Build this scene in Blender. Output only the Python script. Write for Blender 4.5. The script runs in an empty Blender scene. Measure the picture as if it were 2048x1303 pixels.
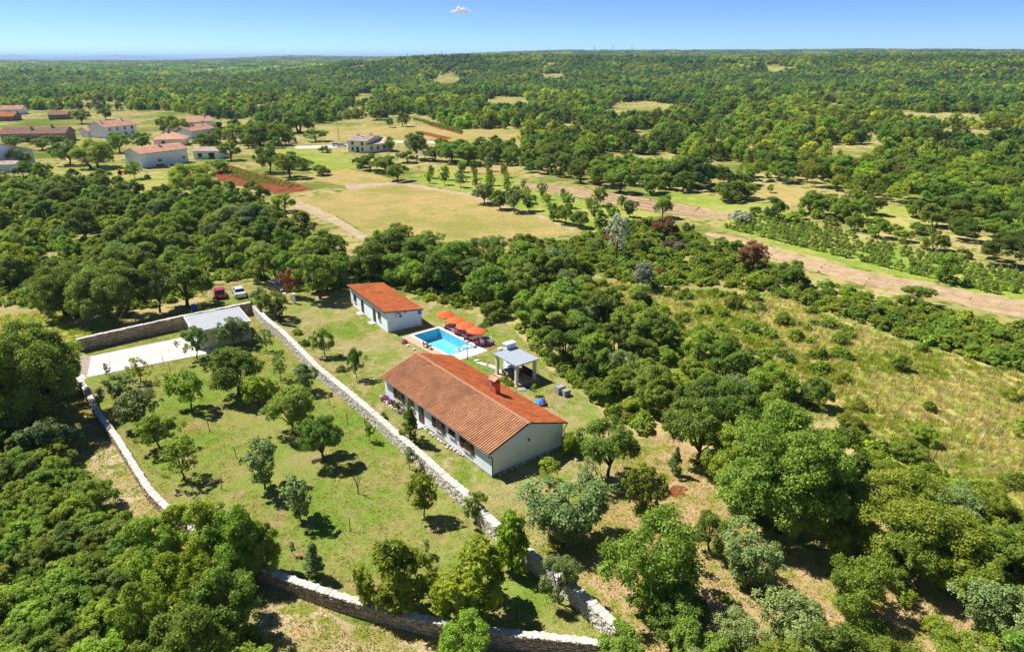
import bpy, bmesh, math, random
import numpy as np

# ------------------------------------------------------------------ camera, sky, sun, exposure
scene = bpy.context.scene
COL = scene.collection
FPX, CX, CY, HY, CAMH = 1365.0, 1024.0, 651.5, 115.0, 36.0     # photo is 2048 x 1303, eye level at row 115
PITCH = math.atan((CY - HY) / FPX)
cam_d = bpy.data.cameras.new('camera')
cam_d.sensor_fit = 'HORIZONTAL'
cam_d.sensor_width = 36.0
cam_d.lens = 36.0 * FPX / 2048.0
cam_d.clip_start = 0.5
cam_d.clip_end = 90000.0
cam = bpy.data.objects.new('camera', cam_d)
cam.location = (0, 0, CAMH)
cam.rotation_euler = (math.pi / 2 - PITCH, 0, 0)
COL.objects.link(cam)
scene.camera = cam

SUN_AZ, SUN_EL = math.radians(155.0), math.radians(54.0)         # azimuth counted from +X towards +Y
SUN = (math.cos(SUN_EL) * math.cos(SUN_AZ), math.cos(SUN_EL) * math.sin(SUN_AZ), math.sin(SUN_EL))
world = bpy.data.worlds.new('World')
scene.world = world
world.use_nodes = True
wn = world.node_tree
wn.nodes.clear()
w_out = wn.nodes.new('ShaderNodeOutputWorld')
w_bg = wn.nodes.new('ShaderNodeBackground')
w_sky = wn.nodes.new('ShaderNodeTexSky')
w_sky.sky_type = 'NISHITA'
w_sky.sun_disc = False
w_sky.sun_elevation = SUN_EL
w_sky.sun_rotation = math.pi / 2 - SUN_AZ
w_sky.altitude = 3000
w_sky.air_density = 0.45
w_sky.dust_density = 0.2
w_sky.ozone_density = 4.0
w_hsv = wn.nodes.new('ShaderNodeHueSaturation')
w_hsv.inputs['Saturation'].default_value = 1.06
w_bg.inputs['Strength'].default_value = 0.105
wn.links.new(w_sky.outputs[0], w_hsv.inputs['Color'])
wn.links.new(w_hsv.outputs[0], w_bg.inputs['Color'])
wn.links.new(w_bg.outputs[0], w_out.inputs['Surface'])

sun_d = bpy.data.lights.new('sun', 'SUN')
sun_d.energy = 5.0
sun_d.angle = math.radians(0.53)
sun_d.color = (1.0, 0.97, 0.91)
sun_o = bpy.data.objects.new('sun', sun_d)
sun_o.rotation_euler = (math.pi / 2 - SUN_EL, 0, SUN_AZ + math.pi / 2)
COL.objects.link(sun_o)

vs = scene.view_settings
vs.view_transform = 'Standard'
vs.look = 'None'
vs.exposure = 0.76
vs.gamma = 1.0
vs.use_curve_mapping = False
scene.render.engine = 'CYCLES'
cy = scene.cycles
cy.max_bounces = 6
cy.diffuse_bounces = 4
cy.glossy_bounces = 3
cy.transmission_bounces = 4
cy.transparent_max_bounces = 8
cy.volume_bounces = 0
cy.use_light_tree = True
cy.light_sampling_threshold = 0.0
cy.use_adaptive_sampling = False
cy.use_denoising = True
cy.denoiser = 'OPENIMAGEDENOISE'
cy.denoising_input_passes = 'RGB_ALBEDO_NORMAL'
cy.denoising_prefilter = 'ACCURATE'
cy.caustics_reflective = False
cy.caustics_refractive = False

# ------------------------------------------------------------------ helpers
R = np.random.default_rng(7)
rad = math.radians


def spot(px, py, z=0.0):
    """Point of the place seen at a photo pixel, on the level z."""
    dx = (px - CX) / FPX
    dy = (CY - py) / FPX
    fy = math.cos(PITCH) + dy * math.sin(PITCH)
    fz = -math.sin(PITCH) + dy * math.cos(PITCH)
    t = (z - CAMH) / fz
    return (dx * t, fy * t)


def height_at(bx, by, ty):
    Y = spot(bx, by)[1]
    k = (CY - ty) / FPX
    return CAMH + Y * (k * math.cos(PITCH) - math.sin(PITCH)) / (math.cos(PITCH) + k * math.sin(PITCH))


def ppm(bx, by):
    X, Y = spot(bx, by)
    return FPX / math.hypot(Y, CAMH)


def to_px(X, Y, Z):
    Z = Z - CAMH
    d = Y * math.cos(PITCH) - Z * math.sin(PITCH)
    u = Y * math.sin(PITCH) + Z * math.cos(PITCH)
    return CX + FPX * X / d, CY - FPX * u / d


def poly_of(px):
    return [spot(*p) for p in px]


def inside(poly, x, y):
    """Vectorised point in polygon."""
    x = np.asarray(x, float)
    y = np.asarray(y, float)
    c = np.zeros(x.shape, bool)
    n = len(poly)
    for i in range(n):
        x1, y1 = poly[i]
        x2, y2 = poly[(i + 1) % n]
        if y1 == y2:
            continue
        m = ((y1 > y) != (y2 > y)) & (x < (x2 - x1) * (y - y1) / (y2 - y1) + x1)
        c ^= m
    return c


def sstep(a, b, v):
    t = np.clip((np.asarray(v, float) - a) / (b - a), 0, 1)
    return t * t * (3 - 2 * t)


_lat = np.random.default_rng(3).random((256, 256))


def vnoise(x, y, s, seed=0):
    x = np.asarray(x, float) / s + seed * 17.31
    y = np.asarray(y, float) / s + seed * 9.77
    xi = np.floor(x).astype(int)
    yi = np.floor(y).astype(int)
    fx = x - xi
    fy = y - yi
    fx = fx * fx * (3 - 2 * fx)
    fy = fy * fy * (3 - 2 * fy)
    a = _lat[xi & 255, yi & 255]
    b = _lat[(xi + 1) & 255, yi & 255]
    c = _lat[xi & 255, (yi + 1) & 255]
    d = _lat[(xi + 1) & 255, (yi + 1) & 255]
    return (a * (1 - fx) + b * fx) * (1 - fy) + (c * (1 - fx) + d * fx) * fy


def terrain(x, y):
    """Ground height: level around the property, low hills far off, falling to the sea."""
    x = np.asarray(x, float)
    y = np.asarray(y, float)
    r = np.hypot(x, y)
    az = np.arctan2(x, y)
    side = sstep(-0.36, 0.12, az)
    s = sstep(380, 1500, r)
    h = s * (vnoise(x, y, 420, 1) - 0.5) * 9
    h = h + side * sstep(700, 1500, r) * 9 * (0.6 + 0.8 * vnoise(x, y, 900, 2)) + sstep(-0.42, -0.1, az) * (24 * np.exp(-((r - 1450) / 260) ** 2) - 8 * np.exp(-((r - 2050) / 300) ** 2))
    h = h + s * 16 * (vnoise(x, y, 800, 6) - 0.4) * sstep(1500, 2600, r)
    h = h + side * sstep(2000, 4000, r) * (40 + 12 * vnoise(x, y, 1500, 3))
    h = h + sstep(3600, 5200, r) * 26 * np.exp(-((az + 0.30) / 0.10) ** 2)
    h = h - sstep(5400, 8000, r) * (62 + 60 * side + 26)
    return np.where(r < 380, 0.0, h)


class MB:
    """Collects shapes and links them as one mesh object."""

    def __init__(self):
        self.v = []
        self.f = []
        self.m = []

    def add(self, verts, faces, mi=0):
        o = len(self.v)
        self.v.extend(verts)
        self.f.extend([tuple(i + o for i in f) for f in faces])
        self.m.extend([mi] * len(faces))
        return self

    def box(self, c, s, rz=0.0, mi=0, taper=1.0):
        cx, cy_, cz = c
        hx, hy, hz_ = s[0] / 2, s[1] / 2, s[2] / 2
        ca, sa = math.cos(rz), math.sin(rz)
        vs_ = []
        for z, k in ((-hz_, 1.0), (hz_, taper)):
            for X, Y in ((-hx, -hy), (hx, -hy), (hx, hy), (-hx, hy)):
                X *= k
                Y *= k
                vs_.append((cx + X * ca - Y * sa, cy_ + X * sa + Y * ca, cz + z))
        return self.add(vs_, [(3, 2, 1, 0), (4, 5, 6, 7), (0, 1, 5, 4), (1, 2, 6, 5), (2, 3, 7, 6), (3, 0, 4, 7)], mi)

    def tube(self, pts, rads, n=6, mi=0, cap=True):
        pts = [np.array(p, float) for p in pts]
        rings = []
        for i, p in enumerate(pts):
            d = (pts[min(i + 1, len(pts) - 1)] - pts[max(i - 1, 0)])
            d = d / (np.linalg.norm(d) + 1e-9)
            a = np.array((0, 0, 1.0)) if abs(d[2]) < 0.9 else np.array((1.0, 0, 0))
            e = np.cross(d, a)
            e /= np.linalg.norm(e)
            g = np.cross(d, e)
            rings.append([tuple(p + rads[i] * (math.cos(t) * e + math.sin(t) * g)) for t in np.linspace(0, 2 * math.pi, n, endpoint=False)])
        vs_ = [q for r_ in rings for q in r_]
        fs = []
        for i in range(len(pts) - 1):
            for k in range(n):
                a, b = i * n + k, i * n + (k + 1) % n
                fs.append((a, b, b + n, a + n))
        if cap:
            fs.append(tuple(range(n))[::-1])
            fs.append(tuple((len(pts) - 1) * n + k for k in range(n)))
        return self.add(vs_, fs, mi)

    def prism(self, poly, z0, z1, mi=0):
        n = len(poly)
        vs_ = [(p[0], p[1], z0) for p in poly] + [(p[0], p[1], z1) for p in poly]
        fs = [tuple(range(n))[::-1], tuple(range(n, 2 * n))]
        for k in range(n):
            fs.append((k, (k + 1) % n, (k + 1) % n + n, k + n))
        return self.add(vs_, fs, mi)

    def lathe(self, prof, c=(0, 0, 0), n=12, mi=0):
        vs_ = []
        fs = []
        for r_, z in prof:
            for k in range(n):
                t = 2 * math.pi * k / n
                vs_.append((c[0] + r_ * math.cos(t), c[1] + r_ * math.sin(t), c[2] + z))
        for i in range(len(prof) - 1):
            for k in range(n):
                a, b = i * n + k, i * n + (k + 1) % n
                fs.append((a, b, b + n, a + n))
        fs.append(tuple(range(n))[::-1])
        fs.append(tuple((len(prof) - 1) * n + k for k in range(n)))
        return self.add(vs_, fs, mi)

    def mesh(self, name, mats, smooth=False):
        me = bpy.data.meshes.new(name)
        me.from_pydata(self.v, [], self.f)
        if not isinstance(mats, (list, tuple)):
            mats = [mats]
        for m_ in mats:
            me.materials.append(m_)
        if len(mats) > 1:
            me.polygons.foreach_set('material_index', self.m)
        bm = bmesh.new()
        bm.from_mesh(me)
        bmesh.ops.recalc_face_normals(bm, faces=bm.faces)
        bm.to_mesh(me)
        bm.free()
        if smooth:
            me.polygons.foreach_set('use_smooth', [True] * len(me.polygons))
        me.update()
        return me

    def build(self, name, mats, parent=None, smooth=False):
        return link(name, self.mesh(name, mats, smooth), parent)


def link(name, data, parent=None):
    o = bpy.data.objects.new(name, data)
    COL.objects.link(o)
    if parent is not None:
        o.parent = parent
    return o


def tag(o, label=None, cat=None, group=None, kind=None):
    if label:
        o['label'] = label
    if cat:
        o['category'] = cat
    if group:
        o['group'] = group
    if kind:
        o['kind'] = kind
    return o


def empty(name, loc, rz=0.0, label=None, cat=None, group=None):
    o = bpy.data.objects.new(name, None)
    o.empty_display_size = 0.3
    COL.objects.link(o)
    o.location = loc
    o.rotation_euler = (0, 0, rz)
    return tag(o, label, cat, group)


def copy_tree(o, parent=None):
    c = o.copy()
    COL.objects.link(c)
    c.parent = parent
    for ch in o.children:
        copy_tree(ch, c)
    return c


def quads_mesh(name, verts, mat_, tone=None, faces4=True):
    """Mesh of many separate quads from an (n,4,3) array."""
    n = verts.shape[0]
    me = bpy.data.meshes.new(name)
    me.vertices.add(n * 4)
    me.vertices.foreach_set('co', verts.reshape(-1).astype(np.float32))
    me.loops.add(n * 4)
    me.loops.foreach_set('vertex_index', np.arange(n * 4, dtype=np.int32))
    me.polygons.add(n)
    me.polygons.foreach_set('loop_start', np.arange(0, n * 4, 4, dtype=np.int32))
    me.materials.append(mat_)
    if tone is not None:
        at = me.attributes.new('tone', 'FLOAT', 'FACE')
        at.data.foreach_set('value', tone.astype(np.float32))
    me.update(calc_edges=True)
    return me


# ------------------------------------------------------------------ materials
def new_mat(name):
    m = bpy.data.materials.new(name)
    m.use_nodes = True
    nt = m.node_tree
    nt.nodes.clear()
    out = nt.nodes.new('ShaderNodeOutputMaterial')
    return m, nt, out


def N(nt, t, **kw):
    n = nt.nodes.new(t)
    for k, v in kw.items():
        if k in n.inputs:
            n.inputs[k].default_value = v
        else:
            setattr(n, k, v)
    return n


def rgba(c):
    return (c[0], c[1], c[2], 1.0)


def ramp(nt, fac, stops):
    r = nt.nodes.new('ShaderNodeValToRGB')
    el = r.color_ramp.elements
    while len(el) > len(stops):
        el.remove(el[-1])
    while len(el) < len(stops):
        el.new(0.5)
    for e, (p, c) in zip(el, stops):
        e.position = p
        e.color = rgba(c)
    nt.links.new(fac, r.inputs[0])
    return r


def mixc(nt, fac, a, b, mode='MIX'):
    n = nt.nodes.new('ShaderNodeMix')
    n.data_type = 'RGBA'
    n.blend_type = mode
    for sock, v in ((n.inputs[0], fac), (n.inputs[6], a), (n.inputs[7], b)):
        if hasattr(v, 'is_linked') or isinstance(v, bpy.types.NodeSocket):
            nt.links.new(v, sock)
        elif isinstance(v, (int, float)):
            sock.default_value = v
        else:
            sock.default_value = rgba(v)
    return n.outputs[2]


def simple_mat(name, col, rough=0.7, var=0.12, scale=3.0, bump=0.0, bscale=20.0, metal=0.0, spec=0.3, coord='Object', col2=None):
    m, nt, out = new_mat(name)
    b = N(nt, 'ShaderNodeBsdfPrincipled')
    b.inputs['Roughness'].default_value = rough
    b.inputs['Metallic'].default_value = metal
    b.inputs['Specular IOR Level'].default_value = spec
    tc = N(nt, 'ShaderNodeTexCoord')
    no = N(nt, 'ShaderNodeTexNoise')
    no.inputs['Scale'].default_value = scale
    no.inputs['Detail'].default_value = 5
    nt.links.new(tc.outputs[coord], no.inputs['Vector'])
    c2 = col2 if col2 else tuple(max(0, c * (1 - 2 * var)) for c in col)
    c1 = tuple(min(1, c * (1 + var)) for c in col)
    r = ramp(nt, no.outputs['Fac'], [(0.3, c2), (0.7, c1)])
    nt.links.new(r.outputs[0], b.inputs['Base Color'])
    if bump > 0:
        n2 = N(nt, 'ShaderNodeTexNoise')
        n2.inputs['Scale'].default_value = bscale
        n2.inputs['Detail'].default_value = 4
        nt.links.new(tc.outputs[coord], n2.inputs['Vector'])
        bp = N(nt, 'ShaderNodeBump')
        bp.inputs['Strength'].default_value = bump
        bp.inputs['Distance'].default_value = 0.05
        nt.links.new(n2.outputs['Fac'], bp.inputs['Height'])
        nt.links.new(bp.outputs[0], b.inputs['Normal'])
    nt.links.new(b.outputs[0], out.inputs[0])
    return m


def ground_mat(name, stops, s1=0.06, s2=0.5, s3=5.0, patch=None, fine=0.35, bump=0.6, seed=0.0, dist=0.12):
    """Ground cover: broad colour drift, patches of another colour and fine grain, in world space."""
    m, nt, out = new_mat(name)
    g = N(nt, 'ShaderNodeNewGeometry')
    mp = N(nt, 'ShaderNodeMapping')
    mp.inputs['Location'].default_value = (seed * 31.7, seed * 12.9, seed * 3.1)
    nt.links.new(g.outputs['Position'], mp.inputs['Vector'])

    def noise(sc, det, rough=0.55):
        n = N(nt, 'ShaderNodeTexNoise')
        n.inputs['Scale'].default_value = sc
        n.inputs['Detail'].default_value = det
        n.inputs['Roughness'].default_value = rough
        nt.links.new(mp.outputs[0], n.inputs['Vector'])
        return n.outputs['Fac']
    a = noise(s1, 6, 0.62)
    col = ramp(nt, a, stops).outputs[0]
    if patch:
        pcol, lo, hi = patch
        b_ = noise(s2, 5, 0.6)
        fr = ramp(nt, b_, [(lo, (0, 0, 0)), (hi, (1, 1, 1))]).outputs[0]
        col = mixc(nt, fr, col, pcol)
    f = noise(s3, 6, 0.7)
    fr = ramp(nt, f, [(0.25, (1 - fine,) * 3), (0.75, (1 + fine,) * 3)])
    col = mixc(nt, 1.0, col, fr.outputs[0], 'MULTIPLY')
    d = N(nt, 'ShaderNodeBsdfDiffuse')
    d.inputs['Roughness'].default_value = 0.3
    nt.links.new(col, d.inputs['Color'])
    if bump > 0:
        bp = N(nt, 'ShaderNodeBump')
        bp.inputs['Strength'].default_value = bump
        bp.inputs['Distance'].default_value = dist
        nt.links.new(f, bp.inputs['Height'])
        nt.links.new(bp.outputs[0], d.inputs['Normal'])
    nt.links.new(d.outputs[0], out.inputs[0])
    return m


def leaf_mat(name, dark, light, trans=0.48, gloss=0.015, hue=0.02, val=0.3, accent=None, stand=False):
    """Leaves: every leaf has its own tone, every plant its own tint; some light passes through."""
    m, nt, out = new_mat(name)
    at = N(nt, 'ShaderNodeAttribute', attribute_name='tone')
    oi = N(nt, 'ShaderNodeObjectInfo')
    col = mixc(nt, at.outputs['Fac'], dark, light)
    if accent:
        ar = ramp(nt, at.outputs['Fac'], [(0.90, (0, 0, 0)), (0.94, (1, 1, 1))])
        col = mixc(nt, ar.outputs[0], col, accent)
    if stand:                                   # stands of lighter and darker trees in the woodland
        ge = N(nt, 'ShaderNodeNewGeometry')
        sn = N(nt, 'ShaderNodeTexNoise')
        sn.inputs['Scale'].default_value = 0.012
        sn.inputs['Detail'].default_value = 4
        nt.links.new(ge.outputs['Position'], sn.inputs['Vector'])
        sr = ramp(nt, sn.outputs['Fac'], [(0.40, (0.62, 0.72, 0.8)), (0.52, (1.0, 1.0, 1.0)), (0.62, (1.45, 1.3, 1.0))])
        col = mixc(nt, 1.0, col, sr.outputs[0], 'MULTIPLY')
    hs = N(nt, 'ShaderNodeHueSaturation')
    mr = N(nt, 'ShaderNodeMapRange')
    mr.inputs['To Min'].default_value = 0.5 - hue
    mr.inputs['To Max'].default_value = 0.5 + hue
    nt.links.new(oi.outputs['Random'], mr.inputs['Value'])
    nt.links.new(mr.outputs[0], hs.inputs['Hue'])
    mu = N(nt, 'ShaderNodeMath', operation='MULTIPLY')
    mu.inputs[1].default_value = 7.31
    fr = N(nt, 'ShaderNodeMath', operation='FRACT')
    nt.links.new(oi.outputs['Random'], mu.inputs[0])
    nt.links.new(mu.outputs[0], fr.inputs[0])
    mv = N(nt, 'ShaderNodeMapRange')
    mv.inputs['To Min'].default_value = 1 - val
    mv.inputs['To Max'].default_value = 1 + val
    nt.links.new(fr.outputs[0], mv.inputs['Value'])
    nt.links.new(mv.outputs[0], hs.inputs['Value'])
    nt.links.new(col, hs.inputs['Color'])
    d = N(nt, 'ShaderNodeBsdfDiffuse')
    t = N(nt, 'ShaderNodeBsdfTranslucent')
    nt.links.new(hs.outputs[0], d.inputs['Color'])
    tcol = mixc(nt, 1.0, hs.outputs[0], (1.25, 1.25, 0.6), 'MULTIPLY')
    nt.links.new(tcol, t.inputs['Color'])
    mx = N(nt, 'ShaderNodeMixShader')
    mx.inputs[0].default_value = trans
    nt.links.new(d.outputs[0], mx.inputs[1])
    nt.links.new(t.outputs[0], mx.inputs[2])
    last = mx
    if gloss > 0:
        gl = N(nt, 'ShaderNodeBsdfGlossy')
        gl.inputs['Roughness'].default_value = 0.55
        gl.inputs['Color'].default_value = (0.9, 1.0, 0.85, 1)
        m2 = N(nt, 'ShaderNodeMixShader')
        m2.inputs[0].default_value = gloss
        nt.links.new(mx.outputs[0], m2.inputs[1])
        nt.links.new(gl.outputs[0], m2.inputs[2])
        last = m2
    nt.links.new(last.outputs[0], out.inputs[0])
    return m


M = {}
M['ground'] = ground_mat('wild_ground', [(0.36, (0.13, 0.17, 0.03)), (0.44, (0.26, 0.25, 0.07)), (0.54, (0.46, 0.36, 0.16)), (0.66, (0.22, 0.24, 0.05))], 0.02, 0.35, 3.0,
                         ((0.12, 0.17, 0.025), 0.50, 0.60), 0.4, 0.8)
M['lawn'] = ground_mat('lawn_grass', [(0.36, (0.15, 0.24, 0.033)), (0.45, (0.20, 0.255, 0.048)), (0.54, (0.275, 0.265, 0.08)), (0.64, (0.185, 0.25, 0.042))], 0.10, 0.45, 6.0,
                       ((0.33, 0.245, 0.12), 0.53, 0.69), 0.42, 0.6, 1, 0.08)
M['yard'] = ground_mat('yard_grass', [(0.36, (0.16, 0.245, 0.033)), (0.45, (0.22, 0.255, 0.055)), (0.54, (0.34, 0.285, 0.125)), (0.64, (0.20, 0.25, 0.048))], 0.12, 0.5, 6.0,
                       ((0.40, 0.305, 0.175), 0.53, 0.67), 0.42, 0.6, 4, 0.08)
M['track'] = ground_mat('dry_track', [(0.36, (0.27, 0.25, 0.07)), (0.5, (0.40, 0.31, 0.16)), (0.62, (0.50, 0.40, 0.25))], 0.25, 0.9, 5.0, ((0.21, 0.24, 0.04), 0.5, 0.6), 0.55, 0.8, 2)
M['grove'] = ground_mat('cut_grass_under_trees', [(0.36, (0.25, 0.24, 0.06)), (0.5, (0.40, 0.28, 0.14)), (0.62, (0.46, 0.31, 0.18))], 0.16, 0.6, 5.0, ((0.22, 0.24, 0.04), 0.52, 0.62), 0.5, 0.7, 6)
M['hay'] = ground_mat('dry_hay', [(0.36, (0.28, 0.26, 0.07)), (0.46, (0.38, 0.30, 0.105)), (0.56, (0.45, 0.325, 0.13)), (0.66, (0.32, 0.28, 0.08))], 0.045, 0.25, 2.2, ((0.285, 0.275, 0.07), 0.53, 0.68), 0.42, 0.8, 3)
M['path'] = ground_mat('trodden_path', [(0.36, (0.40, 0.29, 0.18)), (0.64, (0.52, 0.40, 0.27))], 0.4, 1.2, 5.0, None, 0.3, 0.6, 17)
M['meadow'] = ground_mat('dry_meadow', [(0.36, (0.22, 0.28, 0.04)), (0.46, (0.33, 0.33, 0.08)), (0.55, (0.46, 0.37, 0.15)), (0.66, (0.29, 0.32, 0.06))], 0.07, 0.4, 3.0, ((0.22, 0.30, 0.04), 0.50, 0.60), 0.4, 0.8, 5)
M['green_field'] = ground_mat('green_field', [(0.36, (0.17, 0.27, 0.04)), (0.5, (0.25, 0.31, 0.05)), (0.64, (0.36, 0.34, 0.09))], 0.05, 0.3, 2.0, ((0.40, 0.36, 0.11), 0.54, 0.64), 0.35, 0.6, 8)
M['stubble'] = ground_mat('straw_stubble', [(0.36, (0.26, 0.165, 0.083)), (0.5, (0.33, 0.215, 0.115)), (0.62, (0.275, 0.165, 0.083))], 0.2, 1.2, 4.0, ((0.36, 0.26, 0.15), 0.52, 0.64), 0.45, 0.8, 9)
M['straw'] = ground_mat('straw', [(0.36, (0.38, 0.265, 0.15)), (0.64, (0.50, 0.37, 0.225))], 0.6, 2.0, 6.0, None, 0.35, 0.8, 10)
M['red_soil'] = ground_mat('red_soil', [(0.36, (0.20, 0.055, 0.025)), (0.64, (0.30, 0.10, 0.05))], 0.3, 1.2, 5.0, None, 0.35, 0.8, 11)
M['gravel'] = ground_mat('pale_gravel', [(0.36, (0.52, 0.47, 0.39)), (0.64, (0.64, 0.59, 0.51))], 0.3, 1.2, 5.0, None, 0.2, 0.5, 12)
M['concrete'] = ground_mat('pale_concrete', [(0.36, (0.62, 0.57, 0.50)), (0.5, (0.70, 0.65, 0.585)), (0.64, (0.66, 0.61, 0.55))], 0.35, 1.6, 9.0, ((0.56, 0.49, 0.42), 0.58, 0.75), 0.08, 0.15, 13, 0.02)
M['asphalt'] = simple_mat('asphalt', (0.10, 0.10, 0.105), 0.85, 0.2, 0.6, 0.3)

M['plaster'] = simple_mat('white_plaster', (0.76, 0.83, 0.92), 0.85, 0.05, 0.5)
M['plaster_warm'] = simple_mat('cream_plaster', (0.68, 0.64, 0.56), 0.85, 0.05, 0.8)
M['plaster_pink'] = simple_mat('pink_plaster', (0.82, 0.75, 0.68), 0.85, 0.06, 0.8)
M['plaster_blue'] = simple_mat('bluish_white_plaster', (0.68, 0.76, 0.86), 0.85, 0.05, 0.5)
M['plaster_brown'] = simple_mat('brown_render', (0.26, 0.19, 0.14), 0.9, 0.12, 0.6)
M['plinth'] = simple_mat('grey_plinth', (0.40, 0.37, 0.33), 0.9, 0.2, 5, 0.4, 12)
M['white'] = simple_mat('white_paint', (0.78, 0.78, 0.77), 0.5, 0.03, 4)
M['brown_wood'] = simple_mat('brown_shutter_wood', (0.10, 0.045, 0.025), 0.6, 0.2, 6)
M['glass'] = simple_mat('window_glass', (0.025, 0.03, 0.035), 0.08, 0.1, 1, spec=0.6)
M['dark'] = simple_mat('dark_metal', (0.035, 0.032, 0.03), 0.45, 0.1, 4)
M['grey_metal'] = simple_mat('grey_metal', (0.35, 0.36, 0.38), 0.45, 0.08, 4)
M['membrane'] = simple_mat('grey_roof_felt', (0.31, 0.35, 0.40), 0.8, 0.08, 2.5, 0.2, 40)
M['corrugated'] = simple_mat('pale_grey_sheet_metal', (0.36, 0.37, 0.39), 0.5, 0.05, 1.5)
M['stone_core'] = simple_mat('wall_mortar', (0.34, 0.28, 0.22), 0.95, 0.2, 6, 0.5, 14)
M['concrete_block'] = simple_mat('grey_concrete_block', (0.30, 0.30, 0.30), 0.9, 0.15, 6, 0.3)
M['coping_pool'] = simple_mat('white_pool_coping', (0.70, 0.66, 0.60), 0.7, 0.05, 4, 0.1)
M['deck_tan'] = simple_mat('tan_paving', (0.52, 0.36, 0.24), 0.8, 0.10, 2.5, 0.2)
M['deck_red'] = simple_mat('terracotta_paving', (0.36, 0.15, 0.10), 0.75, 0.15, 2.5, 0.2)
M['orange_cloth'] = simple_mat('orange_canvas', (0.80, 0.14, 0.035), 0.8, 0.05, 3)
M['blue_cloth'] = simple_mat('blue_cloth', (0.075, 0.065, 0.46), 0.85, 0.1, 5)
M['plum_cloth'] = simple_mat('plum_cushion', (0.20, 0.15, 0.26), 0.85, 0.1, 5)
M['plastic_white'] = simple_mat('white_plastic', (0.75, 0.76, 0.80), 0.4, 0.03, 5)
M['sky_blue'] = simple_mat('blue_plastic', (0.03, 0.20, 0.62), 0.45, 0.06, 5)
M['bin_blue'] = simple_mat('bin_blue_plastic', (0.02, 0.12, 0.50), 0.45, 0.06, 5)
M['bin_yellow'] = simple_mat('bin_yellow_plastic', (0.75, 0.55, 0.02), 0.45, 0.06, 5)
M['red_plastic'] = simple_mat('red_plastic', (0.50, 0.02, 0.03), 0.45, 0.06, 5)
M['bark'] = simple_mat('bark', (0.11, 0.08, 0.055), 0.95, 0.25, 8, 0.5, 18)
M['pale_bark'] = simple_mat('pale_bark', (0.30, 0.26, 0.21), 0.95, 0.2, 8, 0.5, 18)
M['stake'] = simple_mat('weathered_stake', (0.10, 0.08, 0.06), 0.9, 0.2, 8)
M['tyre'] = simple_mat('tyre_rubber', (0.02, 0.02, 0.02), 0.8, 0.1, 8)
M['skin'] = simple_mat('terracotta_pot', (0.35, 0.15, 0.08), 0.8, 0.1, 8)


def paint(name, col):
    m, nt, out = new_mat(name)
    b = N(nt, 'ShaderNodeBsdfPrincipled')
    b.inputs['Base Color'].default_value = rgba(col)
    b.inputs['Roughness'].default_value = 0.35
    b.inputs['Coat Weight'].default_value = 0.8
    b.inputs['Coat Roughness'].default_value = 0.06
    nt.links.new(b.outputs[0], out.inputs[0])
    return m


M['car_red'] = paint('crimson_car_paint', (0.36, 0.008, 0.03))
M['car_silver'] = paint('silver_car_paint', (0.58, 0.60, 0.62))
M['car_black'] = paint('black_car_paint', (0.015, 0.016, 0.02))
M['car_white'] = paint('white_car_paint', (0.72, 0.72, 0.72))


def tile_mat(name, dark, light):
    """Fired clay: each tile has its own shade (attribute tone), with weathering."""
    m, nt, out = new_mat(name)
    at = N(nt, 'ShaderNodeAttribute', attribute_name='tone')
    tc = N(nt, 'ShaderNodeTexCoord')
    no = N(nt, 'ShaderNodeTexNoise')
    no.inputs['Scale'].default_value = 0.6
    no.inputs['Detail'].default_value = 6
    nt.links.new(tc.outputs['Object'], no.inputs['Vector'])
    c = mixc(nt, at.outputs['Fac'], dark, light)
    w = ramp(nt, no.outputs['Fac'], [(0.36, (0.86, 0.85, 0.84)), (0.48, (1.0, 1.0, 1.0)), (0.62, (1.10, 1.12, 1.14))])
    c = mixc(nt, 1.0, c, w.outputs[0], 'MULTIPLY')
    b = N(nt, 'ShaderNodeBsdfPrincipled')
    b.inputs['Roughness'].default_value = 0.75
    b.inputs['Specular IOR Level'].default_value = 0.25
    nt.links.new(c, b.inputs['Base Color'])
    nt.links.new(b.outputs[0], out.inputs[0])
    return m


M['tile'] = tile_mat('clay_tile', (0.46, 0.125, 0.035), (0.66, 0.215, 0.07))
M['tile_pale'] = tile_mat('pale_clay_tile', (0.50, 0.25, 0.16), (0.64, 0.36, 0.25))
M['tile_brown'] = tile_mat('brown_clay_tile', (0.26, 0.13, 0.08), (0.38, 0.20, 0.13))
M['tile_pink'] = tile_mat('faded_pink_tile', (0.56, 0.43, 0.36), (0.68, 0.54, 0.46))


def stone_mat(name, a, b_, c_):
    m, nt, out = new_mat(name)
    at = N(nt, 'ShaderNodeAttribute', attribute_name='tone')
    oi = N(nt, 'ShaderNodeObjectInfo')
    ad = N(nt, 'ShaderNodeMath', operation='ADD')
    nt.links.new(at.outputs['Fac'], ad.inputs[0])
    nt.links.new(oi.outputs['Random'], ad.inputs[1])
    fr = N(nt, 'ShaderNodeMath', operation='FRACT')
    nt.links.new(ad.outputs[0], fr.inputs[0])
    r = ramp(nt, fr.outputs[0], [(0.0, a), (0.5, b_), (1.0, c_)])
    g = N(nt, 'ShaderNodeNewGeometry')
    no = N(nt, 'ShaderNodeTexNoise')
    no.inputs['Scale'].default_value = 6
    no.inputs['Detail'].default_value = 5
    nt.links.new(g.outputs['Position'], no.inputs['Vector'])
    w = ramp(nt, no.outputs['Fac'], [(0.3, (0.7, 0.7, 0.7)), (0.65, (1.1, 1.1, 1.1))])
    c = mixc(nt, 1.0, r.outputs[0], w.outputs[0], 'MULTIPLY')
    b = N(nt, 'ShaderNodeBsdfDiffuse')
    nt.links.new(c, b.inputs['Color'])
    nt.links.new(b.outputs[0], out.inputs[0])
    return m


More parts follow.
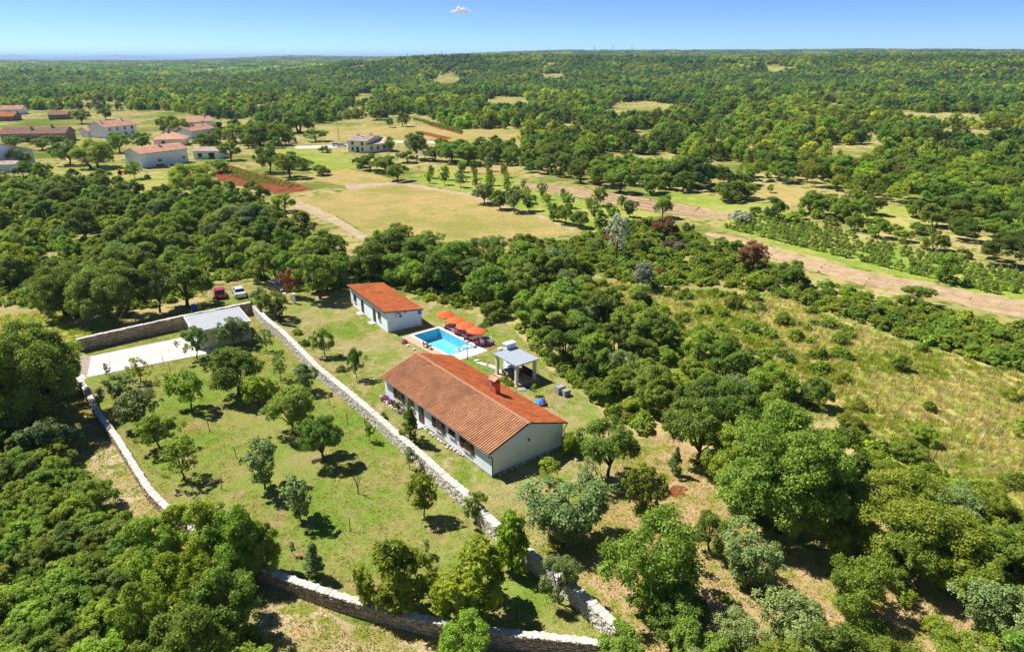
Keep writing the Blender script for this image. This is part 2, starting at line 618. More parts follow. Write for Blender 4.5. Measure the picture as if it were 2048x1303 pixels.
M['stone_white'] = stone_mat('white_limestone', (0.46, 0.41, 0.35), (0.58, 0.53, 0.47), (0.66, 0.62, 0.57))
M['stone_brown'] = stone_mat('brown_fieldstone', (0.27, 0.20, 0.15), (0.37, 0.29, 0.22), (0.47, 0.39, 0.32))
M['coping_pale'] = stone_mat('pale_coping', (0.50, 0.45, 0.38), (0.58, 0.53, 0.46), (0.66, 0.61, 0.54))

LEAF = {
    'oak': leaf_mat('oak_leaf', (0.099, 0.178, 0.019), (0.333, 0.428, 0.060)),
    'deep': leaf_mat('deep_green_leaf', (0.086, 0.158, 0.017), (0.288, 0.363, 0.047)),
    'ash': leaf_mat('fresh_green_leaf', (0.146, 0.230, 0.017), (0.391, 0.489, 0.057)),
    'lime': leaf_mat('yellow_green_leaf', (0.144, 0.212, 0.010), (0.320, 0.396, 0.030), 0.45),
    'olive': leaf_mat('grey_green_leaf', (0.118, 0.171, 0.044), (0.309, 0.384, 0.127), 0.3),
    'silver': leaf_mat('silver_leaf', (0.28, 0.31, 0.22), (0.48, 0.51, 0.40), 0.3),
    'rust': leaf_mat('rusty_leaf', (0.22, 0.115, 0.045), (0.40, 0.22, 0.10), 0.3, 0.0),
    'dead': leaf_mat('dry_brown_twig', (0.16, 0.13, 0.09), (0.27, 0.22, 0.16), 0.15, 0.0),
    'bramble': leaf_mat('bramble_leaf', (0.152, 0.226, 0.014), (0.360, 0.439, 0.049), accent=(0.46, 0.43, 0.05)),
    'cypress': leaf_mat('cypress_leaf', (0.022, 0.046, 0.013), (0.055, 0.090, 0.026), 0.1),
    'pink': leaf_mat('pink_flower', (0.35, 0.14, 0.28), (0.62, 0.30, 0.50), 0.2, 0.0),
    'wood_a': leaf_mat('woodland_leaf', (0.124, 0.203, 0.018), (0.375, 0.456, 0.056), hue=0.03, val=0.5, stand=True),
    'wood_b': leaf_mat('woodland_dark_leaf', (0.086, 0.163, 0.022), (0.272, 0.374, 0.064), hue=0.025, val=0.45, stand=True),
    'vine': leaf_mat('vine_leaf', (0.170, 0.260, 0.022), (0.360, 0.450, 0.065)),
    'lawn_a': leaf_mat('lawn_blade', (0.24, 0.27, 0.04), (0.34, 0.35, 0.065), 0.5, 0.0, 0.005, 0.1),
    'lawn_b': leaf_mat('lawn_yellow_blade', (0.30, 0.28, 0.06), (0.40, 0.36, 0.10), 0.5, 0.0, 0.005, 0.1),
    'dry_grass': leaf_mat('dry_grass_blade', (0.47, 0.41, 0.18), (0.70, 0.62, 0.34), 0.5, 0.0, 0.01, 0.2),
    'green_grass': leaf_mat('green_grass_blade', (0.22, 0.28, 0.035), (0.42, 0.45, 0.08), 0.5, 0.0, 0.01, 0.2),
}

# ------------------------------------------------------------------ the setting: ground, fields, paths, sea, far hills
POOL_O = (-13.77, 87.89)
PA = (math.cos(rad(-50)), math.sin(rad(-50)))
PB = (-PA[1], PA[0])


def pool_pt(a, b, z=None):
    p = (POOL_O[0] + PA[0] * a + PB[0] * b, POOL_O[1] + PA[1] * a + PB[1] * b)
    return p if z is None else (p[0], p[1], z)


POOL_L, POOL_W = 8.9, 4.3
POOL_HOLE = [pool_pt(-0.2, -0.2), pool_pt(POOL_L + 0.2, -0.2), pool_pt(POOL_L + 0.2, POOL_W + 0.2), pool_pt(-0.2, POOL_W + 0.2)]


def filled(bm, loops, z):
    edges = []
    for lp in loops:
        vs_ = [p if isinstance(p, bmesh.types.BMVert) else bm.verts.new((p[0], p[1], z)) for p in lp]
        for i in range(len(vs_)):
            a, b = vs_[i], vs_[(i + 1) % len(vs_)]
            edges.append(bm.edges.get((a, b)) or bm.edges.new((a, b)))
    res = bmesh.ops.triangle_fill(bm, edges=edges, use_beauty=True, use_dissolve=False)
    for f in res['geom']:
        if isinstance(f, bmesh.types.BMFace):
            f.normal_update()
            if f.normal.z < 0:
                f.normal_flip()


def make_ground():
    bm = bmesh.new()
    na = 288
    rr = [370.0]
    while rr[-1] < 9500:
        rr.append(rr[-1] * 1.032)
    prev = None
    for r_ in rr:
        t = np.arange(na) * 2 * math.pi / na
        x = r_ * np.sin(t)
        y = r_ * np.cos(t)
        z = terrain(x, y)
        ring = [bm.verts.new((x[i], y[i], z[i])) for i in range(na)]
        if prev is not None:
            for i in range(na):
                f = bm.faces.new((prev[i], ring[i], ring[(i + 1) % na], prev[(i + 1) % na]))
                f.smooth = True
        else:
            first = ring
        prev = ring
    filled(bm, [first, POOL_HOLE], 0.0)
    bmesh.ops.recalc_face_normals(bm, faces=bm.faces)
    me = bpy.data.meshes.new('ground')
    bm.to_mesh(me)
    bm.free()
    me.materials.append(M['ground'])
    return tag(link('ground', me), kind='structure')


ground = make_ground()


def rough_edge(poly, step=1.2, amp=0.25, seed=0):
    out = []
    n = len(poly)
    for i in range(n):
        a = np.array(poly[i])
        b = np.array(poly[(i + 1) % n])
        L = np.linalg.norm(b - a)
        k = max(1, int(L / step))
        nrm = np.array((-(b - a)[1], (b - a)[0])) / (L + 1e-9)
        for j in range(k):
            p = a + (b - a) * j / k
            o = (vnoise(p[0], p[1], 2.0, seed + 5) - 0.5) * 2 * amp + (vnoise(p[0], p[1], 7.0, seed + 9) - 0.5) * 3 * amp
            p = p + nrm * float(o)
            out.append((float(p[0]), float(p[1])))
    return out


SHEET = {}


def sheet(name, px, level, m, amp=0.25, step=1.2, holes=(), world_pts=False):
    poly = px if world_pts else poly_of(px)
    SHEET[name] = poly
    e = rough_edge(poly, step, amp) if amp > 0 else poly
    bm = bmesh.new()
    filled(bm, [e] + list(holes), 0.006 * level)
    me = bpy.data.meshes.new(name)
    bm.to_mesh(me)
    bm.free()
    me.materials.append(M[m])
    return tag(link(name, me), kind='structure')


WALL_C = [(506, 628), (531, 656), (563, 682), (592, 712), (633, 755), (695, 807), (741, 847), (799, 900), (845, 940), (890, 983), (930, 1017), (974, 1067), (1067, 1147), (1147, 1212), (1226, 1288)]
WALL_F = [(440, 1122), (507, 1156), (550, 1177), (605, 1197), (670, 1220), (750, 1245), (825, 1265), (887, 1277), (989, 1296), (1100, 1307), (1222, 1322)]
WALL_L = [(148, 758), (172, 796), (196, 845), (233, 895), (264, 947), (296, 1000), (345, 1052), (440, 1122)]
WALL_B = [(160, 704), (270, 678), (372, 655), (440, 641), (506, 627)]

sheet('meadow', [(1180, 560), (1400, 590), (1560, 590), (1800, 680), (2090, 760), (2090, 1060), (1900, 960), (1750, 880), (1600, 760), (1450, 650), (1300, 600)], 1, 'meadow', 0.8, 2.5)
sheet('grass_verge', [(-60, 640), (130, 622), (160, 662), (300, 652), (372, 628), (400, 640), (170, 694), (140, 712), (-60, 700)], 1, 'meadow', 0.3)
sheet('field_hay', [(596, 396), (650, 388), (700, 381), (745, 372), (800, 367), (880, 382), (940, 392), (1010, 415), (1080, 435), (1148, 460), (1060, 490), (980, 500), (900, 508), (820, 508), (770, 484), (735, 470), (690, 440), (640, 418)], 2, 'hay', 0.5, 3)
sheet('path_hay_field', [(596, 401), (640, 419), (690, 443), (742, 474), (728, 486), (680, 455), (630, 430), (592, 415)], 3, 'path', 0.3)
sheet('path_field_edge', [(690, 370), (745, 367), (800, 363), (880, 378), (940, 388), (1010, 411), (1080, 431), (1148, 457), (1148, 461), (1080, 436), (1010, 416), (940, 393), (880, 383), (800, 369), (745, 373), (700, 381)], 3, 'path', 0.25)
sheet('field_upper', [(606, 351), (690, 338), (740, 345), (792, 361), (745, 369), (700, 377), (690, 372), (640, 362)], 2, 'hay', 0.5, 3)
sheet('field_grove', [(820, 350), (900, 333), (1000, 345), (1040, 362), (1045, 378), (1230, 410), (1335, 430), (1180, 462), (1150, 455), (1080, 430), (1010, 410), (930, 386), (850, 368)], 1, 'green_field', 0.6, 3)
sheet('field_tan', [(870, 329), (950, 324), (1020, 334), (1050, 350), (1000, 356), (940, 345)], 2, 'hay', 0.6, 3)
sheet('field_strip', [(1040, 366), (1110, 371), (1200, 383), (1300, 397), (1400, 415), (1462, 428), (1455, 438), (1380, 433), (1320, 426), (1230, 409), (1130, 389), (1045, 378)], 3, 'stubble', 0.3)
STRIP = [(1415, 466), (1500, 480), (1560, 503), (1650, 525), (1740, 548), (1850, 568), (1950, 588), (2090, 612), (2090, 645), (2020, 628), (1930, 610), (1830, 590), (1730, 572), (1640, 545), (1540, 512), (1470, 490)]
sheet('field_straw', STRIP, 3, 'stubble', 0.25)
sheet('field_green', [(1270, 376), (1370, 385), (1470, 398), (1560, 412), (1610, 440), (1500, 470), (1440, 460), (1462, 428), (1400, 413), (1300, 395)], 1, 'green_field', 0.6, 3)
VINES = [(1440, 458), (1530, 432), (1700, 470), (1850, 510), (2090, 555), (2090, 606), (1950, 583), (1850, 562), (1740, 542), (1650, 518), (1560, 495), (1500, 472)]
sheet('field_vineyard', VINES, 2, 'green_field', 0.3)
sheet('clearing_tan', [(1500, 368), (1580, 373), (1660, 388), (1700, 408), (1600, 412), (1530, 395)], 1, 'hay', 0.8, 3)
sheet('clearing_small', [(1390, 352), (1465, 357), (1465, 366), (1395, 366)], 1, 'hay', 0.8, 3)
sheet('clearing_slope', [(1680, 420), (1760, 415), (1860, 410), (1880, 440), (1860, 470), (1780, 470), (1690, 440)], 1, 'meadow', 0.8, 3)
sheet('field_meadow', [(600, 258), (700, 238), (800, 234), (880, 260), (1060, 258), (1060, 272), (930, 280), (890, 286), (790, 286), (680, 282), (640, 274)], 1, 'hay', 1.0, 4)
sheet('field_corn', [(822, 235), (925, 262), (925, 270), (822, 241)], 2, 'red_soil', 0.3)
sheet('field_red_strip', [(842, 262), (906, 276), (893, 280), (832, 266)], 2, 'red_soil', 0.3)
sheet('field_red', [(430, 334), (462, 331), (520, 347), (600, 369), (628, 378), (560, 390), (500, 377), (436, 362)], 2, 'red_soil', 0.3)
sheet('lawn_villa', [(490, 306), (600, 293), (690, 310), (735, 330), (650, 348), (560, 330)], 1, 'green_field', 0.6, 3)
sheet('meadow_village', [(70, 336), (180, 328), (262, 328), (290, 345), (430, 333), (345, 350), (320, 390), (200, 365), (90, 352)], 1, 'meadow', 0.8, 3)
sheet('meadow_far', [(215, 242), (330, 222), (340, 240), (262, 254)], 1, 'green_field', 0.8, 4)
sheet('road', [(590, 292), (690, 289), (790, 281), (900, 283), (900, 287), (790, 286), (690, 295), (590, 298)], 3, 'gravel', 0.2)
sheet('parking', [(330, 645), (405, 606), (428, 572), (570, 566), (604, 592), (560, 606), (506, 612), (420, 630)], 2, 'yard', 0.3)
sheet('track', [(100, 760), (135, 752), (165, 790), (196, 848), (264, 950), (345, 1055), (440, 1122), (560, 1180), (750, 1248), (990, 1300), (1130, 1330), (1130, 1370), (560, 1370), (500, 1230), (300, 1090), (180, 1010), (130, 900)], 1, 'track', 0.3)
sheet('grove_floor', [(1240, 890), (1340, 870), (1430, 930), (1500, 1060), (1700, 1130), (1800, 1190), (2090, 1230), (2090, 1370), (1240, 1370), (1150, 1200), (1010, 1070), (960, 1020), (1130, 1000), (1210, 985)], 2, 'grove', 0.4)
lawn_poly = [(152, 708), (270, 680), (372, 657), (440, 643), (506, 630)] + WALL_C[1:] + WALL_F[::-1] + WALL_L[::-1][1:]
sheet('lawn', lawn_poly, 3, 'lawn', 0)
yard_poly = [(508, 626), (545, 606), (600, 588), (700, 580), (860, 605), (1020, 650), (1055, 690), (1115, 760), (1195, 815), (1250, 890), (1215, 1000), (1130, 1020), (1060, 1130), (974, 1055)] + WALL_C[1:11][::-1]
sheet('yard', yard_poly, 4, 'yard', 0, holes=[POOL_HOLE])
sheet('soil_patch', [(1326, 986), (1334, 978), (1340, 979), (1350, 970), (1358, 974), (1368, 972), (1377, 979), (1366, 983), (1374, 991), (1360, 990), (1352, 998), (1343, 992), (1334, 997)], 4, 'red_soil', 0.12, 0.2)
drive = sheet('driveway', [(181, 712), (363, 674), (400, 668), (447, 690), (416, 709), (386, 712), (268, 735), (173, 757), (150, 728), (166, 709)], 5, 'concrete', 0)
drive.data.materials[0] = M['stone_core']
quadp = [spot(182, 713), spot(398, 669), spot(424, 706), spot(174, 755)]
for i in range(6):
    for j in range(2):
        def bl(u, v):
            a = np.array(quadp[0]) * (1 - u) + np.array(quadp[1]) * u
            b = np.array(quadp[3]) * (1 - u) + np.array(quadp[2]) * u
            return tuple(a * (1 - v) + b * v)
        g_ = 0.0016
        u0, u1, v0, v1 = i / 6 + g_, (i + 1) / 6 - g_, j / 2 + g_ * 3, (j + 1) / 2 - g_ * 3
        MB().prism([bl(u0, v0), bl(u0, v1), bl(u1, v1), bl(u1, v0)], 0.032, 0.075 + 0.003 * ((i * 3 + j) % 2)).build('slab', M['concrete'], drive)
sheet('driveway_apron', [(150, 729), (173, 757), (150, 764), (128, 752), (140, 730)], 6, 'concrete', 0)
sheet('gravel_bend', [(1450, 230), (1458, 228), (1476, 237), (1466, 239)], 2, 'gravel', 0)

# straw lying in long rows on the strips, red ploughed ridges, as low mounds that belong to their field
def mound(parent, a, b, w, h, m, name, seed):
    a = np.array(a)
    b = np.array(b)
    L = np.linalg.norm(b - a)
    d = (b - a) / L
    nrm = np.array((-d[1], d[0]))
    k = max(4, int(L / 1.3))
    vs_ = []
    for i in range(k + 1):
        p = a + d * (L * i / k) + nrm * (vnoise(i * 1.0, seed * 3.0, 3.0, 4) - 0.5) * 0.8
        ww = w * (0.55 + 0.9 * float(vnoise(i * 1.0, seed * 7.0, 2.0, 8)))
        hh = h * (0.5 + 1.0 * float(vnoise(i * 1.0, seed * 5.0, 1.5, 6)))
        for o, z in ((-ww, 0.0), (-ww * 0.5, hh * 0.8), (0, hh), (ww * 0.5, hh * 0.8), (ww, 0.0)):
            q = p + nrm * o
            vs_.append((float(q[0]), float(q[1]), 0.022 + z))
    fs = [(i * 5 + j, i * 5 + j + 1, (i + 1) * 5 + j + 1, (i + 1) * 5 + j) for i in range(k) for j in range(4)]
    mb = MB().add(vs_, fs)
    return mb.build(name, M[m], parent)


def lerp_poly(lo, hi, f):
    return [(a[0] * (1 - f) + b[0] * f, a[1] * (1 - f) + b[1] * f) for a, b in zip(lo, hi)]


straw_o = bpy.data.objects['field_straw']
up = poly_of([(1415, 466), (1500, 480), (1560, 503), (1650, 525), (1740, 548), (1850, 568), (1950, 588), (2090, 612)])
lo = poly_of([(1415, 467), (1470, 490), (1540, 512), (1640, 545), (1730, 572), (1830, 590), (1930, 610), (2090, 645)])
for k in range(7):
    ln = lerp_poly(lo, up, (k + 0.5) / 7)
    for i in range(len(ln) - 1):
        mound(straw_o, ln[i], ln[i + 1], 0.55, 0.22, 'straw', 'windrow', k * 11 + i)
strip_o = bpy.data.objects['field_strip']
up = poly_of([(1040, 366), (1110, 371), (1200, 383), (1300, 397), (1400, 415), (1460, 428)])
lo = poly_of([(1045, 378), (1130, 389), (1230, 409), (1320, 426), (1380, 433), (1455, 438)])
for k in range(4):
    ln = lerp_poly(lo, up, (k + 0.5) / 4)
    for i in range(len(ln) - 1):
        mound(strip_o, ln[i], ln[i + 1], 0.7, 0.25, 'straw', 'windrow', 90 + k * 11 + i)

# sea and the faint hills beyond it
mb = MB()
n = 64
mb.add([(6000 * math.sin(t), 6000 * math.cos(t), -58) for t in np.linspace(0, 2 * math.pi, n, endpoint=False)] +
       [(30000 * math.sin(t), 30000 * math.cos(t), -58) for t in np.linspace(0, 2 * math.pi, n, endpoint=False)],
       [(i, (i + 1) % n, n + (i + 1) % n, n + i) for i in range(n)])
M['sea'] = simple_mat('sea_water', (0.03, 0.07, 0.11), 0.35, 0.1, 0.001)
tag(mb.build('sea', M['sea']), kind='structure')
M['far_hill'] = simple_mat('far_hillside', (0.10, 0.12, 0.09), 0.95, 0.2, 0.002)


def far_hill(name, az0, az1, r_, prof):
    mb = MB()
    k = 60
    vs_ = []
    for i in range(k + 1):
        a = az0 + (az1 - az0) * i / k
        h = np.interp(i / k, [p[0] for p in prof], [p[1] for p in prof]) + 14 * float(vnoise(i, 3.0, 3.0, 2))
        for rr, z in ((r_ - 1500, -62), (r_, -58 + h), (r_ + 2500, -62)):
            vs_.append((rr * math.sin(a), rr * math.cos(a), z))
    fs = []
    for i in range(k):
        for j in range(2):
            fs.append((i * 3 + j, i * 3 + j + 1, i * 3 + j + 4, i * 3 + j + 3))
    mb.add(vs_, fs)
    tag(mb.build(name, M['far_hill'], smooth=True), kind='structure')


far_hill('hills_far', -0.68, -0.31, 24000, [(0, 60), (0.16, 90), (0.22, 170), (0.3, 90), (0.42, 120), (0.5, 160), (0.65, 100), (1, 30)])

# ------------------------------------------------------------------ buildings
def to_mesh_quads(name, quads, mats, tone):
    return quads_mesh(name, np.array(quads, float), mats, np.array(tone, float))


def tile_slope(x0, x1, y_eave, z_eave, y_ridge, z_ridge, pitch=0.30, course=0.38, bar=0.2, hgt=0.075, lift=0.035, rng=None, var=0.22):
    """Half-barrel tiles in courses over one slope; x runs along the eave. Returns quads and tones."""
    quads, tone = [], []
    L = math.hypot(y_ridge - y_eave, z_ridge - z_eave)
    dy, dz = (y_ridge - y_eave) / L, (z_ridge - z_eave) / L
    ny, nz = -dz, dy
    if nz < 0:
        ny, nz = -ny, -nz
    ncol = int(round((x1 - x0) / pitch))
    nrow = int(round(L / course))
    pc, rc = (x1 - x0) / ncol, L / nrow
    seg = [(-bar / 2, 0.0), (-bar * 0.36, hgt * 0.75), (0, hgt), (bar * 0.36, hgt * 0.75), (bar / 2, 0.0)]
    for i in range(ncol):
        cxx = x0 + (i + 0.5) * pc
        for j in range(nrow):
            t0, t1 = j * rc - 0.05, (j + 1) * rc + 0.03
            jx = rng.normal(0, 0.006)
            jl = rng.normal(0, 0.006)
            tn = float(np.clip(rng.normal(0.5, var), 0, 1))

            def P(sx, h, t, l):
                hh = h + l
                return (cxx + jx + sx, y_eave + dy * t + ny * hh, z_eave + dz * t + nz * hh)
            lo_ = [P(sx, h, t0, lift + jl) for sx, h in seg]
            up_ = [P(sx * 0.85, h * 0.85, t1, 0.0) for sx, h in seg]
            for k in range(4):
                quads.append((lo_[k], lo_[k + 1], up_[k + 1], up_[k]))
                tone.append(tn)
            quads.append((lo_[0], lo_[1], lo_[3], lo_[4]))
            tone.append(tn * 0.6)
            # pan between the barrels
            pl = P(bar / 2 - 0.02, 0.012, t0, lift * 0.6)
            pr = P(pc - bar / 2 + 0.02, 0.012, t0, lift * 0.6)
            ql = P(bar / 2 - 0.02, 0.0, t1, 0.0)
            qr = P(pc - bar / 2 + 0.02, 0.0, t1, 0.0)
            if i < ncol - 1:
                quads.append((pl, pr, qr, ql))
                tone.append(max(0, tn - 0.25))
    return quads, tone


def window_part(parent, x, y, z, w, h, ny, shutters=False, shutter_open=True, name='window', fm='brown_wood'):
    """Window in a wall that runs along local x; ny is +1 or -1, the side the wall faces."""
    fr = MB()
    t = 0.07
    for c, s in (((x, y, z + h / 2), (w + 2 * t, 0.09, t)), ((x, y, z - h / 2), (w + 2 * t, 0.09, t))):
        fr.box(c, s)
    for c, s in (((x - w / 2 - t / 2, y, z), (t, 0.088, h - t)), ((x + w / 2 + t / 2, y, z), (t, 0.088, h - t)), ((x, y, z), (0.06, 0.08, h - t))):
        fr.box(c, s)
    f = fr.build(name, M[fm], parent)
    MB().box((x, y + ny * 0.01, z), (w, 0.03, h)).build('pane', M['glass'], f)
    MB().box((x, y + ny * 0.07, z - h / 2 - 0.06), (w + 0.3, 0.2, 0.05)).build('sill', M['plinth'], f)
    if shutters:
        for s in (-1, 1):
            sh = MB()
            cx_ = x + s * (w / 2 + t + 0.03 + w * 0.23)
            sh.box((cx_, y + ny * 0.05, z), (w * 0.46, 0.045, h + 0.1))
            for q in range(6):
                sh.box((cx_, y + ny * 0.078, z - h / 2 + (q + 0.6) * h / 6.2), (w * 0.40, 0.02, 0.05))
            sh.build('shutter', M['brown_wood'], f)
    return f


def main_house():
    L, W, EZ, RZ, ov = 20.4, 8.7, 2.62, 4.22, 0.36
    h = empty('house', (-1.84, 53.47, 0), rad(128), 'long low white house with an orange barrel-tile gable roof beside the white stone wall', 'house')
    slope = (RZ - EZ) / (W / 2 + ov)
    wz = EZ + slope * ov - 0.1
    rng = np.random.default_rng(11)
    # walls: one closed shell with gables (local y = 0 is the sunny front, y = -W the garden side)
    mb = MB()
    prof = [(0, 0), (0, wz), (-W / 2, RZ - 0.1), (-W, wz), (-W, 0)]
    a = [(0, y, z) for y, z in prof]
    b = [(L, y, z) for y, z in prof]
    mb.add(a + b, [(0, 1, 2, 3, 4), (9, 8, 7, 6, 5), (0, 5, 6, 1), (3, 8, 9, 4), (0, 4, 9, 5), (1, 6, 7, 2), (2, 7, 8, 3)])
    mb.build('wall', M['plaster'], h)
    pl = MB()
    pl.box((L / 2, 0.03, 0.12), (L + 0.1, 0.06, 0.24))
    pl.box((-0.03, -W / 2, 0.12), (0.06, W, 0.24))
    pl.build('plinth', M['plinth'], h)
    # roof deck and tiles
    rf = MB()
    for s in (1, -1):
        y0 = ov if s == 1 else -W - ov
        e = [(-0.12, y0, EZ - 0.03), (L + 0.12, y0, EZ - 0.03), (L + 0.12, -W / 2, RZ - 0.03), (-0.12, -W / 2, RZ - 0.03)]
        d = [(p[0], p[1], p[2] - 0.07) for p in e]
        rf.add(e + d, [(0, 1, 2, 3), (7, 6, 5, 4), (0, 4, 5, 1), (1, 5, 6, 2), (3, 2, 6, 7), (0, 3, 7, 4)])
    roof = rf.build('roof', M['skin'], h)
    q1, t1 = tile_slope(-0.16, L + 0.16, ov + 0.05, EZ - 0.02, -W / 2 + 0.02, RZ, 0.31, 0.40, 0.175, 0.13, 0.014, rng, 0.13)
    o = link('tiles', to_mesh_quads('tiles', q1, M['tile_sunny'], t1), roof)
    tag(o, kind='stuff')
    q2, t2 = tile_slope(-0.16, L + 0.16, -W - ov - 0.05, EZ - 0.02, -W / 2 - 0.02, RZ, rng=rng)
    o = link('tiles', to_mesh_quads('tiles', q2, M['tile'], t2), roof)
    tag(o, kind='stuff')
    rt = MB()
    pts = []
    vs_ = []
    for x, r_, zz in ((0, 0.16, 0.02), (0.46, 0.135, 0.0)):
        for k in range(7):
            t = math.pi * k / 6
            vs_.append((x, r_ * math.cos(t) * 1.25, zz + r_ * math.sin(t) * 0.8))
    rt.add(vs_, [(k, k + 1, 8 + k, 7 + k) for k in range(6)] + [(0, 1, 2, 3, 4, 5, 6)])
    rme = rt.mesh('ridge_tile', M['tile_ridge'], True)
    k = 0
    x = -0.2
    while x < L + 0.1:
        r_ = link('ridge_tile', rme, roof)
        r_.location = (x, -W / 2, RZ + 0.01)
        r_.rotation_euler = (0, rng.normal(0, 0.008), rng.normal(0, 0.015))
        x += 0.41
        k += 1
    # gutters and downpipes
    g = MB()
    g.tube([(-0.15, ov + 0.05, EZ - 0.06), (L + 0.15, ov + 0.05, EZ - 0.06)], [0.055, 0.055], 8)
    g.build('gutter', M['grey_metal'], h)
    g = MB()
    g.tube([(-0.15, -W - ov - 0.1, EZ - 0.06), (L + 0.15, -W - ov - 0.1, EZ - 0.06)], [0.055, 0.055], 8)
    g.build('gutter', M['dark'], h)
    g = MB()
    g.tube([(-0.1, ov + 0.1, EZ - 0.1), (-0.1, ov + 0.08, EZ - 0.28), (-0.1, 0.1, EZ - 0.42), (-0.1, 0.02, EZ - 0.55), (-0.1, 0.02, 0.05)], [0.05] * 5, 8)
    g.build('downpipe', M['dark'], h)
    g = MB()
    g.tube([(-0.1, -W - ov - 0.1, EZ - 0.1), (-0.1, -W - ov, EZ - 0.25), (-0.1, -W - 0.06, EZ - 0.55), (-0.1, -W - 0.06, 0.05)], [0.05] * 4, 8)
    g.build('downpipe', M['dark'], h)
    # front openings
    window_part(h, 4.0, 0.02, 1.48, 1.15, 1.0, 1, True)
    window_part(h, 6.6, 0.02, 1.62, 1.0, 0.6, 1)
    window_part(h, 9.05, 0.02, 1.42, 1.15, 1.0, 1, True)
    window_part(h, 14.5, 0.02, 1.68, 1.0, 0.65, 1)
    window_part(h, 17.1, 0.02, 1.48, 1.15, 1.1, 1, True)
    d = MB()
    d.box((12.45, 0.02, 1.05), (1.0, 0.09, 2.0))
    do = d.build('door', M['brown_wood'], h)
    MB().box((12.45, 0.075, 1.35), (0.55, 0.03, 1.0)).build('pane', M['glass'], do)
    MB().box((12.1, 0.12, 1.05), (0.04, 0.06, 0.16)).build('handle', M['grey_metal'], do)
    MB().box((12.45, 0.55, 0.08), (1.6, 1.05, 0.16)).build('step', M['concrete'], h)
    for x_ in (4.2, 10.8, 16.2):
        window_part(h, x_, -W - 0.02, 1.45, 1.2, 1.1, -1)
    lamp = MB()
    lamp.box((-0.05, -4.29, 2.45), (0.1, 0.1, 0.16))
    lamp.lathe([(0.03, 0.0), (0.09, 0.05), (0.07, 0.2), (0.02, 0.24)], (-0.16, -4.29, 2.36), 8)
    lamp.build('wall_lamp', M['dark'], h)
    # chimney on the garden slope
    c = MB()
    c.box((7.75, -6.2, 4.15), (0.85, 0.62, 1.7))
    ch = c.build('chimney', M['chimney'], roof)
    for sx in (-1, 1):
        for sy in (-1, 1):
            MB().box((7.75 + sx * 0.34, -6.2 + sy * 0.23, 5.12), (0.13, 0.12, 0.24)).build('chimney_pillar', M['dark'], ch)
    cap = MB()
    cap.add([(7.2, -5.8, 5.24), (8.3, -5.8, 5.24), (8.3, -6.6, 5.24), (7.2, -6.6, 5.24), (7.2, -6.2, 5.46), (8.3, -6.2, 5.46)],
            [(0, 1, 5, 4), (2, 3, 4, 5), (0, 4, 3), (1, 2, 5), (3, 2, 1, 0)])
    cap.build('chimney_cap', M['tile_ridge'], ch)
    qs, ts = tile_slope(7.16, 8.34, -5.72, 5.22, -6.2, 5.48, 0.2, 0.27, 0.15, 0.05, 0.02, rng)
    tag(link('chimney_tiles', to_mesh_quads('chimney_tiles', qs, M['tile_pale'], ts), ch), kind='stuff')
    # satellite dish and aerial
    dd = MB()
    vs_ = []
    fs = []
    nr, nn = 4, 14
    for i in range(nr + 1):
        r_ = 0.40 * i / nr
        for k in range(nn):
            t = 2 * math.pi * k / nn
            vs_.append((8.62 - 0.35 * (r_ * r_) + 0.05, -5.92 + r_ * math.cos(t), 4.55 + r_ * math.sin(t)))
    for i in range(nr):
        for k in range(nn):
            a_, b_ = i * nn + k, i * nn + (k + 1) % nn
            fs.append((a_, b_, b_ + nn, a_ + nn))
    dd.add(vs_, fs)
    dd.tube([(8.2, -6.0, 4.5), (8.62, -5.92, 4.52)], [0.025, 0.02], 6)
    dish = dd.build('satellite_dish', M['plastic_white'], h)
    an = MB()
    an.tube([(8.3, -6.35, 4.0), (8.3, -6.35, 5.9)], [0.022, 0.018], 6)
    an.tube([(7.9, -6.35, 5.85), (9.1, -6.1, 5.9)], [0.016, 0.016], 5)
    for q in range(7):
        x_ = 7.95 + q * 0.18
        y_ = -6.34 + q * 0.037
        an.tube([(x_, y_ - 0.3 + q * 0.02, 5.86), (x_, y_ + 0.3 - q * 0.02, 5.86)], [0.012, 0.012], 4)
    an.build('aerial', M['grey_metal'], h)
    return h


M['tile_sunny'] = tile_mat('sunlit_clay_tile', (0.38, 0.178, 0.085), (0.64, 0.345, 0.185))  # clay tile of the front slope, sunlight put into its paler colour
M['tile_ridge'] = tile_mat('ridge_clay_tile', (0.58, 0.27, 0.16), (0.70, 0.36, 0.23))
M['chimney'] = simple_mat('terracotta_render', (0.44, 0.11, 0.05), 0.85, 0.1, 3, 0.2)
house = main_house()


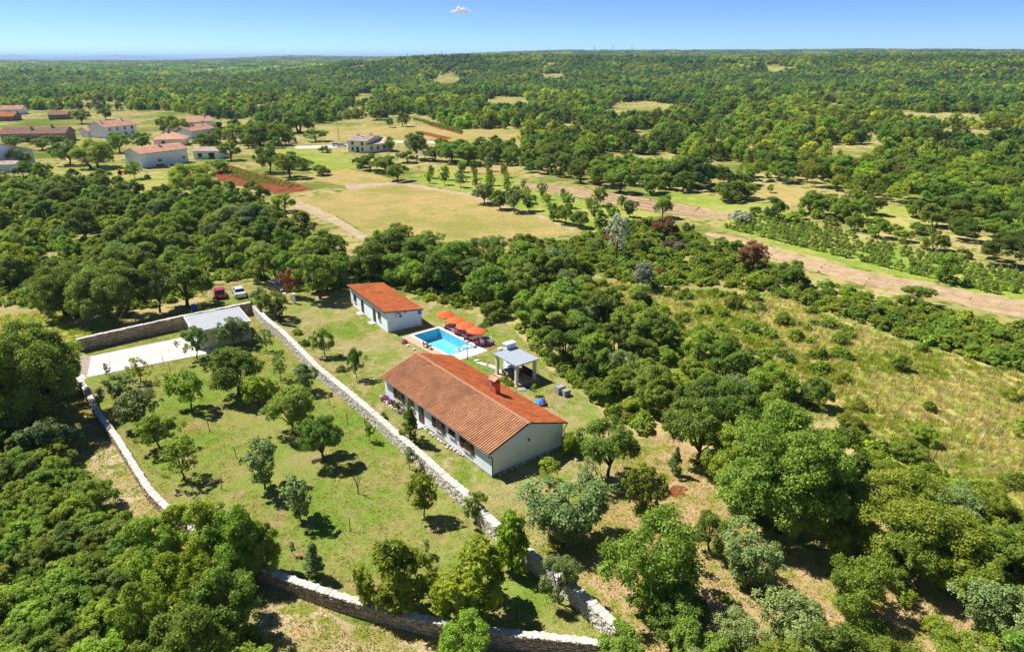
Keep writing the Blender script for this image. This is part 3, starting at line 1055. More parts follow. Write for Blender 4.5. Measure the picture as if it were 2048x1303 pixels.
def annex():
    L, W = 14.2, 5.2
    hz0, hz1 = 3.15, 2.55
    h = empty('outbuilding', (-17.44, 89.0, 0), rad(123), 'small white outbuilding with a red lean-to tile roof behind the pool', 'building')
    mb = MB()
    mb.add([(0, 0, -0.4), (L, 0, -0.4), (L, -W, -0.4), (0, -W, -0.4), (0, 0, hz0 - 0.15), (L, 0, hz0 - 0.15), (L, -W, hz1 - 0.15), (0, -W, hz1 - 0.15)],
           [(3, 2, 1, 0), (4, 5, 6, 7), (0, 1, 5, 4), (1, 2, 6, 5), (2, 3, 7, 6), (3, 0, 4, 7)])
    mb.build('wall', M['plaster'], h)
    sl = (hz1 - hz0) / W
    zf = lambda y: hz0 + sl * (-y)
    rf = MB()
    e = [(-0.25, 0.35, zf(0.35) - 0.06), (L + 0.25, 0.35, zf(0.35) - 0.06), (L + 0.25, -W - 0.3, zf(-W - 0.3) - 0.06), (-0.25, -W - 0.3, zf(-W - 0.3) - 0.06)]
    d = [(p[0], p[1], p[2] - 0.09) for p in e]
    rf.add(e + d, [(0, 1, 2, 3), (7, 6, 5, 4), (0, 4, 5, 1), (1, 5, 6, 2), (3, 2, 6, 7), (0, 3, 7, 4)])
    roof = rf.build('roof', M['skin'], h)
    q, t = tile_slope(-0.28, L + 0.28, -W - 0.32, zf(-W - 0.32) - 0.03, 0.38, zf(0.38) - 0.03, rng=np.random.default_rng(5))
    tag(link('tiles', to_mesh_quads('tiles', q, M['tile'], t), roof), kind='stuff')
    g = MB()
    g.tube([(-0.3, 0.43, zf(0.35) - 0.08), (L + 0.3, 0.43, zf(0.35) - 0.08)], [0.07, 0.07], 8)
    g.build('fascia', M['dark'], h)
    g = MB()
    g.tube([(-0.05, -W - 0.4, zf(-W) - 0.2), (-0.05, -W - 0.06, 2.0), (-0.05, -W - 0.06, 0.0)], [0.045] * 3, 8)
    g.build('downpipe', M['plastic_white'], h)
    window_part(h, 12.35, 0.02, 1.55, 0.9, 1.0, 1)
    window_part(h, 2.8, 0.02, 1.65, 0.75, 1.0, 1)
    for x in (9.3, 4.7):
        d_ = MB()
        d_.box((x, 0.02, 1.05), (0.95, 0.09, 2.05))
        do = d_.build('door', M['brown_wood'], h)
        MB().box((x + 0.05, 0.072, 1.2), (0.5, 0.03, 1.5)).build('pane', M['glass'], do)
        MB().box((x, 0.5, 0.06), (1.3, 0.9, 0.14)).build('step', M['concrete'], h)
    ac = MB()
    ac.box((-0.25, -1.75, 2.25), (0.32, 0.85, 0.6))
    aco = ac.build('air_conditioner', M['plastic_white'], h)
    MB().tube([(-0.405, -1.85, 2.25), (-0.43, -1.85, 2.25)], [0.22, 0.2], 14).build('fan_grille', M['dark'], aco)
    MB().box((-0.06, -5.0, 2.1), (0.14, 0.5, 0.6)).build('meter_box', M['sky_blue'], h)
    MB().box((-0.05, -2.76, 2.5), (0.1, 0.16, 0.14)).build('vent', M['dark'], h)
    an = MB()
    an.tube([(13.8, -0.2, 3.1), (13.8, -0.2, 4.6)], [0.02, 0.02], 5)
    an.tube([(13.8, -0.6, 4.4), (13.8, 0.4, 4.5)], [0.014, 0.014], 4)
    for k in range(5):
        an.tube([(13.55, -0.5 + k * 0.2, 4.43 + k * 0.02), (14.05, -0.5 + k * 0.2, 4.43 + k * 0.02)], [0.01, 0.01], 4)
    an.build('aerial', M['grey_metal'], h)
    return h


annex_o = annex()


def garage():
    a = rad(33.6)
    g_ = empty('garage', (-41.35, 82.65, 0), a, 'flat-roofed pale garage with a ribbed metal roof at the end of the driveway', 'garage')
    L, W, Hh = 6.7, 6.2, 2.72
    mb = MB()
    for c, s in (((L / 2, 0.1, Hh / 2), (L, 0.2, Hh)), ((L / 2, W - 0.1, Hh / 2), (L, 0.2, Hh)), ((L - 0.1, W / 2, Hh / 2), (0.2, W - 0.4, Hh))):
        mb.box(c, s)
    mb.build('wall', M['plaster_warm'], g_)
    # wide garage doors in the driveway end
    for y0, w in ((1.68, 2.45), (4.52, 2.45)):
        d = MB()
        d.box((0.12, y0, 1.15), (0.08, w, 2.3))
        do = d.build('garage_door', M['white'], g_)
        for k in range(5):
            MB().box((0.07, y0, 0.3 + k * 0.44), (0.03, w - 0.1, 0.36)).build('panel', M['white'], do)
    fr = MB()
    for y in (0.325, 3.1, 5.875):
        fr.box((0.12, y, Hh / 2 - 0.1), (0.22, 0.22 if y == 3.1 else 0.24, Hh - 0.3))
    fr.box((0.12, W / 2, 2.5), (0.24, W - 0.42, 0.4))
    fr.build('door_frame', M['plaster_warm'], g_)
    rf = MB()
    z0, z1 = Hh + 0.02, Hh + 0.12
    rf.box((L / 2, W / 2, Hh + 0.05), (L + 0.5, W + 0.5, 0.1))
    ro = rf.build('roof', M['corrugated'], g_)
    rb = MB()
    k = 0
    x = -0.2
    while x < L + 0.22:
        rb.box((x, W / 2, Hh + 0.12), (0.07, W + 0.44, 0.045), 0, 0, 0.9)
        x += 0.28
    tag(rb.build('ribs', M['corrugated'], ro), kind='stuff')
    tr = MB()
    tr.box((L / 2, -0.29, Hh + 0.03), (L + 0.64, 0.06, 0.22))
    tr.box((L / 2, W + 0.29, Hh + 0.03), (L + 0.64, 0.06, 0.22))
    tr.box((-0.29, W / 2, Hh + 0.03), (0.06, W + 0.5, 0.22))
    tr.box((L + 0.29, W / 2, Hh + 0.03), (0.06, W + 0.5, 0.22))
    tr.build('fascia', M['white'], g_)
    p = MB()
    p.tube([(L + 0.1, 0.0, Hh), (L + 0.06, -0.06, 2.3), (L + 0.06, -0.06, 0.1), (L + 0.3, -0.1, 0.05)], [0.045] * 4, 8)
    p.build('downpipe', M['plastic_white'], g_)
    return g_


garage_o = garage()


def pavilion():
    a = rad(127)
    o = empty('pavilion', (0.50, 72.15, 0), a, 'open garden pavilion with square white pillars and a flat grey roof', 'pavilion')
    L, W, Hh = 4.15, 3.0, 2.55      # local x away along the long side, local y = -W to the right
    MB().box((L / 2, -W / 2, 0.05), (L + 0.5, W + 0.5, 0.1)).build('floor_slab', M['deck_tan'], o)
    for x in (0.15, L - 0.15):
        for y in (-0.15, -W + 0.15):
            MB().box((x, y, 0.1 + (Hh - 0.1) / 2), (0.34, 0.34, Hh - 0.1)).build('pillar', M['plaster_warm'], o)
    b = MB()
    b.box((L / 2, -0.15, Hh + 0.06), (L + 0.1, 0.3, 0.14))
    b.box((L / 2, -W + 0.15, Hh + 0.06), (L + 0.1, 0.3, 0.14))
    b.box((0.15, -W / 2, Hh + 0.058), (0.3, W - 0.6, 0.13))
    b.box((L - 0.15, -W / 2, Hh + 0.058), (0.3, W - 0.6, 0.13))
    b.build('beam', M['white'], o)
    rf = MB()
    rf.box((L / 2, -W / 2, Hh + 0.18), (L + 0.4, W + 0.4, 0.1))
    r_ = rf.build('roof', M['membrane'], o)
    e = MB()
    for c, s in (((L / 2, 0.215, Hh + 0.19), (L + 0.5, 0.04, 0.14)), ((L / 2, -W - 0.215, Hh + 0.19), (L + 0.5, 0.04, 0.14)),
                 ((-0.22, -W / 2, Hh + 0.188), (0.04, W + 0.39, 0.13)), ((L + 0.22, -W / 2, Hh + 0.188), (0.04, W + 0.39, 0.13))):
        e.box(c, s)
    e.build('roof_edge', M['grey_metal'], r_)
    # barbecue with a broad white flue at the far end
    bb = MB()
    bb.box((L - 0.1, -W + 0.75, 0.55), (0.8, 1.5, 0.9))
    bb.box((L + 0.35, -W + 0.65, 1.75), (0.7, 1.3, 3.3))
    bo = bb.build('barbecue', M['plaster'], o)
    MB().box((L + 0.35, -W + 0.65, 3.46), (0.9, 1.5, 0.12)).build('flue_cap', M['white'], bo)
    MB().box((L - 0.03, -W + 0.75, 1.3), (0.06, 1.0, 0.55)).build('hearth', M['dark'], bo)
    MB().box((1.5, -W + 0.12, 0.6), (2.2, 0.08, 1.0)).build('back_rail', M['dark'], o)
    return o


pav = pavilion()


# stone walls -------------------------------------------------------
def rock_meshes(n, mat_, seed, name):
    out = []
    rng = np.random.default_rng(seed)
    for k in range(n):
        bm = bmesh.new()
        bmesh.ops.create_cube(bm, size=1.0)
        bmesh.ops.bevel(bm, geom=list(bm.edges), offset=0.16, segments=1, affect='EDGES', profile=0.5)
        for v in bm.verts:
            v.co.x += rng.normal(0, 0.055)
            v.co.y += rng.normal(0, 0.055)
            v.co.z += rng.normal(0, 0.055)
        me = bpy.data.meshes.new(name)
        bm.to_mesh(me)
        bm.free()
        me.materials.append(mat_)
        out.append(me)
    return out


def arc_points(pts, step):
    pts = [np.array(p, float) for p in pts]
    seg = [np.linalg.norm(b - a) for a, b in zip(pts, pts[1:])]
    S = np.concatenate([[0], np.cumsum(seg)])
    n = max(2, int(S[-1] / step))
    s = np.linspace(0, S[-1], n + 1)
    X = np.interp(s, S, [p[0] for p in pts])
    Y = np.interp(s, S, [p[1] for p in pts])
    for _ in range(2):
        X[1:-1] = (X[:-2] + 2 * X[1:-1] + X[2:]) / 4
        Y[1:-1] = (Y[:-2] + 2 * Y[1:-1] + Y[2:]) / 4
    return np.stack([X, Y], 1)


CUBE_V = np.array([(-1, -1, -1), (1, -1, -1), (1, 1, -1), (-1, 1, -1), (-1, -1, 1), (1, -1, 1), (1, 1, 1), (-1, 1, 1)], float) / 2
CUBE_F = np.array([(3, 2, 1, 0), (4, 5, 6, 7), (0, 1, 5, 4), (1, 2, 6, 5), (2, 3, 7, 6), (3, 0, 4, 7)])


def stone_wall(px, label, Hw, T, stone, coping, seed, singles, side, size=(0.36, 0.21), step_at=None, cope_h=0.1, cope_len=0.5):
    """Wall along a base line; side=+1 puts the thickness to the left of the walking direction. Nearest stones are parts, the rest one mass."""
    base = poly_of(px)
    p0 = base[0]
    root = empty('stone_wall', (p0[0], p0[1], 0), 0, label, 'wall')
    P = arc_points(base, 0.6)
    rng = np.random.default_rng(seed)
    D = np.gradient(P, axis=0)
    D /= np.linalg.norm(D, axis=1)[:, None]
    Nn = np.stack([-D[:, 1], D[:, 0]], 1) * side
    core = MB()
    n = len(P)
    vs_ = []
    for i in range(n):
        a = P[i] + Nn[i] * 0.06 - np.array(p0)
        b = P[i] + Nn[i] * (T - 0.06) - np.array(p0)
        vs_ += [(a[0], a[1], 0), (b[0], b[1], 0), (b[0], b[1], Hw - 0.03), (a[0], a[1], Hw - 0.03)]
    fs = []
    for i in range(n - 1):
        o_ = i * 4
        for k in range(4):
            fs.append((o_ + k, o_ + (k + 1) % 4, o_ + 4 + (k + 1) % 4, o_ + 4 + k))
    fs += [(0, 1, 2, 3), tuple((n - 1) * 4 + k for k in (3, 2, 1, 0))]
    core.add(vs_, fs)
    core.build('wall_core', M['stone_core'], root)
    # stones on both faces
    arc = np.concatenate([[0], np.cumsum(np.linalg.norm(np.diff(P, axis=0), axis=1))])
    LT = arc[-1]

    def at(s):
        x = np.interp(s, arc, P[:, 0])
        y = np.interp(s, arc, P[:, 1])
        dx = np.interp(s, arc, D[:, 0])
        dy = np.interp(s, arc, D[:, 1])
        return x, y, math.atan2(dy, dx)
    recs = []
    rows = int(round((Hw - 0.04) / size[1]))
    rh = (Hw - 0.04) / rows
    for face in (0, 1):
        for r_ in range(rows):
            s = rng.uniform(0, 0.2)
            while s < LT - 0.1:
                w = size[0] * rng.uniform(0.55, 1.5)
                hh = rh * rng.uniform(0.8, 1.18)
                x, y, an = at(s + w / 2)
                nn = np.array((-math.sin(an), math.cos(an))) * side
                off = (0.05 if face == 0 else T - 0.05) + rng.normal(0, 0.018)
                recs.append((x + nn[0] * off - p0[0], y + nn[1] * off - p0[1], (r_ + 0.5) * rh + rng.normal(0, 0.02), w * 0.95, 0.16, hh * 0.93, an + rng.normal(0, 0.05), rng.normal(0, 0.06), face))
                s += w
    # the nearest ones on the seen side become parts
    dist = np.array([math.hypot(q[0] + p0[0], q[1] + p0[1]) + (1000 if q[8] == 1 else 0) for q in recs])
    order = np.argsort(dist)
    single = set(order[:singles].tolist())
    meshes = rock_meshes(8, M[stone], seed, 'stone')
    for i in single:
        q = recs[i]
        o = link('stone', meshes[i % 8], root)
        o.location = q[:3]
        o.scale = q[3:6]
        o.rotation_euler = (rng.normal(0, 0.05), q[7], q[6])
    rest = [q for i, q in enumerate(recs) if i not in single]
    A = np.array(rest)
    m_ = len(A)
    V = CUBE_V[None] * (1 + 0.0 * A[:, None, 3:6]) + rng.normal(0, 0.07, (m_, 8, 3))
    V = V * A[:, None, 3:6]
    ca, sa = np.cos(A[:, 6])[:, None], np.sin(A[:, 6])[:, None]
    X = V[..., 0] * ca - V[..., 1] * sa
    Y = V[..., 0] * sa + V[..., 1] * ca
    V = np.stack([X, Y, V[..., 2]], -1) + A[:, None, 0:3]
    Q = V[:, CUBE_F, :].reshape(-1, 4, 3)
    tone = np.repeat(rng.random(m_), 6)
    tag(link('stones', quads_mesh('stones', Q, M[stone], tone), root), kind='stuff')
    # coping stones, each one a part
    cm = rock_meshes(6, M[coping], seed + 3, 'coping_stone')
    s = 0.0
    k = 0
    while s < LT:
        w = cope_len * rng.uniform(0.8, 1.25)
        x, y, an = at(min(LT, s + w / 2))
        nn = np.array((-math.sin(an), math.cos(an))) * side
        o = link('coping_stone', cm[k % 6], root)
        o.location = (x + nn[0] * T / 2 - p0[0], y + nn[1] * T / 2 - p0[1], Hw + cope_h / 2 - 0.03 + rng.normal(0, 0.012))
        o.scale = (w * 1.06, (T + 0.06) * rng.uniform(0.96, 1.05), cope_h * rng.uniform(0.85, 1.2))
        o.rotation_euler = (rng.normal(0, 0.03), rng.normal(0, 0.03), an + rng.normal(0, 0.03))
        s += w
        k += 1
    return root


stone_wall(WALL_C, 'long white dry-stone wall running past the tiled house, between the orchard lawn and the yard', 1.40, 0.6, 'stone_white', 'coping_pale', 21, 290, 1, (0.27, 0.165), cope_len=0.4, cope_h=0.08)
stone_wall(WALL_F, 'curved brown stone wall with a pale top closing the orchard lawn on the camera side', 1.22, 0.52, 'stone_brown', 'coping_pale', 22, 290, 1, (0.28, 0.17), cope_len=0.34, cope_h=0.07)
stone_wall(WALL_L, 'stone wall with a pale top along the dry track, running down from the driveway', 1.10, 0.5, 'stone_brown', 'coping_pale', 23, 250, 1, (0.28, 0.17), cope_len=0.34, cope_h=0.07)
stone_wall(WALL_B, 'brown stone wall with a straight pale cap behind the garage and driveway', 1.75, 0.5, 'stone_brown', 'coping_pale', 24, 0, 1, (0.34, 0.2), cope_len=0.9)

gp = empty('gate_pillar', (*spot(149, 764), 0), rad(-60), 'short white pillar at the driveway entrance, ending the low stone wall', 'pillar')
MB().box((0, 0, 0.75), (0.6, 0.6, 1.5)).build('shaft', M['plaster_warm'], gp)
MB().box((0, 0, 1.55), (0.75, 0.75, 0.1)).build('cap', M['coping_pool'], gp)

# ------------------------------------------------------------------ pool and its terrace
def mosaic_mat():
    m, nt, out = new_mat('pool_mosaic')
    tc = N(nt, 'ShaderNodeTexCoord')
    vo = N(nt, 'ShaderNodeTexVoronoi')
    vo.inputs['Scale'].default_value = 9
    nt.links.new(tc.outputs['Object'], vo.inputs['Vector'])
    r = ramp(nt, vo.outputs['Color'], [(0.2, (0.12, 0.50, 0.70)), (0.5, (0.24, 0.68, 0.83)), (0.85, (0.50, 0.85, 0.93))])
    b = N(nt, 'ShaderNodeBsdfDiffuse')
    nt.links.new(r.outputs[0], b.inputs['Color'])
    nt.links.new(b.outputs[0], out.inputs[0])
    return m


def water_mat():
    m, nt, out = new_mat('pool_water')
    t = N(nt, 'ShaderNodeBsdfTransparent')
    t.inputs['Color'].default_value = (0.66, 0.92, 0.98, 1)
    g = N(nt, 'ShaderNodeBsdfGlossy')
    g.inputs['Roughness'].default_value = 0.05
    fr = N(nt, 'ShaderNodeFresnel')
    fr.inputs['IOR'].default_value = 1.33
    tc = N(nt, 'ShaderNodeTexCoord')
    no = N(nt, 'ShaderNodeTexNoise')
    no.inputs['Scale'].default_value = 2.6
    no.inputs['Detail'].default_value = 3
    nt.links.new(tc.outputs['Object'], no.inputs['Vector'])
    bp = N(nt, 'ShaderNodeBump')
    bp.inputs['Strength'].default_value = 0.5
    bp.inputs['Distance'].default_value = 0.08
    nt.links.new(no.outputs['Fac'], bp.inputs['Height'])
    nt.links.new(bp.outputs[0], g.inputs['Normal'])
    nt.links.new(bp.outputs[0], fr.inputs['Normal'])
    mx = N(nt, 'ShaderNodeMixShader')
    nt.links.new(fr.outputs[0], mx.inputs[0])
    nt.links.new(t.outputs[0], mx.inputs[1])
    nt.links.new(g.outputs[0], mx.inputs[2])
    nt.links.new(mx.outputs[0], out.inputs[0])
    return m


pool = empty('swimming_pool', (POOL_O[0], POOL_O[1], 0), rad(-50), 'rectangular blue swimming pool with a pale stone edge behind the tiled house', 'pool')
bz = -1.35
mb = MB()
Lp, Wp = POOL_L, POOL_W
mb.add([(0, 0, bz), (Lp, 0, bz), (Lp, Wp, bz), (0, Wp, bz), (0, 0, 0.02), (Lp, 0, 0.02), (Lp, Wp, 0.02), (0, Wp, 0.02)],
       [(0, 1, 2, 3), (0, 4, 5, 1), (1, 5, 6, 2), (2, 6, 7, 3), (3, 7, 4, 0)])
mb.build('basin', mosaic_mat(), pool)
mb = MB().add([(0.003, 0.003, -0.1), (Lp - 0.003, 0.003, -0.1), (Lp - 0.003, Wp - 0.003, -0.1), (0.003, Wp - 0.003, -0.1)], [(0, 1, 2, 3)])
mb.build('water', water_mat(), pool)
cw = 0.42
k = 0
for c, s, nseg, ax in (((Lp / 2, -cw / 2), (Lp, cw), 14, 0), ((Lp / 2, Wp + cw / 2), (Lp, cw), 14, 0), ((-cw / 2, Wp / 2), (cw, Wp + 2 * cw), 8, 1), ((Lp + cw / 2, Wp / 2), (cw, Wp + 2 * cw), 8, 1)):
    for i in range(nseg):
        if ax == 0:
            MB().box((c[0] - s[0] / 2 + (i + 0.5) * s[0] / nseg, c[1], 0.045), (s[0] / nseg - 0.012, s[1], 0.07)).build('coping_slab', M['coping_pool'], pool)
        else:
            MB().box((c[0], c[1] - s[1] / 2 + (i + 0.5) * s[1] / nseg, 0.045), (s[0], s[1] / nseg - 0.012, 0.07)).build('coping_slab', M['coping_pool'], pool)
lad = MB()
for y in (3.3, 3.75):
    lad.tube([(8.5, y, -1.0), (8.5, y, 0.5), (8.7, y, 0.7), (9.0, y, 0.6), (9.05, y, 0.08)], [0.022] * 5, 6)
lad.build('ladder', M['grey_metal'], pool)


def paved(name, a0, a1, b0, b1, z, m, tw, gap=0.015, jit=0.0):
    """Paved terrace with slabs of its own, laid on a bed."""
    c = [pool_pt(a0, b0), pool_pt(a1, b0), pool_pt(a1, b1), pool_pt(a0, b1)]
    o = MB().prism(c, 0.0, z - 0.02).build(name, M['plinth'])
    tag(o, kind='structure')
    me = MB().box((0, 0, 0), (1, 1, 1)).mesh('slab', M[m])
    na, nb = max(1, round((a1 - a0) / tw)), max(1, round((b1 - b0) / tw))
    for i in range(na):
        for j in range(nb):
            s = link('slab', me, o)
            p = pool_pt(a0 + (i + 0.5) * (a1 - a0) / na, b0 + (j + 0.5) * (b1 - b0) / nb)
            s.location = (p[0], p[1], z - 0.01 + float(R.normal(0, 0.002)))
            s.scale = ((a1 - a0) / na - gap, (b1 - b0) / nb - gap, 0.03)
            s.rotation_euler = (0, 0, rad(-50))
    return o


paved('terrace_red', -0.4, 10.7, 4.74, 6.9, 0.07, 'deck_red', 0.55)
paved('terrace_tan', -0.5, 9.0, -1.55, -0.44, 0.06, 'deck_tan', 0.55)
paved('terrace_pale', 9.34, 10.9, -0.4, 4.70, 0.06, 'coping_pool', 0.8)


def parasol(name, loc, label, cloth, r_=1.42, top=2.3, tilt=0.0, group=None, nseg=8):
    o = empty(name, loc, 0.3, label, 'parasol', group)
    MB().tube([(0, 0, 0), (0, 0, top + 0.06)], [0.025, 0.022], 8).build('pole', M['plastic_white'], o)
    MB().lathe([(0.28, 0), (0.28, 0.06), (0.06, 0.12), (0.04, 0.3)], (0, 0, 0), 14).build('base', M['plastic_white'], o)
    cv = MB()
    rings = [(0.0, top), (r_ * 0.5, top - 0.20), (r_, top - 0.50), (r_ * 0.985, top - 0.62)]
    vs_ = [(0, 0, top)]
    for rr, z in rings[1:]:
        for q in range(nseg * 2):
            t = 2 * math.pi * q / (nseg * 2)
            k2 = rr * (1.0 if q % 2 == 0 else math.cos(math.pi / nseg) * 0.985)
            vs_.append((k2 * math.cos(t), k2 * math.sin(t), z - (0.0 if q % 2 == 0 else 0.03)))
    n2 = nseg * 2
    fs = [(0, 1 + q, 1 + (q + 1) % n2) for q in range(n2)]
    for i in range(len(rings) - 2):
        for q in range(n2):
            a_, b_ = 1 + i * n2 + q, 1 + i * n2 + (q + 1) % n2
            fs.append((a_, a_ + n2, b_ + n2, b_))
    cv.add(vs_, fs)
    co = cv.build('canopy', cloth, o)
    for q in range(nseg):
        t = 2 * math.pi * q / nseg
        MB().tube([(0.03 * math.cos(t), 0.03 * math.sin(t), top - 0.03), (r_ * 0.98 * math.cos(t), r_ * 0.98 * math.sin(t), top - 0.53)], [0.012, 0.01], 4).build('rib', M['plastic_white'], o)
    MB().lathe([(0.05, 0), (0.03, 0.07), (0.0, 0.1)], (0, 0, top), 8).build('finial', M['plastic_white'], o)
    o.rotation_euler = (tilt, 0, 0.3)
    return o


def canvas_mat():
    m, nt, out = new_mat('orange_parasol_canvas')
    d = N(nt, 'ShaderNodeBsdfDiffuse')
    t = N(nt, 'ShaderNodeBsdfTranslucent')
    d.inputs['Color'].default_value = (0.80, 0.19, 0.07, 1)
    t.inputs['Color'].default_value = (0.85, 0.20, 0.06, 1)
    x = N(nt, 'ShaderNodeMixShader')
    x.inputs[0].default_value = 0.35
    nt.links.new(d.outputs[0], x.inputs[1])
    nt.links.new(t.outputs[0], x.inputs[2])
    nt.links.new(x.outputs[0], out.inputs[0])
    return m


ORANGE = canvas_mat()
for (a, b), lab in (((-0.05, 5.5), 'orange parasol standing closest to the white outbuilding'), ((2.95, 5.35), 'second orange parasol from the outbuilding, over the first blue towel'),
                    ((5.3, 5.25), 'third orange parasol from the outbuilding along the pool'), ((7.75, 5.2), 'orange parasol nearest the blue round table, last of four by the pool')):
    po = parasol('parasol', pool_pt(a, b, 0.07), lab, ORANGE, 1.38 + 0.03 * (a % 2), 2.25 + 0.05 * math.sin(a * 3), group='orange parasols along the pool')
    po.rotation_euler = (0.05 * math.sin(a * 2 + 1), 0.06 * math.cos(a * 5), a * 1.7)


def lounger(loc, rz, label, towel, back=0.6, frame='plastic_white'):
    o = empty('sun_lounger', loc, rz, label, 'sun lounger', 'sun loungers beside the pool')
    fr = MB()
    for s in (-1, 1):
        fr.box((0.65, s * 0.3, 0.3), (1.3, 0.05, 0.07))
    fr.box((0.02, 0, 0.3), (0.05, 0.55, 0.07))
    fr.build('frame', M[frame], o)
    for x in (0.15, 1.2):
        for s in (-1, 1):
            MB().box((x, s * 0.29, 0.13), (0.07, 0.06, 0.26)).build('leg', M[frame], o)
    st = MB()
    for k_ in range(9):
        st.box((0.1 + k_ * 0.14, 0, 0.35), (0.12, 0.58, 0.025))
    st.build('seat', M[frame], o)
    bk = MB()
    c, s_ = math.cos(back), math.sin(back)
    for k_ in range(5):
        d = 0.08 + k_ * 0.15
        x, z = 1.3 + d * c, 0.35 + d * s_
        w = 0.065
        bk.add([(x - w * c, -0.29, z - w * s_), (x + w * c, -0.29, z + w * s_), (x + w * c, 0.29, z + w * s_), (x - w * c, 0.29, z - w * s_),
                (x - w * c - 0.02 * s_, -0.29, z - w * s_ + 0.02 * c), (x + w * c - 0.02 * s_, -0.29, z + w * s_ + 0.02 * c), (x + w * c - 0.02 * s_, 0.29, z + w * s_ + 0.02 * c), (x - w * c - 0.02 * s_, 0.29, z - w * s_ + 0.02 * c)],
               [(3, 2, 1, 0), (4, 5, 6, 7), (0, 1, 5, 4), (1, 2, 6, 5), (2, 3, 7, 6), (3, 0, 4, 7)])
    bk.build('backrest', M[frame], o)
    if towel:
        t = MB()
        pr = [(0.05, 0.385), (1.28, 0.385), (1.3 + 0.7 * c, 0.40 + 0.7 * s_)]
        vs_ = []
        for x, z in pr:
            vs_ += [(x, -0.27, z), (x, 0.27, z)]
        vs_ += [(x, y, z - 0.02) for x, y, z in vs_]
        t.add(vs_, [(0, 2, 3, 1), (2, 4, 5, 3), (6, 7, 9, 8), (8, 9, 11, 10), (0, 6, 8, 2), (2, 8, 10, 4), (1, 3, 9, 7), (3, 5, 11, 9), (0, 1, 7, 6), (4, 10, 11, 5)])
        t.build('towel', M[towel], o)
    return o


PR = rad(40)
for a, b, tw, bk_, lab in ((0.75, 4.95, 'plum_cloth', 0.5, 'sun lounger with a plum cushion under the parasol by the outbuilding'),
                           (1.75, 4.95, 'blue_cloth', 0.5, 'sun lounger with a blue towel between the first two orange parasols'),
                           (2.75, 4.95, None, 0.75, 'bare white sun lounger under the second orange parasol'),
                           (3.75, 4.95, 'blue_cloth', 0.5, 'sun lounger with a blue towel under the third orange parasol'),
                           (4.9, 4.95, 'plum_cloth', 0.5, 'sun lounger with a plum cushion between the third and fourth orange parasols'),
                           (5.9, 4.95, 'blue_cloth', 0.45, 'sun lounger with a blue towel under the fourth orange parasol'),
                           (6.75, 5.0, None, 0.95, 'white sun lounger with its back raised high beside the round blue table'),
                           ):
    lounger(pool_pt(a, b, 0.075), PR, lab, tw, bk_)


def plastic_chair(loc, rz, label):
    o = empty('garden_chair', loc, rz, label, 'chair', 'white chairs round the blue table')
    st = MB()
    st.box((0, 0, 0.43), (0.44, 0.44, 0.035))
    st.build('seat', M['plastic_white'], o)
    for x in (-0.19, 0.19):
        for y in (-0.19, 0.19):
            MB().box((x * 1.1, y * 1.1, 0.21), (0.045, 0.045, 0.42)).build('leg', M['plastic_white'], o)
    bk = MB()
    for k_ in range(5):
        bk.box((-0.22, -0.18 + k_ * 0.09, 0.65), (0.025, 0.05, 0.42))
    bk.box((-0.22, 0, 0.87), (0.03, 0.44, 0.06))
    bk.build('backrest', M['plastic_white'], o)
    for y in (-0.24, 0.24):
        MB().box((0, y, 0.64), (0.42, 0.05, 0.035)).build('armrest', M['plastic_white'], o)
    return o


tb = empty('garden_table', pool_pt(8.7, 6.05, 0.075), 0, 'round white plastic table with a blue top at the end of the pool terrace', 'table')
MB().lathe([(0.0, 0.70), (0.50, 0.70), (0.52, 0.72), (0.50, 0.74), (0.0, 0.74)], (0, 0, 0), 20).build('table_top', M['blue_cloth'], tb)
for t in range(4):
    MB().box((0.32 * math.cos(t * 1.57 + 0.78), 0.32 * math.sin(t * 1.57 + 0.78), 0.35), (0.06, 0.06, 0.7)).build('leg', M['plastic_white'], tb)
for t, lab in ((0.9, 'white plastic chair on the lawn side of the round blue table'), (2.4, 'white plastic chair between the loungers and the round blue table'),
               (4.2, 'white plastic chair on the pool side of the round blue table'), (5.6, 'white plastic chair at the terrace-corner side of the round blue table')):
    c = pool_pt(8.7, 6.05)
    plastic_chair((c[0] + 0.85 * math.cos(t), c[1] + 0.85 * math.sin(t), 0.075), t + math.pi, lab)
for (a, b), lab in (((4.5, -0.95), 'dark stool on the tan paving, the one farther from the tiled roof'), ((5.45, -0.85), 'dark stool on the tan paving, the one closer to the tiled roof')):
    o = empty('stool', pool_pt(a, b, 0.065), 0.5, lab, 'stool', 'dark stools by the pool')
    MB().box((0, 0, 0.45), (0.5, 0.42, 0.05)).build('seat', M['dark'], o)
    for x in (-0.2, 0.2):
        for y in (-0.16, 0.16):
            MB().box((x, y, 0.21), (0.05, 0.05, 0.42)).build('leg', M['dark'], o)
    MB().box((-0.24, 0, 0.7), (0.04, 0.42, 0.3)).build('backrest', M['dark'], o)


def torus(mb_, c, R0, r0, n=22, m_=8):
    vs_ = []
    fs = []
    for i in range(n):
        t = 2 * math.pi * i / n
        for j in range(m_):
            p = 2 * math.pi * j / m_
            vs_.append((c[0] + (R0 + r0 * math.cos(p)) * math.cos(t), c[1] + (R0 + r0 * math.cos(p)) * math.sin(t), c[2] + r0 * math.sin(p)))
            fs.append((i * m_ + j, ((i + 1) % n) * m_ + j, ((i + 1) % n) * m_ + (j + 1) % m_, i * m_ + (j + 1) % m_))
    mb_.add(vs_, fs)


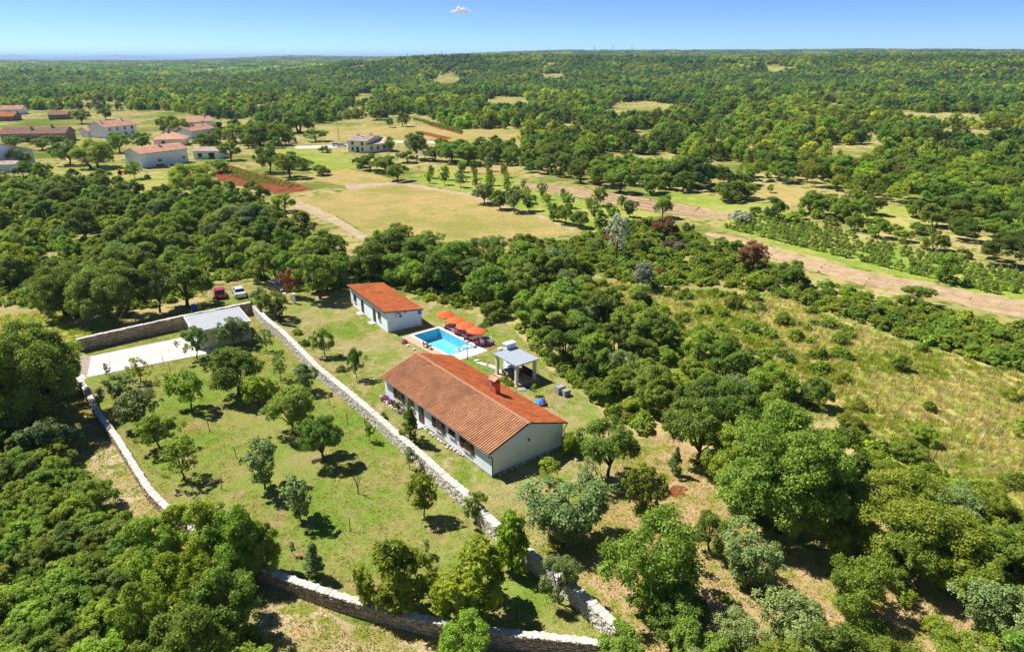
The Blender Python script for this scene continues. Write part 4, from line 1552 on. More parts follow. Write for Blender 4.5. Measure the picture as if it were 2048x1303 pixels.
ring = empty('swim_ring', pool_pt(8.15, 2.05, 0.0), 0, 'white and blue swim ring floating in the pool corner', 'swim ring')
t_ = MB()
torus(t_, (0, 0, 0), 0.42, 0.15)
t_.build('tube', M['plastic_white'], ring, True)
for k in range(4):
    s = MB()
    a0 = k * 1.57
    vs_ = []
    for i in range(4):
        t = a0 + i * 0.12
        for j in range(8):
            p = 2 * math.pi * j / 8
            vs_.append(((0.42 + 0.155 * math.cos(p)) * math.cos(t), (0.42 + 0.155 * math.cos(p)) * math.sin(t), 0.155 * math.sin(p)))
    s.add(vs_, [(i * 8 + j, (i + 1) * 8 + j, (i + 1) * 8 + (j + 1) % 8, i * 8 + (j + 1) % 8) for i in range(3) for j in range(8)])
    s.build('stripe', M['sky_blue'], ring, True)
fl = empty('air_mattress', pool_pt(8.3, 3.5, 0.02), rad(-10), 'white inflatable mattress lying across the pool edge', 'air mattress')
f_ = MB()
for k in range(5):
    f_.tube([(-0.8, -0.28 + k * 0.14, 0.08), (0.8, -0.28 + k * 0.14, 0.08)], [0.085, 0.085], 8)
f_.build('tube_bed', M['plastic_white'], fl, True)
f_ = MB()
f_.tube([(0.9, -0.3, 0.12), (0.9, 0.3, 0.12)], [0.12, 0.12], 10)
f_.build('pillow', M['sky_blue'], fl, True)

lp = empty('garden_lamp', (*spot(935, 718), 0), 0, 'black garden lamp post with a pale round lantern beside the pool', 'lamp')
MB().lathe([(0.12, 0), (0.12, 0.05), (0.05, 0.12), (0.045, 2.15), (0.08, 2.2)], (0, 0, 0), 10).build('post', M['dark'], lp)
MB().lathe([(0.08, 2.2), (0.2, 2.32), (0.22, 2.45), (0.16, 2.58), (0.03, 2.62)], (0, 0, 0), 14).build('lantern', M['plastic_white'], lp, True)

# stepping stones from the pool to the pavilion
pts = [(953, 721), (960, 726), (966, 728), (972, 730), (978, 731), (984, 733), (990, 736), (996, 741), (1001, 745)]
for k, p in enumerate(pts):
    s = MB()
    r_ = np.random.default_rng(40 + k)
    ang = sorted(r_.uniform(0, 2 * math.pi, 7))
    s.prism([(0.42 * math.cos(t) * r_.uniform(0.8, 1.1), 0.32 * math.sin(t) * r_.uniform(0.8, 1.1)) for t in np.linspace(0, 2 * math.pi, 8, endpoint=False)], 0.0, 0.06)
    o = s.build('stepping_stone', M['coping_pool'])
    o.location = (*spot(*p), 0.02)
    tag(o, 'flat white stepping stone in the lawn path between pool and pavilion', 'stepping stone', 'stepping stones between pool and pavilion')
for k, (p, lab) in enumerate((((1047, 778), 'grey paving slab beside the pavilion pillar, nearer the house roof'), ((1062, 775), 'grey paving slab in the shade beside the pavilion'))):
    o = MB().box((0, 0, 0.04), (1.5, 0.7, 0.06), rad(25 + 15 * k)).build('paving_slab', M['concrete_block'])
    o.location = (*spot(*p), 0.02)
    tag(o, lab, 'slab', 'paving slabs beside the pavilion')


def dining_table(loc, rz):
    o = empty('dining_table', loc, rz, 'long table with a dark blue-grey cloth standing under the pavilion roof', 'table')
    MB().box((0, 0, 0.74), (2.0, 0.95, 0.05)).build('table_top', M['table_cloth'], o)
    cl = MB()
    for s in (-1, 1):
        cl.box((0, s * 0.475, 0.62), (2.0, 0.015, 0.22))
        cl.box((s * 1.0, 0, 0.62), (0.015, 0.93, 0.22))
    cl.build('cloth_edge', M['table_cloth'], o)
    for x in (-0.85, 0.85):
        for y in (-0.38, 0.38):
            MB().box((x, y, 0.36), (0.07, 0.07, 0.71)).build('leg', M['dark'], o)


M['table_cloth'] = simple_mat('slate_blue_oilcloth', (0.09, 0.12, 0.22), 0.5, 0.1, 3)
pm = pav.matrix_basis
dining_table(tuple(pm @ __import__('mathutils').Vector((2.35, -1.15, 0.1))), rad(127))
for k, (x, y, r_) in enumerate(((1.8, -0.4, -1.57), (2.9, -0.4, -1.57), (1.8, -1.95, 1.57), (2.9, -1.95, 1.57))):
    c = pm @ __import__('mathutils').Vector((x, y, 0.1))
    o = empty('dining_chair', tuple(c), rad(127) + r_, ('dark chair at the near end of the open side of the pavilion table', 'dark chair at the far end of the open side of the pavilion table',
                                                     'dark chair at the near end of the barbecue side of the pavilion table', 'dark chair at the far end of the barbecue side of the pavilion table')[k], 'chair', 'chairs at the pavilion table')
    MB().box((0, 0, 0.45), (0.42, 0.42, 0.04)).build('seat', M['dark'], o)
    MB().box((-0.2, 0, 0.7), (0.04, 0.42, 0.46)).build('backrest', M['dark'], o)
    for xx in (-0.17, 0.17):
        for yy in (-0.17, 0.17):
            MB().box((xx, yy, 0.215), (0.04, 0.04, 0.43)).build('leg', M['dark'], o)
for p, lab, s in (((1120, 786), 'larger grey concrete block box at the thicket edge behind the house', 1.05), ((1132, 791), 'smaller grey concrete block box at the thicket edge behind the house', 0.85)):
    o = empty('block_stack', (*spot(*p), 0), rad(35), lab, 'blocks', 'concrete block boxes behind the house')
    for z in range(3):
        for q in range(2):
            MB().box(((q - 0.5) * 0.5 * s, 0, (z + 0.5) * 0.3 * s), (0.485 * s, 0.7 * s, 0.285 * s)).build('block', M['concrete_block'], o)
parasol('play_parasol', (*spot(1082, 808), 0), 'small blue parasol open on the lawn behind the tiled roof', M['sky_blue'], 0.66, 0.8)
fo = empty('folded_cloth', (*spot(1088, 812), 0), 0.4, 'narrow red folded cloth standing against the small blue parasol', 'cloth')
MB().lathe([(0.14, 0.02), (0.11, 0.6), (0.04, 1.1), (0.01, 1.25)], (0, 0, 0), 8).build('cloth_cone', M['red_plastic'], fo)

# rocks edging the flower beds
rk = rock_meshes(5, M['stone_white'], 77, 'edging_stone')
edge = [spot(x, y) for x, y in ((764, 795), (772, 805), (785, 815), (800, 826))]
P_ = arc_points(edge, 0.35)
P2 = arc_points([spot(x, y) for x, y in ((846, 857), (870, 875), (895, 893), (925, 912))], 0.4)
P3 = arc_points([spot(x, y) for x, y in ((1000, 950), (1040, 931), (1080, 912), (1112, 898))], 0.45)
for nm, PP, lab, grp in (('a', P_, 'pale stone edging the pink flower bed at the far corner of the house', 'stones edging the pink flower bed'),
                         ('b', P2, 'pale stone laid in a line on the grass along the house front', 'stones along the house front'),
                         ('c', P3, 'pale stone lying at the foot of the shaded gable wall', 'stones below the gable')):
    for i, p in enumerate(PP):
        o = link('edging_stone', rk[i % 5])
        o.location = (p[0] + R.normal(0, 0.08), p[1] + R.normal(0, 0.08), 0.1)
        s = R.uniform(0.22, 0.42)
        o.scale = (s, s * R.uniform(0.7, 1), s * 0.75)
        o.rotation_euler = (0, 0, R.uniform(0, 6))
        tag(o, lab, 'stone', grp)
for p, lab in (((1001, 700), 'heap-like pale boulder at the lawn corner of the pool terrace'), ((1084, 868 + 60), 'lone pale rock in the shade of the gable'), ((1152, 920), 'small white rock on the grass to the side of the house'),
               ((816, 692), 'pale rock at the far end of the tan pool paving'), ((828, 700), 'rounded pale rock beside the tan pool paving')):
    o = link('boulder', rk[2])
    o.location = (*spot(*p), 0.12)
    s = 0.85 if p[0] == 1001 else 0.4
    o.scale = (s, s * 0.8, s * 0.6)
    o.rotation_euler = (0, 0, p[0])
    tag(o, lab, 'rock')

# stakes in the lawn
for k, p in enumerate(((327, 729), (350, 859), (420, 864), (473, 916), (443, 978), (659, 811), (695, 849), (700, 1062), (649, 706), (1034, 1240), (341, 746))):
    o = MB().tube([(0, 0, 0), (0.02, 0.01, 0.7), (0.0, 0.02, 1.35)], [0.035, 0.033, 0.028], 6).build('stake', M['stake'])
    o.location = (*spot(*p), 0.02)
    o.rotation_euler = (R.normal(0, 0.04), R.normal(0, 0.04), 0)
    tag(o, 'thin dark wooden stake standing in the orchard lawn', 'stake', 'stakes in the orchard lawn')


# ------------------------------------------------------------------ cars and bins
def car(loc, rz, label, pm_, L=4.2, W=1.75, Hc=1.45, hatch=True):
    o = empty('parked_car', loc, rz, label, 'car', 'parked cars')
    # x forward; hull from stations (x, half width, z low, z high)
    st = [(-L / 2, 0.78, 0.35, 0.72), (-L / 2 + 0.15, 0.93, 0.22, 0.90), (-L / 2 + 0.8, 0.99, 0.2, 0.95), (0, 1.0, 0.2, 0.93), (L / 2 - 1.1, 0.99, 0.2, 0.90), (L / 2 - 0.35, 0.93, 0.22, 0.76), (L / 2, 0.74, 0.32, 0.58)]
    mb_ = MB()
    vs_ = []
    for x, hw, z0, z1 in st:
        w = hw * W / 2
        zm = (z0 + z1) / 2 + 0.05
        vs_ += [(x, -w * 0.9, z0), (x, -w, zm), (x, -w * 0.9, z1), (x, w * 0.9, z1), (x, w, zm), (x, w * 0.9, z0)]
    fs = []
    for i in range(len(st) - 1):
        for k_ in range(6):
            a_, b_ = i * 6 + k_, i * 6 + (k_ + 1) % 6
            fs.append((a_, b_, b_ + 6, a_ + 6))
    fs += [(0, 1, 2, 3, 4, 5), tuple((len(st) - 1) * 6 + k_ for k_ in (5, 4, 3, 2, 1, 0))]
    mb_.add(vs_, fs)
    mb_.build('body', pm_, o)
    rb = -L / 2 + (0.12 if hatch else 0.75)
    x0, x1, x2, x3 = rb, rb + 0.45, L / 2 - 1.95, L / 2 - 1.15
    wb, wt = W / 2 * 0.88, W / 2 * 0.68
    gl = MB()
    gl.add([(x0, -wb, 0.9), (x3, -wb, 0.88), (x3, wb, 0.88), (x0, wb, 0.9), (x1, -wt, Hc - 0.04), (x2, -wt, Hc - 0.04), (x2, wt, Hc - 0.04), (x1, wt, Hc - 0.04)],
           [(4, 5, 6, 7), (0, 1, 5, 4), (1, 2, 6, 5), (2, 3, 7, 6), (3, 0, 4, 7)])
    gl.build('windows', M['glass'], o)
    rf = MB()
    rf.add([(x1 - 0.05, -wt - 0.03, Hc - 0.06), (x2 + 0.05, -wt - 0.03, Hc - 0.06), (x2 + 0.05, wt + 0.03, Hc - 0.06), (x1 - 0.05, wt + 0.03, Hc - 0.06),
            (x1 + 0.1, -wt * 0.9, Hc), (x2 - 0.1, -wt * 0.9, Hc), (x2 - 0.1, wt * 0.9, Hc), (x1 + 0.1, wt * 0.9, Hc)],
           [(4, 5, 6, 7), (0, 1, 5, 4), (1, 2, 6, 5), (2, 3, 7, 6), (3, 0, 4, 7), (3, 2, 1, 0)])
    rf.build('roof', pm_, o)
    for s in (-1, 1):
        pl = MB()
        pl.tube([(x0, s * wb, 0.9), (x1, s * wt, Hc - 0.05)], [0.045, 0.04], 5)
        pl.tube([(x3, s * wb, 0.88), (x2, s * wt, Hc - 0.05)], [0.045, 0.04], 5)
        pl.tube([((x0 + x3) / 2, s * wb, 0.89), ((x1 + x2) / 2, s * wt, Hc - 0.05)], [0.045, 0.04], 5)
        pl.build('pillar', pm_, o)
        MB().box((x3 - 0.15, s * (W / 2 + 0.06), 0.98), (0.14, 0.16, 0.11)).build('mirror', pm_, o)
        MB().box((L / 2 - 0.12, s * W * 0.33, 0.66), (0.2, 0.34, 0.12)).build('headlight', M['plastic_white'], o)
        MB().box((-L / 2 + 0.05, s * W * 0.35, 0.78), (0.12, 0.3, 0.16)).build('tail_light', M['red_plastic'], o)
        for x in (-L / 2 + 0.8, L / 2 - 0.8):
            w_ = MB().tube([(x, s * (W / 2 - 0.17), 0.31), (x, s * (W / 2 + 0.005), 0.31)], [0.31, 0.31], 16).build('wheel', M['tyre'], o)
            MB().tube([(x, s * (W / 2 + 0.0), 0.31), (x, s * (W / 2 + 0.02), 0.31)], [0.19, 0.17], 12).build('rim', M['grey_metal'], w_)
    MB().box((-L / 2 - 0.01, 0, 0.6), (0.03, 0.5, 0.12)).build('plate', M['white'], o)
    MB().box((-L / 2 + 0.03, 0, 0.38), (0.14, W * 0.82, 0.14)).build('bumper', pm_, o)
    return o


def heading(p, q):
    a, b = spot(*p), spot(*q)
    return math.atan2(b[1] - a[1], b[0] - a[0])


car((*spot(440, 592), 0.02), heading((440, 598), (434, 575)), 'crimson hatchback parked on the grass beside the silver car', M['car_red'], 4.1, 1.8, 1.52)
car((*spot(479, 590), 0.02), heading((484, 598), (472, 576)), 'silver saloon car parked on the grass between the red and the black car', M['car_silver'], 4.5, 1.8, 1.45, False)
car((*spot(556, 580), 0.02), heading((545, 576), (572, 586)), 'black estate car half hidden behind the bushes by the gate', M['car_black'], 4.6, 1.85, 1.5)
for p, m_, lab in (((390, 622), 'bin_blue', 'blue wheelie bin behind the stone wall near the garage'), ((398, 619), 'bin_yellow', 'yellow wheelie bin next to the blue one behind the wall')):
    o = empty('wheelie_bin', (*spot(*p), 0.02), 0.4, lab, 'bin', 'wheelie bins behind the wall')
    MB().box((0, 0, 0.52), (0.75, 0.66, 0.92), 0, 0, 1.0).add([], []).build('body', M[m_], o)
    l_ = MB()
    l_.add([(-0.4, -0.37, 0.99), (0.4, -0.37, 0.99), (0.4, 0.37, 1.02), (-0.4, 0.37, 1.02), (-0.36, -0.3, 1.07), (0.36, -0.3, 1.07), (0.36, 0.3, 1.12), (-0.36, 0.3, 1.12)],
           [(3, 2, 1, 0), (4, 5, 6, 7), (0, 1, 5, 4), (1, 2, 6, 5), (2, 3, 7, 6), (3, 0, 4, 7)])
    l_.build('lid', M[m_], o)
    for x in (-0.3, 0.3):
        MB().tube([(x - 0.03, 0.36, 0.1), (x + 0.03, 0.36, 0.1)], [0.1, 0.1], 10).build('wheel', M['tyre'], o)
    MB().tube([(-0.3, 0.42, 0.98), (0.3, 0.42, 0.98)], [0.02, 0.02], 6).build('handle', M[m_], o)
for p, lab in (((589, 607), 'white square gate post beside the yard entrance'), ((571, 606), 'low grey field gate standing between bush and white post')):
    if 'post' in lab:
        o = empty('gate_post', (*spot(*p), 0), 0.4, lab, 'post')
        MB().box((0, 0, 0.8), (0.4, 0.4, 1.6)).build('shaft', M['plaster'], o)
        MB().box((0, 0, 1.64), (0.5, 0.5, 0.08)).build('cap', M['coping_pool'], o)
    else:
        o = empty('field_gate', (*spot(*p), 0), rad(12), lab, 'gate')
        for k in range(5):
            MB().box((0, 0, 0.2 + k * 0.22), (2.2, 0.04, 0.09)).build('rail', M['grey_metal'], o)
        for x in (-1.08, 0, 1.08):
            MB().box((x, 0.04, 0.6), (0.08, 0.05, 1.2)).build('upright', M['grey_metal'], o)
mbx = empty('letter_box_post', (*spot(431, 610), 0), 0, 'short dark post box standing behind the stone wall by the red car', 'post')
MB().box((0, 0, 0.5), (0.12, 0.12, 1.0)).build('shaft', M['dark'], mbx)
MB().box((0, 0, 1.15), (0.4, 0.32, 0.34)).build('box_body', M['plum_cloth'], mbx)


# ------------------------------------------------------------------ village
def village_house(label, pl, pr, depth, hw, rise, wallm, roofm, wins=(), doors=(), chim=(), end=False, name='village_house', ov=0.5, hip=False, extra=None):
    a, b = spot(*pl), spot(*pr)
    an = math.atan2(b[1] - a[1], b[0] - a[0])
    W_, L_ = depth, math.hypot(b[0] - a[0], b[1] - a[1])
    org = a
    if end:
        an += math.pi / 2
        org = b
        L_, W_ = W_, L_
    o = empty(name, (org[0], org[1], 0), an, label, 'house')
    mb_ = MB()
    if hip:
        mb_.box((L_ / 2, W_ / 2, hw / 2), (L_, W_, hw))
    else:
        prof = [(0, 0), (0, hw), (W_ / 2, hw + rise * W_ / (W_ + 2 * ov)), (W_, hw), (W_, 0)]
        mb_.add([(0, y, z) for y, z in prof] + [(L_, y, z) for y, z in prof], [(0, 1, 2, 3, 4), (9, 8, 7, 6, 5), (0, 5, 6, 1), (3, 8, 9, 4), (0, 4, 9, 5), (1, 6, 7, 2), (2, 7, 8, 3)])
    mb_.build('wall', M[wallm], o)
    z0 = hw + 0.06 - rise * ov * 2 / (W_ + 2 * ov)
    zr = hw + rise + 0.06
    rf = MB()
    hx = W_ / 2 if hip else 0
    for s in (0, 1):
        y0 = -ov if s == 0 else W_ + ov
        e = [(-ov, y0, z0), (L_ + ov, y0, z0), (L_ + ov - hx, W_ / 2, zr), (-ov + hx, W_ / 2, zr)]
        d = [(p[0], p[1], p[2] - 0.14) for p in e]
        rf.add(e + d, [(0, 1, 2, 3), (7, 6, 5, 4), (0, 4, 5, 1), (1, 5, 6, 2), (3, 2, 6, 7), (0, 3, 7, 4)])
    if hip:
        for s in (0, 1):
            x0 = -ov if s == 0 else L_ + ov
            xr = -ov + hx if s == 0 else L_ + ov - hx
            rf.add([(x0, -ov, z0), (x0, W_ + ov, z0), (xr, W_ / 2, zr)], [(0, 1, 2)])
    ro = rf.build('roof', M[roofm], o)
    if not hip:
        q1, t1 = tile_slope(-ov, L_ + ov, -ov - 0.05, z0 + 0.02, W_ / 2, zr + 0.02, 0.42, 0.6, 0.3, 0.1, 0.05, np.random.default_rng(abs(int(pl[0])) + 5))
        q2, t2 = tile_slope(-ov, L_ + ov, W_ + ov + 0.05, z0 + 0.02, W_ / 2, zr + 0.02, 0.42, 0.6, 0.3, 0.1, 0.05, np.random.default_rng(abs(int(pl[0])) + 6))
        tag(link('tiles', to_mesh_quads('tiles', q1 + q2, M[roofm], t1 + t2), ro), kind='stuff')
    for side, f, z, w, h in wins:
        if side == 'f':
            c, s, s2 = (f * L_, -0.02, z), (w + 0.2, 0.1, h + 0.2), (w, 0.12, h)
        else:
            c, s, s2 = (-0.02, f * W_, z), (0.1, w + 0.2, h + 0.2), (0.12, w, h)
        wo = MB().box(c, s).build('window', M['white'], o)
        MB().box((c[0] - (0.01 if side != 'f' else 0), c[1] - (0.01 if side == 'f' else 0), c[2]), s2).build('pane', M['glass'], wo)
    for side, f, w, h in doors:
        c, s = ((f * L_, -0.03, h / 2), (w, 0.12, h)) if side == 'f' else ((-0.03, f * W_, h / 2), (0.12, w, h))
        MB().box(c, s).build('door', M['brown_wood'], o)
    for fx, fy in chim:
        zz = hw + rise * (1 - abs(fy - 0.5) * 2)
        c_ = MB().box((fx * L_, fy * W_, zz + 0.4), (0.8, 0.7, 1.6)).build('chimney', M[wallm], ro)
        MB().box((fx * L_, fy * W_, zz + 1.25), (1.0, 0.9, 0.14)).build('chimney_cap', M[roofm], c_)
    return o, L_, W_


village_house('white barn with a pale tile roof and two dark windows, facing the meadow', (285, 337), (378, 324), 9, 5.0, 1.6, 'plaster', 'tile_pale', (('f', 0.38, 2.0, 1.3, 1.1), ('f', 0.9, 1.9, 1.0, 0.9)), (), ((0.55, 0.45),), name='barn')
o, L_, W_ = village_house('long brown house with a brown tile roof and dark loggias', (4, 285), (134, 283), 10, 3.8, 2.4, 'plaster_brown', 'tile_brown', [('f', q, 1.7, 2.6, 2.0) for q in (0.1, 0.3, 0.52, 0.68, 0.84, 0.95)], (('f', 0.42, 1.2, 2.2),), ((0.45, 0.3), (0.75, 0.45)))
village_house('white two-storey house with an orange roof and a row of windows', (213, 277), (276, 270), 11, 5.2, 2.2, 'plaster', 'tile_pale', [('f', q, z, 1.2, 1.5) for q in (0.15, 0.38, 0.62, 0.85) for z in (1.5, 3.9)], (), ((0.12, 0.4), (0.8, 0.5)))
village_house('small pink-roofed wing on the flank of the white two-storey house', (178, 275), (212, 272), 8, 3.0, 1.6, 'plaster', 'tile_pale', (('f', 0.5, 1.6, 1.1, 1.2),))
village_house('brick-coloured house with a hipped orange roof just behind the white barn', (309, 293), (372, 291), 11, 3.0, 2.4, 'plaster_pink', 'tile_pale', (('f', 0.3, 1.7, 1.2, 1.2),), (), ((0.4, 0.5),), hip=True)
village_house('white house with a pale pink roof next to the tall cypress', (384, 278), (432, 271), 12, 3.6, 2.0, 'plaster', 'tile_pale', (('f', 0.3, 1.7, 1.2, 1.2), ('f', 0.7, 1.7, 1.2, 1.2)), (), ((0.5, 0.5), (0.8, 0.4)))
village_house('second pale pink roof, of the house behind the one by the cypress', (378, 262), (430, 258), 10, 4.4, 2.0, 'plaster', 'tile_pale', (('f', 0.3, 2.7, 1.2, 1.2),), (), ((0.8, 0.5),))
village_house('tall bluish-white house showing its gable wall at the village edge', (-62, 346), (73, 331), 15, 5.6, 3.0, 'plaster_blue', 'tile_pale', (('e', 0.75, 3.8, 1.1, 1.3),), (), ((0.5, 0.5),), True)
village_house('low brown-roofed farm shed standing apart above the village', (98, 240), (136, 239), 12, 3.0, 1.8, 'plaster_brown', 'tile_brown', (('f', 0.3, 1.5, 1.2, 1.0),))
village_house('pale-roofed house at the far upper village edge', (2, 230), (46, 229), 12, 3.4, 2.2, 'plaster', 'tile_pale', (('f', 0.4, 1.7, 1.2, 1.2), ('f', 0.75, 1.7, 1.2, 1.2)))
village_house('red-roofed low house below the far pale-roofed one', (-30, 243), (29, 242), 11, 2.8, 2.0, 'plaster_brown', 'tile', (('f', 0.6, 1.5, 1.2, 1.0),))
village_house('white lean-to store between the barn and the big walnut tree', (388, 318), (440, 318), 7, 3.0, 1.0, 'plaster', 'tile_pink', (('f', 0.25, 1.4, 1.6, 1.5), ('f', 0.7, 1.2, 2.2, 2.2)), name='store')
village_house('flat grey shed in front of the bluish-white gable house', (-20, 346), (33, 344), 6, 2.6, 0.7, 'plaster_blue', 'tile_pink', (), (), (), name='shed')
village_house('two-storey stone villa wing with a faded pink roof', (697, 304), (735, 306), 13, 4.6, 1.5, 'plaster_pink', 'tile_pink', [('f', q, z, 1.1, 1.4) for q in (0.25, 0.75) for z in (1.4, 3.6)], (('f', 0.5, 1.2, 2.3),), ((0.2, 0.4), (0.8, 0.5)), name='villa')
village_house('lower villa wing with a faded pink roof and arched windows', (736, 306), (786, 301), 12, 3.3, 1.5, 'plaster_pink', 'tile_pink', [('f', q, 1.8, 1.1, 1.6) for q in (0.15, 0.4, 0.65, 0.9)], (), ((0.15, 0.5), (0.75, 0.5)), name='villa')
vx = spot(674, 292)
car((vx[0], vx[1], 0.02), 0.3, 'white car parked on the gravel beside the villa', M['car_white'], 4.4, 1.8, 1.5)
vx = spot(684, 293.5)
car((vx[0], vx[1], 0.02), 0.2, 'silver car parked closest to the villa wall', M['car_silver'], 4.4, 1.8, 1.5)
vx = spot(326, 336)
car((vx[0], vx[1], 0.02), 0.4, 'dark car parked against the wall of the white barn', M['car_black'], 4.3, 1.8, 1.5)
o = empty('shelter', (*spot(850, 322), 0), 0.1, 'low open shelter with a flat pale roof among the trees below the villa', 'shelter')
MB().box((0, 0, 2.5), (6.5, 4, 0.15)).build('roof', M['corrugated'], o)
for x in (-3, 0, 3):
    for y in (-1.8, 1.8):
        MB().box((x, y, 1.2), (0.15, 0.15, 2.42)).build('post', M['dark'], o)
o = empty('tractor', (*spot(244, 349), 0), 0.6, 'small orange-red garden tractor in the village meadow', 'tractor')
MB().box((0.5, 0, 0.85), (1.4, 0.7, 0.7)).build('hood', M['orange_cloth'], o)
MB().box((-0.5, 0, 1.3), (0.7, 0.7, 1.0)).build('cab', M['orange_cloth'], o)
for x, r_ in ((-0.6, 0.6), (1.0, 0.38)):
    for y in (-0.6, 0.6):
        MB().tube([(x, y - 0.12, r_), (x, y + 0.12, r_)], [r_, r_], 14).build('wheel', M['tyre'], o)


def utility_pole(loc, label, h=9.0):
    o = empty('utility_pole', loc, 0.2, label, 'pole')
    MB().tube([(0, 0, 0), (0, 0, h)], [0.14, 0.10], 8).build('pole', M['pale_bark'], o)
    MB().box((0, 0, h - 0.5), (1.6, 0.1, 0.1)).build('cross_arm', M['pale_bark'], o)
    for x in (-0.7, 0, 0.7):
        MB().lathe([(0.04, 0), (0.07, 0.1), (0.04, 0.2)], (x, 0, h - 0.45), 8).build('insulator', M['plastic_white'], o)


utility_pole((*spot(678, 283), 0), 'wooden utility pole standing in the dry field by the villa')

# far village roofs and pylons on the ridge
for k, (x, y, w) in enumerate(((648, 131, 12), (668, 130, 14), (690, 129, 12), (703, 128, 15), (712, 126, 16), (722, 129, 13), (752, 129, 10), (1414, 127, 9), (1993, 116, 16), (2008, 117, 14))):
    rr = 2300.0 if x < 1400 else 2900.0
    az = math.atan((x - CX) / FPX / (math.cos(PITCH) + (CY - y) / FPX * math.sin(PITCH)))
    X, Y = rr * math.sin(az), rr * math.cos(az)
    Z = float(terrain(X, Y))
    o = empty('far_house', (X, Y, Z + 5.5), 0.2 * k, 'tiny pale house with a reddish roof on the distant wooded ridge', 'house', 'houses on the distant ridge')
    MB().box((0, 0, 1.5), (w, 10, 9)).build('wall', M['plaster_warm'], o)
    MB().add([(-w / 2 - 1, -6, 6), (w / 2 + 1, -6, 6), (w / 2 + 1, 6, 6), (-w / 2 - 1, 6, 6), (-w / 2 - 1, 0, 9.5), (w / 2 + 1, 0, 9.5)], [(0, 1, 5, 4), (2, 3, 4, 5), (0, 4, 3), (1, 2, 5), (3, 2, 1, 0)]).build('roof', M['tile_pale'], o)
for k, x in enumerate((574, 665, 734, 815, 883, 1188, 1225, 1263)):
    az = math.atan((x - CX) / FPX / (math.cos(PITCH) + (CY - 112) / FPX * math.sin(PITCH)))
    rr = 3800.0
    X, Y = rr * math.sin(az), rr * math.cos(az)
    Z = float(terrain(X, Y))
    o = empty('electricity_pylon', (X, Y, Z), az, 'thin lattice power pylon standing up on the distant ridge skyline', 'pylon', 'pylons on the distant ridge')
    lt = MB()
    for sx in (-1, 1):
        for sy in (-1, 1):
            lt.tube([(sx * 3.5, sy * 3.5, 0), (sx * 0.5, sy * 0.5, 32)], [0.3, 0.25], 4)
    for z in range(0, 28, 5):
        w0, w1 = 3.5 - 3.0 * z / 32, 3.5 - 3.0 * (z + 5) / 32
        for s in (-1, 1):
            lt.tube([(-w0, s * w0, z), (w1, s * w1, z + 5)], [0.14, 0.14], 4)
            lt.tube([(w0, s * w0, z), (-w1, s * w1, z + 5)], [0.14, 0.14], 4)
    lt.build('lattice', M['grey_metal'], o)
    for z, w in ((22, 7), (27, 5.5)):
        MB().tube([(-w, 0, z), (0, 0, z + 0.8), (w, 0, z)], [0.2, 0.35, 0.2], 4).build('cross_arm', M['grey_metal'], o)

